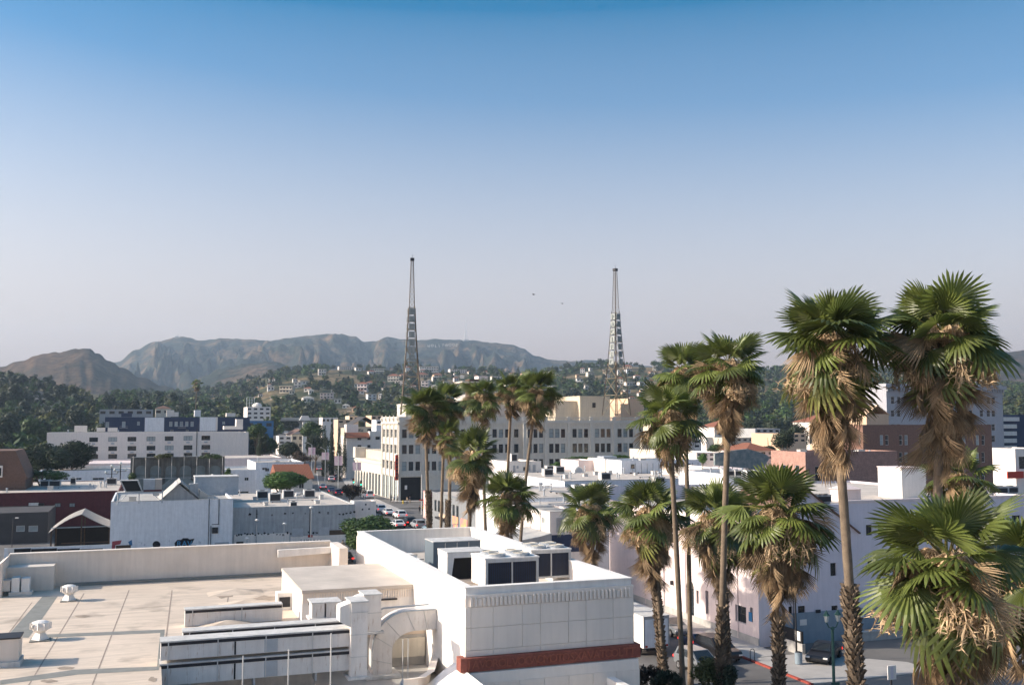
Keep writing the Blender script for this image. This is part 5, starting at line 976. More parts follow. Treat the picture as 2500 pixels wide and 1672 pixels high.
box_part('string_course', K['white2'], LV.t, -.09, -.004, 0, LW, LH-1.9, LH-1.65); box_part('base_course', K['conc'], LV.t, -.07, -.003, 0, LW, .14, .75); [MB().tube([(-.07, v, .2), (-.07, v, LH-1.7)], .045, 5).build('downpipe', K['pink'], LV.t) for v in (3.2, 12.5, 21)]; box_part('sign_plate', K['bluepanel'], LV.t, -.05, -.003, 1.0, 1.5, 2.0, 2.8); [box_part('wall_lamp', K['dark'], LV.t, -.3, -.003, v, v+.2, 3.1, 3.5) for v in (6, 15)]
fbox(LV, 'wall_vent', 'galv', (2422,1243,2428,1254), -.05, .04); fbox(LV, 'wall_vent', 'framed', (1982,1240,1990,1252), -.05, .04)
a, b, c, d = LV.rv(2201, 1143, 2262, 1214, 6); t = thing('white_roof_box', 'tall bright white stair box on the lavender building roof', 'penthouse', LV.world(a, 6, LH-.25), GA); box_part('wall', K['wallw'], t, 0, b-a, 0, 3.5, 0, d-LH+.25); box_part('coping', K['pink'], t, -.08, b-a+.08, -.08, 3.58, d-LH+.253, d-LH+.33)
a, b, c, d = LV.rv(2366, 1193, 2414, 1213, 4); t = thing('hooded_roof_vent', 'pink roof vent box with shallow pyramid lid at right', 'vent', LV.world(a, 4, LH-.25), GA); box_part('vent_body', K['pink'], t, 0, b-a, 0, 2, 0, d-LH+.25); q = b-a
m = MB(); zt_ = d-LH+.26; [m.quad(A, B_, (q/2, 1, zt_+.55)) for A, B_ in (((-.15,-.15,zt_),(q+.15,-.15,zt_)), ((q+.15,-.15,zt_),(q+.15,2.15,zt_)), ((q+.15,2.15,zt_),(-.15,2.15,zt_)), ((-.15,2.15,zt_),(-.15,-.15,zt_)))]; m.build('lid', K['pink'], t)
a, b, c, d = LV.rv(2055, 1195, 2102, 1216, 5); t = thing('hooded_roof_vent', 'pale roof vent with pyramid lid behind the tall palm trunk', 'vent', LV.world(a, 5, LH-.25), GA); q = b-a; box_part('vent_body', K['pink'], t, 0, q, 0, 1.8, 0, d-LH+.25); zt_ = d-LH+.26
m = MB(); [m.quad(A, B_, (q/2, .9, zt_+.5)) for A, B_ in (((-.15,-.15,zt_),(q+.15,-.15,zt_)), ((q+.15,-.15,zt_),(q+.15,1.95,zt_)), ((q+.15,1.95,zt_),(-.15,1.95,zt_)), ((-.15,1.95,zt_),(-.15,-.15,zt_)))]; m.build('lid', K['pink'], t)
for i, x in enumerate((1995, 2008, 2020)): P = LV.world(LV.onv(x, 1212, 3.5)[0], 3.5, LH-.25); hvac(('left', 'middle', 'right')[i] + ' small condenser in the row behind the gable of the lavender building', P, w=.9, d=.5, h=.8)
for i, x in enumerate((2428, 2450, 2475)): P = LV.world(LV.onv(x, 1205, 7)[0], 7, LH-.25); hvac(('left', 'middle', 'right')[i] + ' roof unit at the right end of the lavender building', P, w=1.4, d=1, h=.8)

# conduits, small vents, windows and stains on the blank fronts
RD = random.Random(9)
for f_, xs in ((MA, (1395, 1760)), (MD, (1300, 1600)), (ME, (1290, 1540)), (MC, (1300, 1370)), (SH, (1350, 1420)), (HW, (1785, 1915)), (T3, (635, 735)), (M1, (1250, 1315))):
    for i in range(7):
        a = RD.uniform(.5, f_.L-.8); q = RD.random(); zt__ = f_.h
        if q < .35: MB().tube([(a, -.05, zt__*RD.uniform(.1, .5)), (a, -.05, zt__-.05)], .04, 5).build('conduit', K['galv'], f_.t)
        elif q < .6: z_ = zt__-RD.uniform(.9, 2.2); w_ = box_part('window', K['framed'], f_.t, a, a+.9, -.06, -.003, z_, z_+.7); box_part('pane', K['glass'], w_, a+.07, a+.83, -.07, -.061, z_+.07, z_+.63)
        else: box_part('wall_vent', K['grey'], f_.t, a, a+RD.uniform(.3, .7), -.09, -.003, zt__-RD.uniform(1.2, 2.4), zt__-RD.uniform(.6, 1.1))
    box_part('coping', K['steelpaint'], f_.t, -.05, f_.L+.05, -.06, .3, f_.h+.004, f_.h+.09)
# small vents, pipes and boxes scattered over the flat roofs
RC = random.Random(31)
vent_m = MB().lathe([(.09, 0), (.09, .5), (.16, .52), (.16, .62), (.03, .7)], 8).mesh('vent_pipe', K['galv'])
def clutter(f, n, label, gname, z=None, margin=1.2):
    for i in range(n):
        u = RC.uniform(margin, f.L-margin); v = RC.uniform(margin, f.W-margin); P = f.world(u, v, f.roofz + f.zb); q = RC.random()
        if q < .5: t = thing('vent_pipe', 'thin capped vent pipe on the roof of the ' + label, 'vent', P, GA, 'vent pipes on the ' + label); s_ = RC.uniform(.8, 1.6); link('pipe', vent_m, t, (0, 0, 0), None, (s_, s_, s_*RC.uniform(.8, 1.4))); box_part('flashing', K['roofg'], t, -.25*s_, .25*s_, -.25*s_, .25*s_, .003, .03)
        elif q < .8: t = thing('roof_hatch', 'low pale box hatch on the roof of the ' + label, 'hatch', P, GA, 'box hatches on the ' + label); a, b, c = RC.uniform(.5, 1.3), RC.uniform(.5, 1.1), RC.uniform(.3, .8); box_part('curb', K['steelpaint'], t, -a/2, a/2, 0, b, 0, c); box_part('lid', K[RC.choice(('galv', 'roofw', 'grey'))], t, -a/2-.06, a/2+.06, -.06, b+.06, c+.002, c+.08)
        else: t = thing('roof_pipe_run', 'thin grey pipe run across the roof of the ' + label, 'pipe', P, GA, 'pipe runs on the ' + label); l_ = RC.uniform(2, 5); MB().tube([(0, 0, .18), (min(l_, f.L-u-.3), 0, .18)], .06, 6).build('pipe', K['galv'], t); [MB().box(x-.08, x+.08, -.12, .12, 0, .12).build('block', K['wood'], t) for x in (.3, min(l_, f.L-u-.3)-.3)]
for f_, n_, l_ in ((MA, 26, 'wide flat building'), (MD, 14, 'front flat building'), (ME, 6, 'low strip building'), (W2, 16, 'grey brick building'), (R_, 14, 'dark red building'), (T3, 7, 'grey flat building'), (AP, 10, 'white apartment block'), (G, 6, 'graffiti wall building'), (LG, 8, 'long grey building'), (HW, 6, 'pale hall'), (BR, 5, 'pink brick building')): clutter(f_, n_, l_, l_)
# ------------------------------------------------------------------ hillside houses
HP = []
def img_y(x, y, z): f = Vector((x, y, z-CAMZ)); yc = f.y*sin(-PITCH)+f.z*cos(PITCH); zc = f.y*cos(PITCH)+f.z*sin(PITCH); return 836 - F*yc/zc
def ground_D(px, py):
    D = 560
    while D < 1560:
        x = (px-1250)/F*D
        if img_y(x, D, th(x, D)) <= py: return D
        D += 6
    return 1490
RH = random.Random(3)
def house(px, py, w, h, wall='white', top='flat', roof='tile', label=None, D=None, flo=None, group='small houses among the hillside trees'):
    Dg = D or ground_D(px, py); x = (px-1250)/F*Dg; z = th(x, Dg); HP.append((x, Dg, w*Dg/F*.5+4.0)); L = w*Dg/F; H = h*Dg/F; ang = radians(RH.choice((8, 20, 26, -6))); Wd = min(L*.7, 11); flo = flo or max(1, round(H/3.2))
    cw_ = {'white': 'white', 'white2': 'bright white', 'cream': 'cream', 'pink': 'pinkish', 'peach': 'peach', 'grey': 'grey', 'beige': 'beige', 'whiteblue': 'bluish white', 'dimglass': 'glazed', 'navy': 'dark'}[wall]; rw_ = 'flat-roofed' if top == 'flat' else ('red-tiled' if roof == 'tile' else 'grey-hipped')
    t = thing('hillside_house', label or 'small %s %s house among the hillside trees, %s part of the hill' % (cw_, rw_, 'left' if px < 850 else ('middle' if px < 1250 else 'right')), 'house', (x, Dg, z-2), ang, None if label else 'small %s %s houses on the hillside' % (cw_, rw_)); H += 2
    box_part('wall', K[wall], t, -L/2, L/2, 0, Wd, 0, H); nw = max(2, min(8, int(L/3)))
    for j in range(flo):
        zz = H - (j+.75)*(H-2)/flo*.95
        for i in range(nw): a = -L/2 + L*(i+.25)/nw; w_ = box_part('window', K['framed'], t, a, a+L/nw*.5, -.08, -.004, zz, zz+(H-2)/flo*.45); box_part('pane', K['glass'], w_, a+.08, a+L/nw*.5-.08, -.1, -.081, zz+.08, zz+(H-2)/flo*.45-.08)
    if top == 'flat': box_part('roof', K['roofw' if roof == 'tile' else roof], t, -L/2-.6, L/2+.6, -1.0, Wd+.4, H+.01, H+.45)
    else: hip(t, -L/2, L/2, 0, Wd, H+.01, H+min(L, Wd)*.26, roof, over=.5)
    if flo > 1 and L > 8:
        for j in range(1, flo): box_part('deck', K['white2'], t, -L/2-.3, L/2+.3, -1.3, -.11, H-j*(H-2)/flo-.15, H-j*(H-2)/flo+.12)
    return t
for a in ((845,902,36,8,'white','flat','tile','long white modern house on the hill crest'), (787,917,18,15,'white','flat','tile','white terraced house on the edge of the tan slope'), (875,905,14,7,'white','flat'), (922,912,38,11,'dimglass','flat','roofg','long teal glass-fronted house right of the crest'), (956,889,6,5,'cream','hip'), (1047,908,46,13,'white','flat','tile','large white many-windowed villa behind the left radio tower'), (960,932,28,14,'cream','hip','tile','cream house with red tile roof left of the radio tower'), (988,925,20,9,'peach','hip'), (1030,922,32,8,'peach','hip','tile','long house with orange tile roof below the white villa'), (1071,925,24,10,'peach','hip','tile'), (1037,944,18,14,'pink','flat'), (975,942,22,10,'white','flat'), (884,955,24,18,'pink','hip','tile','tall pinkish house with tile roof above the dark grove'), (907,946,24,11,'white','hip','tile'), (936,946,9,12,'peach','hip','tile','orange turreted house beside the grove'), (945,962,20,13,'grey','flat'), (698,960,32,17,'beige','flat','roofw','beige three-deck house at the foot of the tan slope'), (713,963,12,10,'cream','flat'), (727,948,18,14,'white','flat','tile','white balconied house on the tan slope'), (746,938,28,8,'white','flat'), (798,975,32,14,'pink','flat','tile','pale pink flat-roofed house in the middle of the hillside'), (754,985,26,12,'white','hip','roofg'), (825,986,17,12,'white','flat'), (909,977,22,14,'whiteblue','flat'), (930,975,12,12,'white','hip','roofg'), (909,988,14,6,'cream','flat'), (871,1008,22,12,'peach','hip','tile','peach house above the street rooftops'), (853,1006,10,10,'cream','flat'), (782,998,12,8,'white','flat'), (1119,908,42,9,'white','flat','tile','long low white house right of the white villa'), (1152,897,18,6,'cream','hip','tile'), (1177,900,10,5,'white','flat'), (1188,917,14,9,'cream','hip','tile'), (1206,911,7,8,'white','flat'), (1250,922,14,9,'pink','hip','tile'), (1215,934,26,13,'white','flat','tile','pale stepped houses behind the slim palms'), (1345,918,12,8,'white','flat'), (1422,912,11,12,'white','hip','tile','white house on the small bald knoll'), (1444,906,9,7,'white','flat'), (1481,911,18,8,'peach','flat','tile','orange colonnaded house left of the right radio tower'), (1532,903,22,9,'peach','hip','tile'), (1537,911,16,9,'whiteblue','flat'), (1514,936,15,13,'cream','hip','tile'), (1543,942,26,9,'white','flat','tile','white low house right of the right radio tower'), (1570,941,20,8,'white','flat'), (1594,951,20,8,'cream','flat'), (1412,946,11,11,'beige','flat'), (1361,926,7,9,'white','flat'), (1525,968,12,9,'peach','hip'), (1110,960,20,8,'white','flat'), (1620,925,16,8,'white','hip','tile'), (1650,950,18,9,'cream','hip','tile'), (1240,948,14,9,'cream','flat'), (1290,930,10,7,'white','flat'), (640,1000,20,9,'white','hip','roofg'), (665,975,10,5,'cream','flat'), (1160,925,12,7,'white','hip','tile'), (1010,950,12,8,'white','hip','tile'), (1090,940,12,8,'white','flat')): house(*a)
for a in ((46,972,48,14,'whiteblue','flat','roofg','pale house with three windows in the trees at far left',470), (34,986,76,6,'white','flat','roofw','long pale roofline in the dark trees at far left',430), (143,994,32,14,'cream','flat','roofw','cream-eaved house in the dark trees at left',430), (131,1028,16,36,'grey','flat','roofg','tall narrow grey wall house among the dark trees',390), (205,957,16,6,'whiteblue','hip','roofg','blue-grey roofed house high in the left trees',620), (213,976,10,8,'whiteblue','flat','roofg','small teal house below the blue-grey roof',560), (2462,992,34,8,'white','flat','roofw','white house low on the hill at the right edge',None), (2480,975,14,6,'white','flat','roofw','tiny white house higher on the hill at the right edge',None), (1860,1075,40,16,'pink','flat','roofw','pink and white house between the palms at right',230), (1828,1062,50,14,'navy','flat','roofw','dark glazed block with pale slabs between the palms',260)): house(*a)

RX = random.Random(12); n_ = 0
while n_ < 120:
    px = RX.uniform(560, 1700); py = RX.uniform(905, 1000)
    if img_y(0, 1, CAMZ) and (px < 900 and py < 930): continue
    D_ = ground_D(px, py); x_ = (px-1250)/F*D_
    if D_ > 1480 or any(abs(x_-a) < b+9 and abs(D_-d_) < 30 for a, d_, b in HP): continue
    house(px, py, RX.uniform(8, 19), RX.uniform(6, 11), RX.choice(('white', 'white', 'cream', 'pink', 'peach', 'white2')), RX.choice(('flat', 'hip', 'hip')), RX.choice(('tile', 'tile', 'roofg'))); n_ += 1

# blocks and houses filling the flat ground behind the right-hand palms
RF = random.Random(44)
for i, (px, yt, pr, D_, wl_, rf_, tp, l_) in enumerate(((1575,1060,1640,300,'cream','roofw',None,'cream low block right of the office building end'), (1650,1072,1712,270,'white','roofw',None,'white low block between the two bare palm trunks'), (1590,1030,1650,420,'beige','tile','hip','beige tile-roofed block behind the bare palm trunk crowns'), (1668,1038,1735,400,'pink','roofw',None,'pink flat block seen beneath the leaning palm crown'), (1745,1042,1815,360,'white','tile','hip','white tile-roofed house beneath the leaning palm skirt'), (1770,1068,1840,300,'cream','roofw',None,'cream block below the white tile-roofed house'), (1845,1046,1905,340,'grey','roofw',None,'grey block between leaning palm and wide-crowned palm'), (1905,1058,1968,280,'peach','roofw',None,'peach block just left of the wide-crowned palm trunk'), (1990,1030,2060,380,'white','tile','hip','white hipped house behind the wide-crowned palm'), (1700,1104,1760,232,'white','roofw',None,'white low shed beside the rooftop billboard'), (1820,1100,1890,225,'pink','tile','hip','pink tiled house behind the rooftop billboard'), (1600,1098,1660,240,'cream','roofg',None,'cream low building behind the long grey building'), (1480,1034,1570,330,'beige','roofw',None,'beige block behind the right end of the office building'))):
    small('city_block' if tp is None else 'tiled_house', l_, px, yt, pr, D_, RF.uniform(10, 16), wl_, rf_, RF.choice((3, 4, 5)), 2, top=tp, ybot=yt+22)
# ------------------------------------------------------------------ fan palms
K['pg'] = M('palm_green', (.15, .185, .042), var=.3, scale=1.5, rnd=.5, island=.12, rough=.42, trans=.3, spec=.55)
K['pg2'] = M('palm_yellow_green', (.21, .215, .055), var=.3, scale=1.5, rnd=.35, island=.12, rough=.45, trans=.3, spec=.45)
K['pd'] = M('palm_dead', (.34, .235, .135), var=.35, scale=2, rnd=.45, island=.25, rough=.8, trans=.12)
K['pst'] = M('palm_petiole', (.20, .17, .06), var=.3, scale=2, rnd=.3)
K['pfl'] = M('palm_flower', (.60, .44, .27), var=.3, scale=3, rnd=.25, island=.4, trans=.2)
K['ptr'] = M('palm_trunk', (.20, .15, .105), var=.3, scale=3, bump=.8, bscale=14, streak=.15)
K['pbo'] = M('palm_boot', (.20, .15, .105), var=.35, scale=3, island=.5)
def frond(kind, seed):
    r = random.Random(seed); m = MB(); lp, R, n, span, droop, curl = {'up': (1.0, 1.25, 26, 118, .12, .28), 'mid': (1.2, 1.25, 26, 135, .32, .6), 'low': (1.15, 1.2, 24, 130, .5, 1.0), 'dead': (1.15, 1.25, 15, 48, .45, .6)}[kind]
    m.mi = 1
    pts = [(0, lp*t, -droop*.35*t*t) for t in (0, .35, .7, 1.0)]
    m.tube(pts, [.035, .025, .018, .016], 3); m.mi = 0
    P0 = Vector(pts[-1]); tz = -droop*.7
    def pos(ph, rr, lift):
        x = sin(ph)*rr; y = cos(ph)*rr
        z = tz*y*.55 - curl*.42*rr*rr - abs(x)*(.16 if kind != 'dead' else -.1) + lift
        if kind == 'dead': z -= .25*rr*rr
        return P0 + Vector((x*(1 if kind != 'dead' else .8), y, z))
    dp = 2*radians(span)/n
    for i in range(n):
        ph = -radians(span) + dp*(i+.5); Ri = R*(1-.22*(abs(ph)/radians(140))**2)*r.uniform(.86, 1.06); rm = Ri*r.uniform(.52, .64); jt = r.uniform(-.05, .05); tipd = r.uniform(-.5, .1)*curl*(.5 if kind == 'up' else .75)
        e0 = pos(ph-dp*.5, rm, -.012); e1 = pos(ph+dp*.5, rm, -.012); rid = pos(ph, rm, .028); c = P0
        rt = Ri*.84; f0 = pos(ph-dp*.26+jt*.4, rt, tipd*.32); f1 = pos(ph+dp*.26+jt*.4, rt, tipd*.32); tip = pos(ph+jt, Ri, tipd*.8)
        k = len(m.v); m.v += [tuple(q) for q in (c, e0, rid, e1, f0, f1, tip)]
        for f in ((0, 1, 2), (0, 2, 3), (1, 4, 2), (2, 4, 5), (2, 5, 3), (4, 6, 5)): m.f.append(tuple(k+q for q in f)); m.m.append(0)
    mats = {'up': 'pg', 'mid': 'pg', 'low': 'pg2', 'dead': 'pd'}[kind]
    return m.mesh('frond', [K[mats], K['pst' if kind != 'dead' else 'pd']])
FR = {k: [frond(k, s) for s in range(4)] for k in ('up', 'mid', 'low', 'dead')}
def midgreen_low():
    out = []
    for me in FR['low'][:2]: c = me.copy(); c.materials[0] = K['pg']; out.append(c)
    return out
FR['low'] += midgreen_low() * 2
def flower(seed):
    r = random.Random(seed); m = MB(); L = 1.9
    path = [(0, L*.55*t, .35*sin(pi*min(1, t*1.2))*.7 - 1.35*max(0, t-.32)**1.3) for t in [i/9 for i in range(10)]]
    m.tube(path, [.025 - .0018*i for i in range(10)], 3)
    for k in range(2, 10):
        P = Vector(path[k])
        for q in range(9):
            d = Vector((r.gauss(0, .5), r.gauss(.12, .35), r.uniform(-1.2, -.25))).normalized(); l = r.uniform(.25, .55); A = P
            B_ = P + d*l*.6; C = B_ + Vector((d.x*.2, d.y*.2, -.4))*l
            s = Vector((r.uniform(-1, 1), r.uniform(-1, 1), r.uniform(-.3, .3))).normalized()*.018
            m.quad(A - s*.3, A + s*.3, B_ + s, B_ - s); m.quad(B_ - s, B_ + s, C)
            for w_ in range(5):
                O_ = B_.lerp(C, r.random()); t = Vector((r.gauss(0, 1), r.gauss(0, 1), r.gauss(-.4, .8))).normalized()*r.uniform(.07, .17); n_ = t.cross(s).normalized()*.014; m.quad(O_ - n_, O_ + n_, O_ + t)
    return m.mesh('flower_stalk', K['pfl'])
FL = [flower(s) for s in range(5)]
def boots(pts, rad, z0, z1, seed, out=.15):
    r = random.Random(seed); m = MB(); z = z0; row = 0
    while z < z1:
        t = (z-pts[0].z)/(pts[-1].z-pts[0].z); P = pts[0].lerp(pts[-1], t); n = 9
        for i in range(n):
            a = 2*pi*(i+(row % 2)*.5)/n + r.uniform(-.15, .15); R = rad*1.02; o_ = out*r.uniform(.5, 1.35); w = .11*r.uniform(.7, 1.2); h = r.uniform(.2, .36)
            ca, sa = cos(a), sin(a); T = Vector((-sa, ca, 0)); Rv = Vector((ca, sa, 0))
            b0 = P + Rv*R + T*w; b1 = P + Rv*R - T*w; tp = P + Rv*(R+o_) + Vector((0, 0, h)); tq = tp + T*w*.5; tr_ = tp - T*w*.5
            m.quad(b0, b1, tr_, tq); m.quad(b0, tq, P + Rv*R*.9 + Vector((0, 0, h))); m.quad(b1, tr_, P + Rv*R*.9 + Vector((0, 0, h)))
        z += .17; row += 1
    return m
def palm(label, px, py, D, scale=1.0, base=None, rad=.17, skirt=1.2, ng=30, nd=22, nf=5, seed=0, boot=0., group='fan palms along the side streets', spread=1.0):
    r = random.Random(seed * 77 + 5); T = at(px, py, D); zg = th(T.x, T.y)
    Bp = Vector((T.x, T.y, zg)) if base is None else Vector(((base-1250)/F*D, T.y, zg))
    t = thing('fan_palm', label, 'palm tree', Bp, 0, group); top = T - Bp
    m = MB(); n = 14; pts = []; rr = []
    bend = Vector((r.uniform(-.25, .25), r.uniform(-.25, .25), 0))
    for i in range(40):
        q = i/39; P = Vector((0, 0, 0)).lerp(top, q) + bend*sin(pi*q); P.x += top.x*(q*q-q)*.35; pts.append(P); rr.append(rad*(1.35 - .35*min(1, q*5) - .12*q)*(1 + (.035 if i % 2 else -.02)))
    m.tube(pts, rr, 12).build('trunk', K['ptr'], t, True)
    if boot > 0: tag(boots([Vector((0, 0, 0)), top], rad*1.12, .1, top.z*boot, seed, .15*scale).build('leaf_bases', K['pbo'], t), kind='stuff')
    nd = int(nd*(1.7 if skirt > 3 else 1.1)); nf = int(nf*1.6)+3; ng = int(ng*1.25); s = scale; ga = pi*(3-sqrt(5)); a0 = r.uniform(0, 6)
    for i in range(ng):
        q = (i+.5)/ng; el = 86 - 166*q**.95 + r.uniform(-18, 18); az = a0 + ga*i + r.uniform(-.4, .4); kind = 'up' if q < .34 else ('mid' if q < .72 else 'low')
        h = .35*s*(1-q) - .25*s; me = r.choice(FR[kind]); o = link('frond', me, t, top + Vector((cos(az+pi/2)*.1, sin(az+pi/2)*.1, h)))
        o.rotation_euler = (Matrix.Rotation(az, 3, 'Z') @ Matrix.Rotation(radians(el), 3, 'X') @ Matrix.Rotation(r.uniform(-.45, .45), 3, 'Y')).to_euler()
        k = s*r.uniform(.72, 1.18)*(1.0 if q > .12 else .8)*spread; o.scale = (k, k, k)
    for i in range(nd):
        q = (i+.5)/nd; az = r.uniform(0, 2*pi); h = -.25*s - skirt*q*r.uniform(.6, 1.0); el = -44 - 36*q + r.uniform(-12, 12)
        tq = max(0, 1 + h/top.z); P = top*tq; o = link('dead_frond', r.choice(FR['dead']), t, P + Vector((cos(az+pi/2)*rad*.8, sin(az+pi/2)*rad*.8, 0)))
        o.rotation_euler = (Matrix.Rotation(az, 3, 'Z') @ Matrix.Rotation(radians(el), 3, 'X') @ Matrix.Rotation(r.uniform(-1.5, 1.5), 3, 'Y')).to_euler(); k = s*r.uniform(.5, .85); o.scale = (k*.75, k*1.15, k)
    for i in range(int(ng*.22)):
        az = r.uniform(0, 2*pi); el = r.uniform(-65, 5); o = link('dead_frond', r.choice(FR['dead']), t, top + Vector((0, 0, -.2*s)))
        o.rotation_euler = (Matrix.Rotation(az, 3, 'Z') @ Matrix.Rotation(radians(el), 3, 'X') @ Matrix.Rotation(r.uniform(-1.5, 1.5), 3, 'Y')).to_euler(); k = s*r.uniform(.75, 1.1); o.scale = (k, k, k)
    for i in range(nf):
        az = r.uniform(0, 2*pi) if i > 1 else pi + r.uniform(-1.0, 1.3); o = link('flower_stalk', r.choice(FL), t, top + Vector((0, 0, -.1*s)))
        o.rotation_euler = (0, 0, az); k = s*r.uniform(1.1, 1.6); o.scale = (k, k, k)
    MB().tube([top + Vector((0, 0, -.2)), top + Vector((0, 0, 1.5*s))], [.05, .012], 4).build('spear_leaf', K['pg2'], t)
    return t
palm('tallest palm at right, dark shaggy crown high against the sky', 2300, 812, 43, 1.22, 2262, .21, 4.6, 46, 60, 7, 1)
palm('tall palm with wide crown and tan flower masses left of the tallest', 2030, 826, 43, 1.25, 2092, .215, 3.6, 46, 46, 8, 2, .54)
palm('tall palm with shaggy skirt and leaning trunk in the middle right', 1782, 888, 61, 1.12, 1738, .20, 3.2, 34, 40, 7, 3, .36)
palm('palm with bare grey trunk and low flower tufts, nearest the box truck', 1632, 1010, 66, 1.10, 1660, .18, 2.2, 32, 22, 6, 4)
palm('palm crown peeping behind the bare-trunked palm, with brown trunk', 1668, 905, 76, 1.12, 1676, .18, 4.4, 30, 36, 6, 5)
palm('big low palm at lower right with broad fan leaves close to us', 2312, 1362, 29, 1.05, 2330, .26, 4.0, 34, 60, 12, 6, .5)
palm('dark palm cut by the right edge of the picture', 2500, 1380, 34, 1.1, 2500, .22, 2.6, 30, 30, 4, 7)
palm('dark palm crown with drooping leaves before the lavender wall', 1894, 1245, 53, 1.26, 1886, .20, 3.1, 36, 44, 8, 8, .62)
palm('palm behind the leaning trunk, brown skirt above the pink facade', 1752, 1258, 68, 1.28, 1768, .20, 3.2, 32, 36, 6, 9, .60)
palm('palm with orange dead leaves and thick brown skirt near the truck', 1585, 1245, 74, 1.28, 1614, .21, 3.4, 34, 44, 8, 10, .66)
palm('short palm between the stage house and the small white house', 1440, 1240, 86, 1.2, 1444, .2, 3.1, 32, 34, 7, 11)
palm('small bushy palm just behind the stage house parapet', 1242, 1208, 88, 1.15, 1240, .2, 2.2, 32, 30, 6, 12)
palm('shaggy palm with long straw skirt in the centre', 1152, 1108, 92, 1.22, 1146, .2, 3.1, 28, 44, 8, 13, .55)
palm('left palm of the centre pair, straw tufts over the red blade sign', 1038, 992, 112, 1.25, 1058, .19, 2.4, 32, 26, 7, 14, .55)
palm('right palm of the centre pair, green crown', 1088, 978, 114, 1.25, 1076, .18, 2.2, 32, 24, 6, 15)
palm('rough-trunked palm standing between the centre pair and the shaggy palm', 1176, 966, 103, 1.05, 1196, .18, 1.6, 30, 18, 5, 16)
palm('slim palm left of the leaning one before the long windows', 1250, 950, 108, .98, 1230, .17, 1.8, 30, 22, 6, 17)
palm('slim leaning palm right of its neighbour before the long windows', 1312, 952, 102, 1.12, 1262, .17, 2.0, 32, 22, 6, 18)
palm('stout palm trunk with small crown hidden behind the centre pair', 1098, 1060, 110, .9, 1092, .2, 1.8, 22, 20, 3, 19, .6)
palm('small dark palm crown behind the low right palm', 2338, 1160, 50, .72, 2334, .17, 1.2, 26, 22, 4, 20)
palm('lone distant palm above the navy building', 481, 935, 620, 1.5, 479, .26, 3.2, 22, 26, 3, 21, group='distant palms')
palm('stumpy distant palm beside the freeway overpass', 651, 1028, 500, 1.15, 650, .4, 3.0, 18, 16, 2, 22, group='distant palms')
# ------------------------------------------------------------------ broadleaf and conifer trees
def crown_mesh(kind, seed, n, leaf, mat):
    r = random.Random(seed); m = MB(); lobes = []
    if kind == 'round':
        for i in range(9): a = r.uniform(0, 6.28); q = r.uniform(.15, .6); lobes.append((cos(a)*q, sin(a)*q, r.uniform(-.25, .42), r.uniform(.3, .52)))
        lobes.append((0, 0, .1, .62))
    elif kind == 'tall':
        for i in range(11): a = r.uniform(0, 6.28); q = r.uniform(.05, .45); z = r.uniform(-.8, .85); lobes.append((cos(a)*q, sin(a)*q, z, r.uniform(.22, .42)*(1.15-.4*abs(z))))
    elif kind == 'cone':
        for i in range(16): z = -1+2*i/15; q = .42*(1-(i/15))**.8+.04; a = i*2.4; lobes.append((cos(a)*q*.5, sin(a)*q*.5, z, q+.05))
    elif kind == 'hedge':
        for i in range(10): lobes.append((r.uniform(-.8, .8), r.uniform(-.4, .4), r.uniform(-.3, .25), r.uniform(.28, .45)))
    tot = sum(l[3]**2 for l in lobes)
    for l in lobes:
        for i in range(int(n*l[3]**2/tot)):
            d = Vector((r.gauss(0, 1), r.gauss(0, 1), r.gauss(0, 1))).normalized(); q = l[3]*(r.uniform(.55, 1.05))**.7
            P = Vector(l[:3]) + d*q; a = Vector((r.gauss(0, 1), r.gauss(0, 1), r.gauss(0, .7))).normalized(); b = (a.cross(d + Vector((.01, .02, .03)))).normalized(); s = leaf*r.uniform(.6, 1.4)
            m.quad(P - a*s, P + b*s*.55, P + a*s, P - b*s*.55)
    return m.mesh('crown', K[mat])
def trunk_mesh(h, r0, seed):
    r = random.Random(seed); m = MB(); m.tube([(0, 0, 0), (.03*h*r.uniform(-1, 1), .03*h*r.uniform(-1, 1), h*.5), (0, 0, h)], [r0, r0*.75, r0*.5], 6)
    for i in range(4): a = i*1.6+r.uniform(0, 1); m.tube([(0, 0, h*.75), (cos(a)*h*.2, sin(a)*h*.2, h*1.05), (cos(a)*h*.38, sin(a)*h*.38, h*1.3)], [r0*.45, r0*.3, r0*.12], 5)
    return m.mesh('trunk', K['bark'])
TM = [trunk_mesh(1.0, .08, s) for s in range(3)]
CM = {}
def tree(label, P, rx, rz, kind='round', mat='leaf', n=2200, leaf=.09, seed=1, th_=None, group=None, ry=None, cat='tree', name='tree'):
    key = (kind, mat, n, leaf, seed)
    if key not in CM: CM[key] = crown_mesh(kind, seed, n, leaf, mat)
    t = thing(name, label, cat, P, 0, group); h = th_ if th_ is not None else rz*.9
    lw_ = min(h*1.1, rx*1.1); link('trunk', TM[seed % 3], t, (0, 0, -.2), None, (lw_, lw_, h+.4)); link('crown', CM[key], t, (0, 0, h+rz*.72), (0, 0, seed*1.3), (rx, ry or rx, rz)); return t
def tree_at(label, px, py_top, py_bot, wpx, D, kind='round', mat='leaf', n=2500, leaf=.08, seed=1, ground=None, **k):
    T = at(px, py_top, D); Bt = at(px, py_bot, D); zg = th(T.x, D) if ground is None else ground; rx = wpx/2*D/F; rz = (T.z-Bt.z)/2; h = max(.3, (T.z+Bt.z)/2 - zg - rz*.72)
    f = {'round': .95, 'tall': 1.1, 'cone': 1.05, 'hedge': .7}[kind]; return tree(label, (T.x, D, zg), rx*1.15, rz/f, kind, mat, n, leaf, seed, h, **k)
tree_at('dense round street tree beside the intersection cars', 908, 1250, 1372, 172, 140, 'round', 'leaf', 9000, .05, 1)
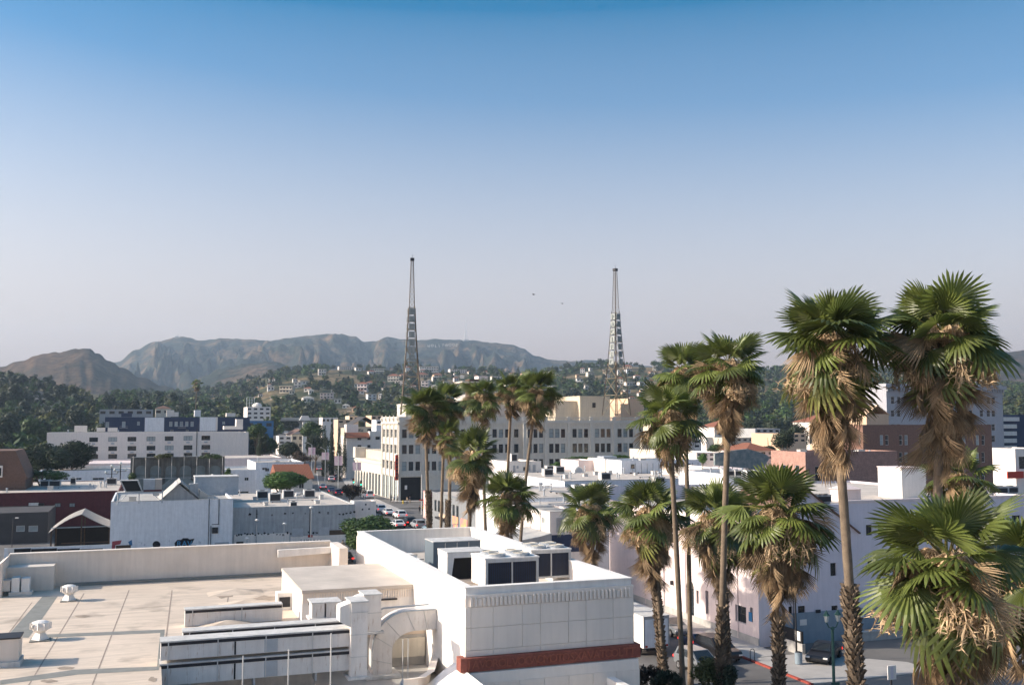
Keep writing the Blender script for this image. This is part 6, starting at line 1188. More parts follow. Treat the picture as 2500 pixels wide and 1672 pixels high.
tree_at('bright green tree in front of the red tile house', 690, 1143, 1212, 132, 198, 'round', 'leafb', 8000, .055, 2)
tree_at('purple-brown bush by the road before the white van', 858, 1178, 1222, 64, 215, 'round', 'leafr', 3500, .06, 3)
tree_at('tall dark cypress, tallest of the clump beside the street', 811, 1014, 1152, 26, 330, 'cone', 'leafd', 4000, .05, 4, group='cypress clump')
tree_at('dark cypress right of the tallest one', 829, 1040, 1150, 26, 322, 'cone', 'leafd', 3500, .05, 5, group='cypress clump')
tree_at('dark cypress left of the tallest one', 794, 1034, 1150, 24, 338, 'cone', 'leafd', 3500, .05, 6, group='cypress clump')
tree_at('shadowy cypress touching the white apartment house', 842, 1042, 1140, 20, 326, 'cone', 'leafd', 3000, .05, 4, group='cypress clump')
tree_at('leafy green street tree in front of the cypresses', 772, 1050, 1128, 62, 350, 'round', 'leafd', 4500, .06, 7)
tree_at('olive street tree behind the tan gabled shop', 760, 1022, 1082, 66, 400, 'round', 'leaf', 4500, .06, 8)
tree_at('dark tree mass on the left of the street', 706, 1072, 1124, 56, 360, 'round', 'leafd', 4000, .07, 9)
tree_at('dark round tree lower left of the street', 728, 1096, 1140, 36, 320, 'round', 'leafr', 3000, .07, 3)
tree_at('green tree right of the white apartment block', 625, 1030, 1080, 58, 335, 'round', 'leaf', 4000, .07, 2)
tree_at('tall dark tree at the corner of the apartment block', 642, 1056, 1118, 46, 322, 'tall', 'leafd', 4000, .06, 10)
tree_at('dark slim conifer beside the apartment block corner', 634, 1050, 1112, 22, 300, 'cone', 'leafd', 3000, .05, 5)
tree_at('brownish bush under the far street', 740, 1114, 1130, 60, 290, 'hedge', 'leafr', 2000, .06, 13)
tree_at('bright green hedge beside the brown roofed house', 103, 1146, 1178, 94, 205, 'hedge', 'leafb', 4500, .05, 12, cat='hedge', name='hedge')
tree_at('dark leafy tree in front of the white apartment block', 172, 1068, 1168, 112, 262, 'round', 'leafd', 6000, .06, 14)
tree_at('dark spreading tree left of the apartment block', 100, 1075, 1172, 130, 255, 'round', 'leafd', 6000, .06, 15)
tree_at('ivy-green bush left of the arcade ruin', 322, 1150, 1182, 26, 203, 'round', 'leaf', 1800, .08, 2)
tree_at('green tree between arcade ruin and white two-storey block', 556, 1138, 1192, 36, 214, 'tall', 'leafb', 3000, .07, 10)
tree_at('small dark shrub on top of the arcade ruin, right', 515, 1106, 1124, 40, 206, 'hedge', 'leaf', 1500, .07, 12, ground=A_.onv(515, 1124)[1])
tree_at('tawny shrub on top of the arcade ruin, centre', 400, 1109, 1124, 50, 206, 'hedge', 'leaft', 1500, .07, 13, ground=A_.onv(400, 1124)[1])
for i, (x, y0, y1, w_, D, l) in enumerate(((1412, 1112, 1130, 60, 215, 'roof garden bush left of the pink roof block'), (1360, 1128, 1150, 44, 212, 'low roof bush above the dark roof units'), (1510, 1108, 1126, 40, 205, 'roof bush above the ornate white block'), (1715, 1108, 1138, 34, 180, 'green bush right of the long grey building'), (1385, 1142, 1166, 18, 207, 'dark roof shrub beside the half-round vent'))): tree_at(l, x, y0, y1, w_, D, 'hedge', 'leafb', 1800, .07, 12 + i % 2, ground=at(x, y1+8, D).z)
tree_at('green street tree left of the banded office', 2432, 1098, 1150, 50, 300, 'round', 'leaf', 3500, .06, 8); tree_at('green street tree under the banded office', 2470, 1108, 1148, 46, 290, 'round', 'leaf', 3500, .06, 1)
tree_at('dense tree behind the brown brick building roofline at left', 1915, 1040, 1110, 60, 260, 'round', 'leafd', 3500, .06, 9)
tree_at('tree filling the gap left of the peach block', 1945, 1020, 1120, 60, 300, 'round', 'leafd', 3500, .06, 7)
tree_at('scrubby dry bush under the palms at the street corner', 1722, 1608, 1690, 95, 62, 'hedge', 'leaft', 2500, .07, 13, ground=0); tree_at('pale dusty bush beside the bare palm trunk', 1580, 1618, 1700, 70, 66, 'hedge', 'leafr', 2500, .07, 12, ground=0)
for i, (x, y0, y1, w_, D) in enumerate(((1700, 1020, 1075, 50, 420), (1760, 1012, 1070, 60, 430), (1830, 1020, 1075, 56, 400), (1890, 1015, 1090, 60, 390), (1960, 1010, 1090, 60, 420), (1640, 1015, 1070, 46, 450), (2040, 1010, 1080, 60, 430), (1745, 1080, 1112, 40, 250), (1615, 1070, 1100, 40, 290), (1880, 1085, 1112, 40, 240))): tree_at('leafy tree at right, %s' % ('left of the leaning palm trunk, farther', 'behind the leaning palm skirt', 'between leaning and wide-crowned palm', 'beside the grey block', 'left of the wide-crowned palm skirt', 'behind the beige tile roof', 'right behind the wide-crowned palm', 'by the rooftop billboard', 'by the cream low block', 'by the pink tiled house')[i], x, y0, y1, w_, D, 'round', ('leafd', 'leaf', 'leafd')[i % 3], 2500, .07, 1 + i % 3)
tree_at('low dark shrub below the orange-leaved palm', 1625, 1630, 1700, 60, 64, 'hedge', 'leafd', 2500, .07, 12, ground=0); tree_at('dusty dark shrub at the foot of the leaning palm', 1775, 1625, 1700, 70, 61, 'hedge', 'leafd', 2500, .07, 13, ground=0)
# wooded slope on the left: named trees
r = random.Random(21); PAL = ['leafd', 'leafd', 'leaf', 'leafd', 'leaft']
def proto(kind, mat, seed, n=900, leaf=.11):
    key = (kind, mat, n, leaf, seed)
    if key not in CM: CM[key] = crown_mesh(kind, seed, n, leaf, mat)
    return key
NT = 0
def hill_tree(px, D, hgt, label, group, kind=None, mat=None, n=900):
    global NT; NT += 1
    x = (px-1250)/F*D; kd = kind or r.choice(['round', 'round', 'tall', 'tall', 'cone']); mt = mat or r.choice(PAL); sd = r.randrange(3)+1
    if group: label = '%s %s%s' % ({'round': 'round-crowned', 'tall': 'tall uneven', 'cone': 'slim conical'}[kd], {'leafd': 'dark green ', 'leaf': 'mid green ', 'leaft': 'olive green '}[mt], label); group = group + ', ' + kd + ' ' + mt.replace('leafd', 'dark').replace('leaft', 'olive').replace('leaf', 'green')
    rz = hgt*.42; rx = hgt*{'round': .42, 'tall': .36, 'cone': .5}[kd]; f = {'round': .95, 'tall': 1.1, 'cone': 1.05}[kd]
    return tree(label, (x, D, th(x, D)), rx, rz/f, kd, mt, n, .11, sd, hgt*.22, group=group)
for i in range(80):
    px = r.uniform(-60, 420); D = r.uniform(400, 800) if px > 180 else r.uniform(350, 800)
    hill_tree(px, D, r.uniform(11, 19), 'tree on the wooded slope at left', 'trees on the wooded slope at left', n=1300)
for px, D, h, l, kd in ((35, 640, 26, 'tallest dark conifer standing out on the left skyline', 'tall'), (60, 600, 18, 'dark pine leaning beside the tallest conifer', 'tall'), (190, 520, 20, 'broad dark eucalyptus above the roofs at left', 'tall'), (330, 600, 22, 'tall dark pine behind the grey-green building', 'tall'), (362, 640, 20, 'dark conifer right of the tall dark pine', 'cone'), (20, 420, 20, 'big dark tree at the left edge above the brown roof', 'round'), (260, 520, 16, 'yellow-green round tree above the navy building', 'round')): hill_tree(px, D, h, l, None, kd, 'leaft' if 'yellow' in l else 'leafd', 2500)
for i in range(26):
    px = r.choice((r.uniform(-80, 120), r.uniform(560, 660))) if i % 2 else r.uniform(-60, 110); D = r.uniform(300, 420) if px > 200 else r.uniform(270, 360)
    hill_tree(px, D, r.uniform(9, 15), 'shade tree crowding the left side below the slope', 'shade trees below the slope', n=1600)
TAN = [(690, 962, 62, 20), (840, 922, 62, 15), (640, 985, 60, 12), (745, 930, 40, 10), (1428, 921, 40, 13), (1385, 930, 28, 9), (620, 922, 22, 8), (560, 902, 20, 10), (1130, 925, 18, 6)]
def in_tan(px, py, k=1): return any(((px-a)/(c*k))**2 + ((py-b)/(d*k))**2 < 1 for a, b, c, d in TAN)
cnt = 0; tries = 0
spots = []
while len(spots) < 4600 and tries < 40000:
    tries += 1; px = r.uniform(300, 2560); D = r.uniform(560, 1560)**1.0; x = (px-1250)/F*D; z = th(x, D); py = img_y(x, D, z)
    if D < 640 and 690 < px < 800: continue
    if any(abs(x-hx) < hw and hd-60 < D < hd+8 for hx, hd, hw in HP): continue
    if in_tan(px, py) and r.random() < .93: continue
    if fbm(px*.014, D*.008, 3, 77) < .39 and r.random() < .75: continue
    spots.append((px, D, x, z))
for i in range(420):
    px = r.uniform(-90, 430); D = r.uniform(400, 830); x = (px-1250)/F*D; spots.append((px, D, x, th(x, D)))
for i in range(60):
    px = r.uniform(-90, 100); D = r.uniform(265, 400); x = (px-1250)/F*D; spots.append((px, D, x, th(x, D)))
spots.sort(key=lambda s: s[1])
vis = [s for s in spots if 420 < s[0] < 1760]
named = vis[::max(1, len(vis)//130)][:130]; nm = set(named)
for s in named: hill_tree(s[0], s[1], r.uniform(9, 15), 'tree among the houses on the hillside', 'trees among the hillside houses', n=520)
# the rest of the wood: one object
LOW = []
for q in range(6):
    me = crown_mesh(['round', 'tall', 'round', 'cone', 'tall', 'round'][q], 40+q, 105, .25, 'leafd'); LOW.append(([tuple(v.co) for v in me.vertices], [tuple(p.vertices) for p in me.polygons])); bpy.data.meshes.remove(me)
wood = MB(); mats_ = [K['leafd'], K['leaf'], K['leaft']]
for s in spots:
    if s in nm: continue
    vs, fs = LOW[r.randrange(6)]; hgt = r.uniform(5, 15); a = r.uniform(0, 6.28); ca, sa = cos(a), sin(a); k = len(wood.v); rx = hgt*.48; rz = hgt*.46; z0 = s[3]+hgt*.5; mi = r.choice((0, 0, 1, 1, 2))
    wood.v += [(s[2]+(v[0]*ca-v[1]*sa)*rx, s[1]+(v[0]*sa+v[1]*ca)*rx, z0+v[2]*rz) for v in vs]; wood.f += [tuple(k+i for i in f) for f in fs]; wood.m += [mi]*len(fs)
tag(wood.build('hillside_woodland', mats_), 'green woodland covering the hillside behind the houses', 'woodland', kind='stuff')
# ------------------------------------------------------------------ streets
K['road'] = M('worn_road', (.165, .155, .145), var=.22, scale=.12, bump=.2, bscale=6)
K['paint'] = M('road_paint', (.62, .60, .55), var=.15, scale=1)
K['kerbred'] = M('red_kerb', (.34, .07, .05), var=.25, scale=2)
K['greyblue'] = M('grey_blue_paint', (.26, .32, .37), var=.08, streak=.1)
def strip(name, mat, path, w, dz, kind='structure', step=12):
    m = MB(); P = []
    for (a, b) in zip(path, path[1:]):
        n = max(1, int(math.dist(a, b)/step))
        for i in range(n): P.append((a[0]+(b[0]-a[0])*i/n, a[1]+(b[1]-a[1])*i/n))
    P.append(path[-1]); S = []
    for i, p in enumerate(P):
        q = P[min(i+1, len(P)-1)]; o = P[max(i-1, 0)]; d = Vector((q[0]-o[0], q[1]-o[1], 0)).normalized(); nrm = Vector((d.y, -d.x, 0))
        a = Vector((p[0], p[1], 0)) + nrm*w[0]; b = Vector((p[0], p[1], 0)) + nrm*w[1]; z = th(p[0], p[1]) + dz; S.append(((a.x, a.y, z), (b.x, b.y, z)))
    for (a, b), (c, d) in zip(S, S[1:]): m.quad(a, b, d, c)
    o = m.build(name, K[mat]); return tag(o, kind=kind) if kind else o
RP = [(-2, 140), (-14.5, 180), (-27, 215), (-47, 280), (-72, 400), (-118, 600), (-170, 790)]
RP = [(x - 6.5, y) for x, y in RP]
strip('road', 'road', RP, (-8, 8), .06); strip('sidewalk', 'walk', RP[2:], (8.05, 10.8), .19); strip('sidewalk', 'walk', RP[2:], (-11, -8.05), .19); strip('sidewalk', 'walk', RP[:2] + [(-24, 201)], (8.05, 12), .19); strip('kerb', 'conc', RP[2:], (7.9, 8.05), .18)
strip('lane_line', 'paint', RP, (-.12, .12), .085); strip('lane_line', 'paint', RP[:3], (3.9, 4.05), .085)
U_ = Vector((cos(GA), sin(GA), 0)); Vv = Vector((-sin(GA), cos(GA), 0))
c0 = O.world(4, -12, 0); strip('cross_road', 'road', [tuple((c0 - U_*90)[:2]), tuple((c0 + U_*90)[:2])], (-8, 8), .10); strip('sidewalk', 'walk', [tuple((O.world(-2, -2, 0))[:2]), tuple(O.world(60, -2, 0)[:2])], (-2, 1.9), .22)
for i in range(9): p = O.world(-18 + i*1.5, -21.5, 0); tag(MB().quad(*[tuple(p + U_*a + Vv*b + Vector((0, 0, .115))) for a, b in ((0, 0), (.7, 0), (.7, 3), (0, 3))]).build('crosswalk_bar', K['paint']), kind='structure')
lv = lambda u, v, z=0: LV.world(u, v, z)
def pad(name, mat, pts, z, h=0):
    m = MB(); m.quad(*[tuple(lv(u, v, z+h)) for u, v in pts])
    if h:
        for (a, b) in zip(pts, pts[1:] + pts[:1]): m.quad(tuple(lv(*a, z)), tuple(lv(*b, z)), tuple(lv(*b, z+h)), tuple(lv(*a, z+h)))
    return tag(m.build(name, K[mat]), kind='structure')
pad('side_street', 'asph', [(-15, -60), (-3.6, -60), (-3.6, 60), (-15, 60)], .012); pad('sidewalk', 'walk', [(-3.35, -3.5), (-.02, -3.5), (-.02, 45), (-3.35, 45)], 0, .14); pad('corner_sidewalk', 'walk', [(-3.35, -12), (8, -12), (8, -9), (1.9, -3.6), (-3.35, -3.6)], 0, .13); pad('corner_sidewalk', 'walk', [(-3.35, -34), (16, -34), (16, -26), (-3.35, -26)], 0, .13)
pad('kerb', 'conc', [(-3.6, 1), (-3.352, 1), (-3.352, 45), (-3.6, 45)], 0, .145); pad('red_kerb', 'kerbred', [(-3.6, -12), (-3.352, -12), (-3.352, .98), (-3.6, .98)], 0, .147); pad('parking_lot', 'road', [(2, -9), (30, -9), (30, -.1), (2, -.1)], .02); pad('street_crossing', 'road', [(-3.6, -25.9), (30, -25.9), (30, -12.1), (-3.6, -12.1)], .016)
for i in range(6): pad('crosswalk_bar', 'paint', [(-2.5, -24.5+i*2), (1, -24.5+i*2), (1, -23.7+i*2), (-2.5, -23.7+i*2)], .022)
fbox(LV, 'painted_base', 'greyblue', (1904, 1499, 2600, 1590), -.06, .055); fbox(LV, 'notice', 'white2', (1953, 1512, 1970, 1525), -.1, .03); fbox(LV, 'notice', 'white2', (2093, 1497, 2110, 1509), -.1, .03); fbox(LV, 'half_round_vent', 'dark', (1992, 1488, 2004, 1495), -.1, .05)
t = thing('yard_wall', 'low concrete wall with black fence panel beside the bicycle rack', 'wall', lv(1.6, -3.4), GA); MB().box(0, .3, -.5, 3.2, 0, .95).build('wall', K['conc'], t); box_part('fence_panel', K['black'], t, .08, .2, -.4, 3.1, .953, 1.95); box_part('white_notice', K['white2'], t, .02, .075, -.2, .5, 1.15, 1.9)
t = thing('lot_wall', 'low dark wall along the parking lot behind the black car', 'wall', lv(9, -1.2), GA); MB().box(0, 20, 0, .3, 0, .8).build('wall', K['conc'], t); MB().box(-.05, 20, -.05, .35, .803, .88).build('coping', K['steelpaint'], t)
t = thing('front_parapet', 'pale low parapet with dark rail at the lower right corner', 'wall', lv(8.5, -14), GA); MB().prism([(0, 0), (9, 0), (9, .55), (0, 1.1)], 0, .3).build('wall', K['conc'], t); MB().bar((0, .15, 1.45), (9, .15, .9), .03).build('rail', K['dark'], t); [MB().bar((x, .15, 1.08-.06*x), (x, .15, 1.42-.06*x), .025).build('rail_post', K['dark'], t) for x in (.2, 3, 6, 8.8)]
def post_at(name, label, cat, px, py, group=None): P = atz(px, py, .13); return thing(name, label, cat, (P.x, P.y, .13), GA, group)
t = post_at('bicycle_rack', 'black inverted-U bicycle rack on the sidewalk', 'bicycle rack', 1837, 1612); MB().tube([(-.2, 0, 0), (-.2, 0, .75)] + [(-.2*cos(i*pi/8), 0, .75+.2*sin(i*pi/8)) for i in range(1, 8)] + [(.2, 0, .75), (.2, 0, 0)], .03, 8).build('hoop', K['black'], t); box_part('foot_plate', K['dark'], t, -.28, -.12, -.08, .08, 0, .012); box_part('foot_plate', K['dark'], t, .12, .28, -.08, .08, 0, .012)
t = post_at('litter_bin', 'grey-blue litter bin at the end of the low wall', 'bin', 1950, 1620); MB().lathe([(.27, 0), (.29, .05), (.3, .85), (.31, .87), (.31, .93)], 14).build('bin_body', K['greyblue'], t); MB().lathe([(.29, .931), (.2, .98), (.02, 1.0)], 14).build('bin_lid', K['dark'], t)
t = post_at('lamp_post', 'tall black street pole by the litter bin', 'lamp', 1945, 1612); MB().tube([(0, 0, 0), (0, 0, 6.6)], [.08, .05], 8).build('pole', K['black'], t); MB().lathe([(.14, 0), (.12, .3), (.08, .35)], 8).build('base', K['black'], t)
K['lampgreen'] = M('green_lamp_paint', (.05, .12, .10), var=.2); K['globe'] = M('lamp_globe', (.55, .58, .55), var=.1, rough=.3)
P = at(2036, 1672, 62); t = thing('ornate_lamp_post', 'green ornate twin-lantern lamp post at the lower right corner', 'lamp', (P.x, P.y, .1), GA); zt_ = at(2036, 1500, 62).z
MB().lathe([(.26, 0), (.24, .5), (.12, .7), (.1, 1.6), (.08, zt_-1.0), (.13, zt_-.95), (.07, zt_-.8)], 10).build('pole', K['lampgreen'], t); MB().tube([(-.42, 0, zt_-.55), (-.25, 0, zt_-.85), (0, 0, zt_-.9), (.25, 0, zt_-.85), (.42, 0, zt_-.55)], .035, 6).build('arm', K['lampgreen'], t)
for x in (-.42, .42): l_ = MB().lathe([(.1, 0), (.17, .35), (.2, .37)], 6, (x, 0, zt_-.5)).build('lantern', K['globe'], t); MB().lathe([(.23, .371), (.1, .55), (.02, .7)], 6, (x, 0, zt_-.5)).build('lantern_cap', K['lampgreen'], l_)
box_part('street_plate', K['lampgreen'], t, -.3, .3, -.16, -.13, zt_-4.9, zt_-4.1); box_part('white_notice', K['white2'], t, -.26, .26, -.165, -.161, zt_-4.8, zt_-4.5)
for (px, py, l) in ((2175, 1640, 'white and violet parking sign board at the lower right'), (2085, 1668, 'small white bollard sign beside the ornate lamp')):
    P = at(px, py, 60); t = thing('sign_board', l, 'sign', (P.x, P.y, 0), GA); MB().box(-.04, .04, -.04, .04, 0, P.z+.2).build('post', K['dark'], t); MB().box(-.3, .3, -.1, -.05, P.z-.4, P.z+.4).build('board', K['white2'], t); box_part('violet_stripe', K['lav'], t, -.1, .1, -.105, -.101, P.z-.35, P.z+.35)
# ------------------------------------------------------------------ building on the near side of the intersection
K['shadegrey'] = M('street_grey_shaded', (.24, .25, .26), var=.15, streak=.2)  # wall grey darkened so the colour stands in for shade
SC_ = B('street_corner_building', 'grey street-corner building with tall narrow windows and posters behind the palms', 1172, 1228, 1290, 152, 31.5, 'shadegrey', 'roofw', par=.4, left=[], wins=[(1185,1240,1196,1252), (1210,1239,1222,1251)])
for i in range(7): 
    for z0, z1 in ((4.1, 6.0),): v = 11 + i*2.2; w_ = MB().box(-.06, -.003, v, v+1.1, z0, z1).build('window', K['framed'], SC_.t); MB().box(-.075, -.061, v+.1, v+1.0, z0+.1, z1-.1).build('pane', K['glass'], w_)
K['poster_y'] = M('yellow_poster', (.62, .44, .10), col2=(.55, .12, .25), scale=.9); K['poster_w'] = M('white_red_poster', (.72, .68, .62), col2=(.5, .05, .05), scale=.6)
for v, w_, k_ in ((6, 3.5, 'poster_y'), (11, 3.2, 'poster_y')): MB().box(-.12, -.05, v, v+w_, 1.2, 4.2).build('poster', K[k_], SC_.t)
MB().box(-.5, -.1, 27, 31.2, 2.4, 7.2).build('billboard', K['poster_w'], SC_.t); MB().box(-1.2, -.06, 16, 21, 3.2, 3.5).build('awning', K['dark'], SC_.t); MB().box(-.6, -.08, 16.5, 20.5, 3.52, 4.0).build('shop_sign', K['peach'], SC_.t)
# ------------------------------------------------------------------ vehicles
K['tyre'] = M('tyre', (.015, .015, .016), var=.2); K['cglass'] = M('car_glass', (.02, .025, .03), rough=.08, spec=.7, var=.1); K['tail'] = emit('tail_light', (.8, .03, .02), .9); K['headl'] = M('head_lamp', (.7, .7, .68), rough=.2, var=.05)
def paint(name, c): return M(name, c, rough=.28, var=.04, spec=.6)
CP = {k: paint('car_' + k, v) for k, v in dict(white=(.72, .72, .71), black=(.012, .012, .014), silver=(.32, .34, .36), blue=(.04, .06, .13), teal=(.20, .30, .36), maroon=(.12, .05, .06), grey=(.16, .17, .18)).items()}
PROF = {'sedan': (4.7, 1.82, [(-2.3, .5), (-2.32, .8), (-2.2, .95), (-1.35, 1.0), (1.0, .95), (2.1, .78), (2.33, .62), (2.33, .35), (-2.3, .35)], [(-1.75, 1.0), (-1.0, 1.42), (.1, 1.46), (1.15, .97)]),
        'suv': (4.7, 1.9, [(-2.3, .5), (-2.33, 1.0), (-2.25, 1.12), (1.1, 1.08), (2.15, .95), (2.33, .75), (2.33, .38), (-2.3, .38)], [(-2.2, 1.1), (-1.95, 1.66), (.2, 1.72), (1.3, 1.08)]),
        'van': (5.2, 1.95, [(-2.55, .45), (-2.58, 1.2), (1.4, 1.2), (2.4, 1.0), (2.58, .75), (2.58, .38), (-2.55, .38)], [(-2.55, 1.2), (-2.45, 2.1), (.9, 2.12), (1.75, 1.15)])}
def car(label, P, rz, kind='sedan', col='white', group='cars in the street'):
    L, W, low, cab = PROF[kind]; t = thing('parked_car' if kind != 'van' else 'parked_van', label, 'car' if kind != 'van' else 'van', P, rz, group); hw = W/2
    b = MB(); b.prism([(y, z) for y, z in low], -hw, hw, 'x'); m = b.build('body', CP[col], t)
    bv = m.modifiers.new('bevel', 'BEVEL'); bv.width = .09; bv.segments = 2
    g = MB(); n = len(cab); ins = [.06, .22, .22, .06]
    top = [((-hw+ins[i], y, z), (hw-ins[i], y, z)) for i, (y, z) in enumerate(cab)]
    for i in range(n-1): g.quad(top[i][0], top[i][1], top[i+1][1], top[i+1][0])
    for s in (0, 1): g.quad(*[top[i][s] for i in range(n)])
    g.build('cabin', CP[col], t)
    def sub(i, a0, a1, b0, b1, off):       # pane on cabin panel i
        A, B_, C, D_ = [Vector(q) for q in (top[i][0], top[i][1], top[i+1][1], top[i+1][0])]; nrm = (B_-A).cross(D_-A).normalized()
        if nrm.z < 0: nrm = -nrm
        f = lambda s, r: A.lerp(B_, s).lerp(D_.lerp(C, s), r) + nrm*off
        return [f(a0, b0), f(a1, b0), f(a1, b1), f(a0, b1)]
    MB().quad(*sub(0, .08, .92, .12, .92, .012)).build('rear_window', K['cglass'], t); MB().quad(*sub(n-2, .06, .94, .06, .9, .012)).build('windscreen', K['cglass'], t)
    for s in (0, 1):
        q = [Vector(top[i][s]) for i in range(n)]; c = sum(q, Vector())/n; off = Vector((.012*(1 if s else -1), 0, 0)); MB().quad(*[c + (p-c)*.84 + off for p in q]).build('side_window', K['cglass'], t)
    for x in (-hw+.02, hw-.02):
        for y in (-L*.3, L*.31):
            w_ = MB().lathe([(.0, -.1), (.33, -.1), (.34, -.05), (.34, .05), (.33, .1)], 14).build('tyre', K['tyre'], t); w_.rotation_euler = (0, pi/2, 0); w_.location = (x, y, .34); MB().lathe([(.2, -.11), (.22, .11)], 10).build('rim', K['chrome'], w_)
    y0 = low[1][0]; zl_ = low[1][1]-.12; y1 = L/2-.02
    for s in (-1, 1): MB().box(s*hw*.86-.16, s*hw*.86+.16, y0-.03, y0+.05, zl_-.1, zl_+.08).build('tail_light', K['tail'], t); MB().box(s*hw*.78-.17, s*hw*.78+.17, y1-.12, y1+.01, .6, .72).build('headlight', K['headl'], t)
    MB().box(-.25, .25, y0-.035, y0, .55, .66).build('number_plate', K['steelpaint'], t); MB().box(-hw*.9, hw*.9, y0-.06, y0+.05, .36, .5).build('bumper', K['dark'], t)
    return t
for (px, py, k, c, a, l) in ((930,1247,'suv','white',20,'white SUV farthest left in the queue at the junction'), (950,1254,'sedan','white',20,'white sedan second in the left queue at the junction'), (979,1262,'suv','white',20,'white SUV beside the black one in the queue'), (974,1283,'sedan','white',20,'white sedan half behind the round street tree'), (1001,1279,'suv','black',20,'black SUV with red tail lights in the queue'), (1023,1286,'suv','silver',20,'silver SUV nearest us in the queue'), (1052,1294,'sedan','teal',20,'blue-grey sedan right of the silver SUV'), (903,1214,'van','white',18,'white van parked by the arcade shopfronts'), (792,1196,'sedan','white',14,'white sedan behind the bushes on the far side of the junction'), (812,1200,'sedan','blue',16,'dark blue sedan parked left of the far street'), (829,1206,'suv','blue',16,'dark SUV in the shade left of the far street'), (812,1176,'suv','white',14,'white SUV heading up the far street'), (814,1166,'sedan','silver',12,'silver car beyond the white SUV up the street'), (826,1172,'sedan','maroon',192,'reddish car coming down the far street'), (782,1150,'sedan','silver',12,'pale car far up the street'), (800,1140,'sedan','black',192,'dark car far up the street'), (846,1364,'sedan','black',20,'black car with lit tail light behind the theatre corner'), (1084,1298,'suv','black',20,'dark car between the palm trunks'), (1112,1300,'sedan','grey',20,'grey car behind the rough palm trunks')):
    D = 19.4*F/(py-1030) if py > 1199 else None
    if D is None:
        D = 280
        while img_y((px-1250)/F*D, D, th((px-1250)/F*D, D)) > py and D < 800: D += 4
    x = (px-1250)/F*D; car(l, (x, D, th(x, D)+.1), radians(a), k, c)
P = atz(1703, 1592, 0); car('dark blue sedan parked behind the palms on the side street', (P.x+.3, P.y+.6, .02), GA+radians(176), 'sedan', 'blue', 'cars on the side street'); P = atz(2012, 1612, 0); car('black sedan standing in the parking lot', (P.x, P.y, .03), radians(-62+180+30), 'sedan', 'black', 'cars on the side street'); P = atz(1706, 1640, 0); car('grey car half hidden by the bush under the palms', (P.x, P.y, .02), GA+radians(180), 'suv', 'grey', 'cars on the side street')
for px_, py_, k_, c_, l_ in ((1752, 1606, 'suv', 'black', 'black SUV behind the bush under the leaning palm'), (1640, 1545, 'sedan', 'grey', 'grey sedan parked up the side street beyond the truck')): P = atz(px_, py_, 0); car(l_, (P.x, P.y, .03), GA + radians(180 if px_ < 2000 else 95), k_, c_, 'cars on the side street')
P = atz(1603, 1603, 0); t = thing('box_truck', 'white box truck parked beside the theatre', 'truck', (P.x, P.y, .02), GA)
box_part('cargo_box', K['white2'], t, -1.2, 1.2, 0, 6.2, .75, 3.3); fr = MB(); fr.box(-1.2, -1.08, -.03, -.002, .75, 3.3); fr.box(1.08, 1.2, -.03, -.002, .75, 3.3); fr.box(-1.079, 1.079, -.03, -.002, 3.1, 3.3); fr.build('door_frame', K['grey'], t)
box_part('rear_door', K['whiteblue'], t, -1.07, 1.07, -.02, -.001, .8, 3.09); MB().prism([(6.3, .6), (8.1, .6), (8.1, 1.4), (7.7, 2.2), (6.3, 2.3)], -1.05, 1.05, 'x').build('cab', K['white2'], t); box_part('chassis', K['black'], t, -.9, .9, .1, 8, .5, .74); box_part('roof_lip', K['steelpaint'], t, -1.22, 1.22, -.05, 6.22, 3.302, 3.36)
for x in (-1.05, 1.05):
    for y in (1.3, 6.9): w_ = MB().lathe([(.0, -.13), (.44, -.13), (.45, .13)], 16).build('tyre', K['tyre'], t); w_.rotation_euler = (0, pi/2, 0); w_.location = (x, y, .45); MB().lathe([(.24, -.14), (.26, .14)], 10).build('rim', K['steelpaint'], w_)
for s in (-1, 1): MB().box(s*.95-.1, s*.95+.1, -.06, -.031, .82, .98).build('tail_light', K['redsign'], t)
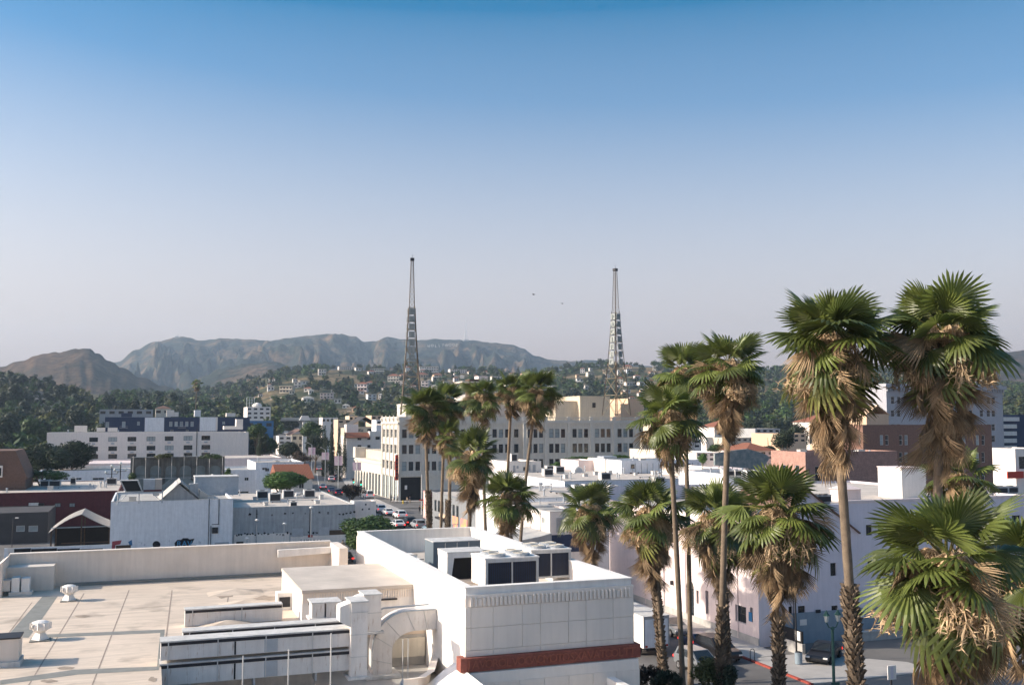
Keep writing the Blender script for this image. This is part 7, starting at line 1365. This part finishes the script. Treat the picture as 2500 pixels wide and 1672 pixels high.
# ------------------------------------------------------------------ people
K['skin'] = M('skin', (.38, .22, .15), var=.1); K['hair'] = M('hair', (.03, .02, .015), var=.2)
CL = {k: M('cloth_' + k, v, var=.12) for k, v in dict(black=(.015, .015, .018), white=(.6, .6, .6), navy=(.03, .04, .08), tan=(.36, .27, .18), yellow=(.55, .40, .05), grey=(.2, .2, .21)).items()}
def person(label, P, rz, shirt, pants, stride=.25, group=None):
    t = thing('person', label, 'person', P, rz, group); s = stride
    J = {'pel': (0, 0, .93), 'waist': (0, 0, 1.08), 'chest': (0, .01, 1.32), 'neck': (0, .02, 1.5), 'chin': (0, .04, 1.57), 'head': (0, .04, 1.66), 'crown': (0, .03, 1.75), 'lhip': (-.1, 0, .9), 'rhip': (.1, 0, .9), 'lk': (-.11, s*.55, .5), 'rk': (.11, -s*.35, .49), 'la': (-.11, s*.75, .09), 'ra': (.11, -s*1.25, .14), 'lt': (-.12, s*.75+.16, .04), 'rt': (.12, -s*1.25+.14, .05), 'lsh': (-.19, 0, 1.43), 'rsh': (.19, 0, 1.43), 'le': (-.25, -s*.35, 1.15), 're': (.25, s*.3, 1.15), 'lw': (-.25, -s*.3+.1, .92), 'rw': (.25, s*.8+.05, .95), 'lh': (-.25, -s*.3+.14, .84), 'rh': (.25, s*.9+.08, .87)}
    R = dict(pel=.14, waist=.125, chest=.155, neck=.055, chin=.075, head=.095, crown=.07, lhip=.1, rhip=.1, lk=.068, rk=.068, la=.045, ra=.045, lt=.04, rt=.04, lsh=.07, rsh=.07, le=.045, re=.045, lw=.032, rw=.032, lh=.035, rh=.035)
    E = [('pel','waist'),('waist','chest'),('chest','neck'),('neck','chin'),('chin','head'),('head','crown'),('pel','lhip'),('pel','rhip'),('lhip','lk'),('rhip','rk'),('lk','la'),('rk','ra'),('la','lt'),('ra','rt'),('chest','lsh'),('chest','rsh'),('lsh','le'),('rsh','re'),('le','lw'),('re','rw'),('lw','lh'),('rw','rh')]
    for sd, w_ in ((-1, 'lh'), (1, 'rh')):
        b = Vector(J[w_])
        for q in range(5):
            nm_ = w_ + 'f%d' % q; J[nm_] = tuple(b + (Vector((sd*-.02+.0, -.03+.018*q, -.085+.006*abs(q-2))) if q < 4 else Vector((0, .06, -.03)))); R[nm_] = .009; E.append((w_, nm_))
    keys = list(J); me = bpy.data.meshes.new('body'); me.from_pydata([J[k] for k in keys], [(keys.index(a), keys.index(b)) for a, b in E], []); o = bpy.data.objects.new('body', me); COL.objects.link(o)
    md = o.modifiers.new('skin', 'SKIN'); sk = me.skin_vertices[0].data
    for i, k in enumerate(keys): sk[i].radius = (R[k], R[k]*(.8 if k in ('chest', 'waist', 'pel') else 1)); sk[i].use_root = (k == 'pel')
    sb = o.modifiers.new('sub', 'SUBSURF'); sb.levels = 1; sb.render_levels = 1; dg = bpy.context.evaluated_depsgraph_get(); m2 = bpy.data.meshes.new_from_object(o.evaluated_get(dg)); bpy.data.objects.remove(o)
    m2.materials.clear(); [m2.materials.append(x) for x in (K['skin'], CL[shirt], CL[pants], K['tyre'])]
    for p in m2.polygons: c = p.center; p.use_smooth = True; p.material_index = 0 if c.z > 1.49 or (c.z < .97 and abs(c.x) > .2 and c.z > .6) else (1 if c.z > .98 else (2 if c.z > .1 else 3))
    link('body', m2, t); MB().lathe([(.085, 1.66), (.112, 1.70), (.1, 1.77), (.05, 1.81), (.01, 1.82)], 10, (0, .02, 0)).build('hair', K['hair'], t, True)
    return t
for (px, py, a, sh, pa, st, l) in ((837, 1347, 20, 'tan', 'navy', .3, 'pedestrian in tan top walking past the end of the grey wall'), (955, 1226, 60, 'black', 'black', .15, 'person in black at the left of the dark shop corner'), (962, 1226, 200, 'white', 'navy', .2, 'person in white shirt beside the one in black'), (970, 1228, 30, 'grey', 'black', .1, 'person in grey at the street corner pillar'), (994, 1230, 120, 'tan', 'black', .2, 'person in pale top before the dark garage opening'), (1001, 1229, 100, 'navy', 'tan', .2, 'person in navy beside the one in pale top'), (1025, 1254, 20, 'black', 'black', .2, 'person in black waiting by the white signal pole'), (1032, 1253, 40, 'yellow', 'navy', .15, 'person in yellow shirt by the white signal pole')):
    P = atz(px, py, .2); person(l, (P.x, P.y, .2), radians(a), sh, pa, st)
# ------------------------------------------------------------------ street furniture
P = atz(984, 1229, .2); t = thing('fire_hydrant', 'yellow fire hydrant at the corner before the dark garage opening', 'hydrant', (P.x, P.y, .2)); MB().lathe([(.2, 0), (.2, .08), (.14, .1), (.14, .55), (.18, .57), (.18, .62), (.12, .75), (.04, .82)], 10).build('barrel', K['yellow'], t); MB().tube([(-.24, 0, .42), (.24, 0, .42)], .07, 8).build('outlet', K['yellow'], t)
t = thing('signal_pole', 'tall white signal and lamp pole at the near corner of the junction', 'lamp', atz(1029, 1256, .2).to_tuple(), GA); MB().tube([(0, 0, 0), (0, 0, 8.4), (-.4, -.5, 9.0)], [.12, .09, .06], 8).build('pole', K['steelpaint'], t); box_part('red_hand_sign', K['redsign'], t, -.5, .5, -.16, -.1, 2.9, 3.2)
def signal(label, px, py, h):
    D = 19.4*F/(py-1030); P = ((px-1250)/F*D, D, .15); t = thing('traffic_signal', label, 'traffic light', P, GA); MB().tube([(0, 0, 0), (0, 0, h)], .08, 6).build('pole', K['lampgreen'], t); box_part('signal_box', K['black'], t, -.22, .22, -.25, .05, h-1.3, h)
    for i, c in enumerate((K['darkred'], K['yellow'], K['green_on'])): l_ = MB().lathe([(.13, 0), (.12, .05)], 10).build('lamp_lens', c, t); l_.rotation_euler = (pi/2, 0, 0); l_.location = (0, -.255, h-.25-.4*i)
K['green_on'] = emit('green_signal', (.05, .9, .5), 2.0)
signal('traffic signal showing green left of the arcade', 884, 1215, 4.6); signal('traffic signal on the far left kerb of the junction', 866, 1206, 4.4)
K['bannerw'] = M('banner_print', (.58, .52, .56), col2=(.42, .26, .34), scale=.7)
for i, (px, yb, yt, py) in enumerate(((797, 1104, 1122, 1150), (829, 1113, 1136, 1180), (874, 1128, 1148, 1208), (764, 1092, 1110, 1140))):
    D = (305, 276, 262, 316)[i]; x = (px-1250)/F*D; z0 = th(x, D); T_ = at(px, yb-6, D).z; B_ = at(px, yt, D).z; W_ = at(px, yb, D).z
    t = thing('banner_lamp', 'street lamp with twin pale banners, %s of four along the far street' % ('second nearest the cypress', 'third, tallest', 'nearest the arcade', 'farthest')[i], 'lamp', (x, D, z0), 0); MB().tube([(0, 0, 0), (0, 0, T_-z0)], .1, 6).build('pole', K['galv'], t); MB().tube([(0, 0, T_-z0), (-1.2, 0, T_-z0+.7)], .06, 5).build('arm', K['galv'], t); MB().box(-1.7, -1.1, -.12, .12, T_-z0+.65, T_-z0+.8).build('lamp_head', K['steelpaint'], t)
    for s in (-1, 1): MB().box(s*.62-.5, s*.62+.5, -.03, .03, B_-z0, W_-z0).build('banner', K['bannerw'], t)
for i, (px, py) in enumerate(((272, 1182), (293, 1186))):
    P = at(px, py, 228); t = thing('globe_lamp', '%s black multi-globe lamp post before the long white building' % ('left' if i == 0 else 'right'), 'lamp', (P.x, P.y, 0), GA); H_ = at(px, 1140 if i == 0 else 1134, 228).z; MB().tube([(0, 0, 0), (0, 0, H_)], .11, 8).build('pole', K['black'], t); MB().tube([(-1.2, 0, H_-1.5), (1.2, 0, H_-1.5)], .06, 6).build('arm', K['black'], t)
    for x in (-1.2, 0, 1.2): MB().lathe([(.08, 0), (.26, .18), (.3, .36), (.2, .58), (.02, .66)], 10, (x, 0, H_-1.45+(1.4 if x == 0 else 0))).build('globe', K['globe'], t)
# hillside sign and mast
rl_ = lambda p: lerp_tab(R1, p)
P0 = at(1043, 848, 3950); sgn = thing('hillside_sign', 'row of huge white letters on the mountainside', 'sign', P0, radians(-4))
for i, ch in enumerate('HOLLYWOOD'):
    link('letter', text_mesh(ch, 15, .6, 'letter', K['steelpaint']), sgn, (6 + i*14.2, 0, [0, 2, 1, 3, 4, 3, 4, 5, 3][i]), (pi/2, 0, 0)); MB().bar((6+i*14.2, 2, -3), (6+i*14.2, 1, 8), .25).build('prop', K['galv'], sgn)
Pm = at(1137, rl_(1137)+2, 4190); t = thing('radio_mast', 'slender radio mast on the mountain crest above the sign', 'mast', Pm, 0); zt_ = at(1137, 778, 4190).z-Pm.z
for s in ((-1,-1),(1,-1),(1,1),(-1,1)): MB().tube([(s[0]*8, s[1]*8, -4), (s[0]*3, s[1]*3, zt_*.35), (s[0]*.6, s[1]*.6, zt_)], [1.0, .7, .35], 4).build('leg', K['galv'], t)
m = MB(); [m.box(-h_, h_, -h_, h_, z, z+.6) for h_, z in ((7, 2), (5, 9), (4, 16), (3, 24), (2.4, 34), (1.6, 48))]; m.build('platform', K['galv'], t); MB().box(-13, 13, -6, 6, -3, 6).build('station_house', K['grey'], t)
Pm = at(432, rl_(432)+1, 4195); t = thing('summit_hut', 'tiny hut on the left mountain summit', 'hut', Pm, 0); MB().box(-8, 8, -4, 4, -2, 5).build('wall', K['grey'], t); MB().tube([(5, 0, 5), (5, 0, 14)], .4, 4).build('pole', K['dark'], t)
# birds
for (px, py, l) in ((1303, 719, 'small dark bird gliding left of the right tower top'), (1373, 741, 'small dark bird lower right of the other bird')):
    P = at(px, py, 180); t = thing('bird', l, 'bird', P, radians(60 if px < 1350 else 20)); MB().lathe([(.01, -.3), (.07, -.15), (.09, .05), (.06, .2), (.01, .3)], 8).build('body', K['dark'], t).rotation_euler = (pi/2, 0, 0)
    for s in (-1, 1): MB().quad((s*.05, .1, .02), (s*.35, .16, .14), (s*.62, -.02, .08), (s*.3, -.12, .1), (s*.05, -.12, .02)).build('wing', K['dark'], t)
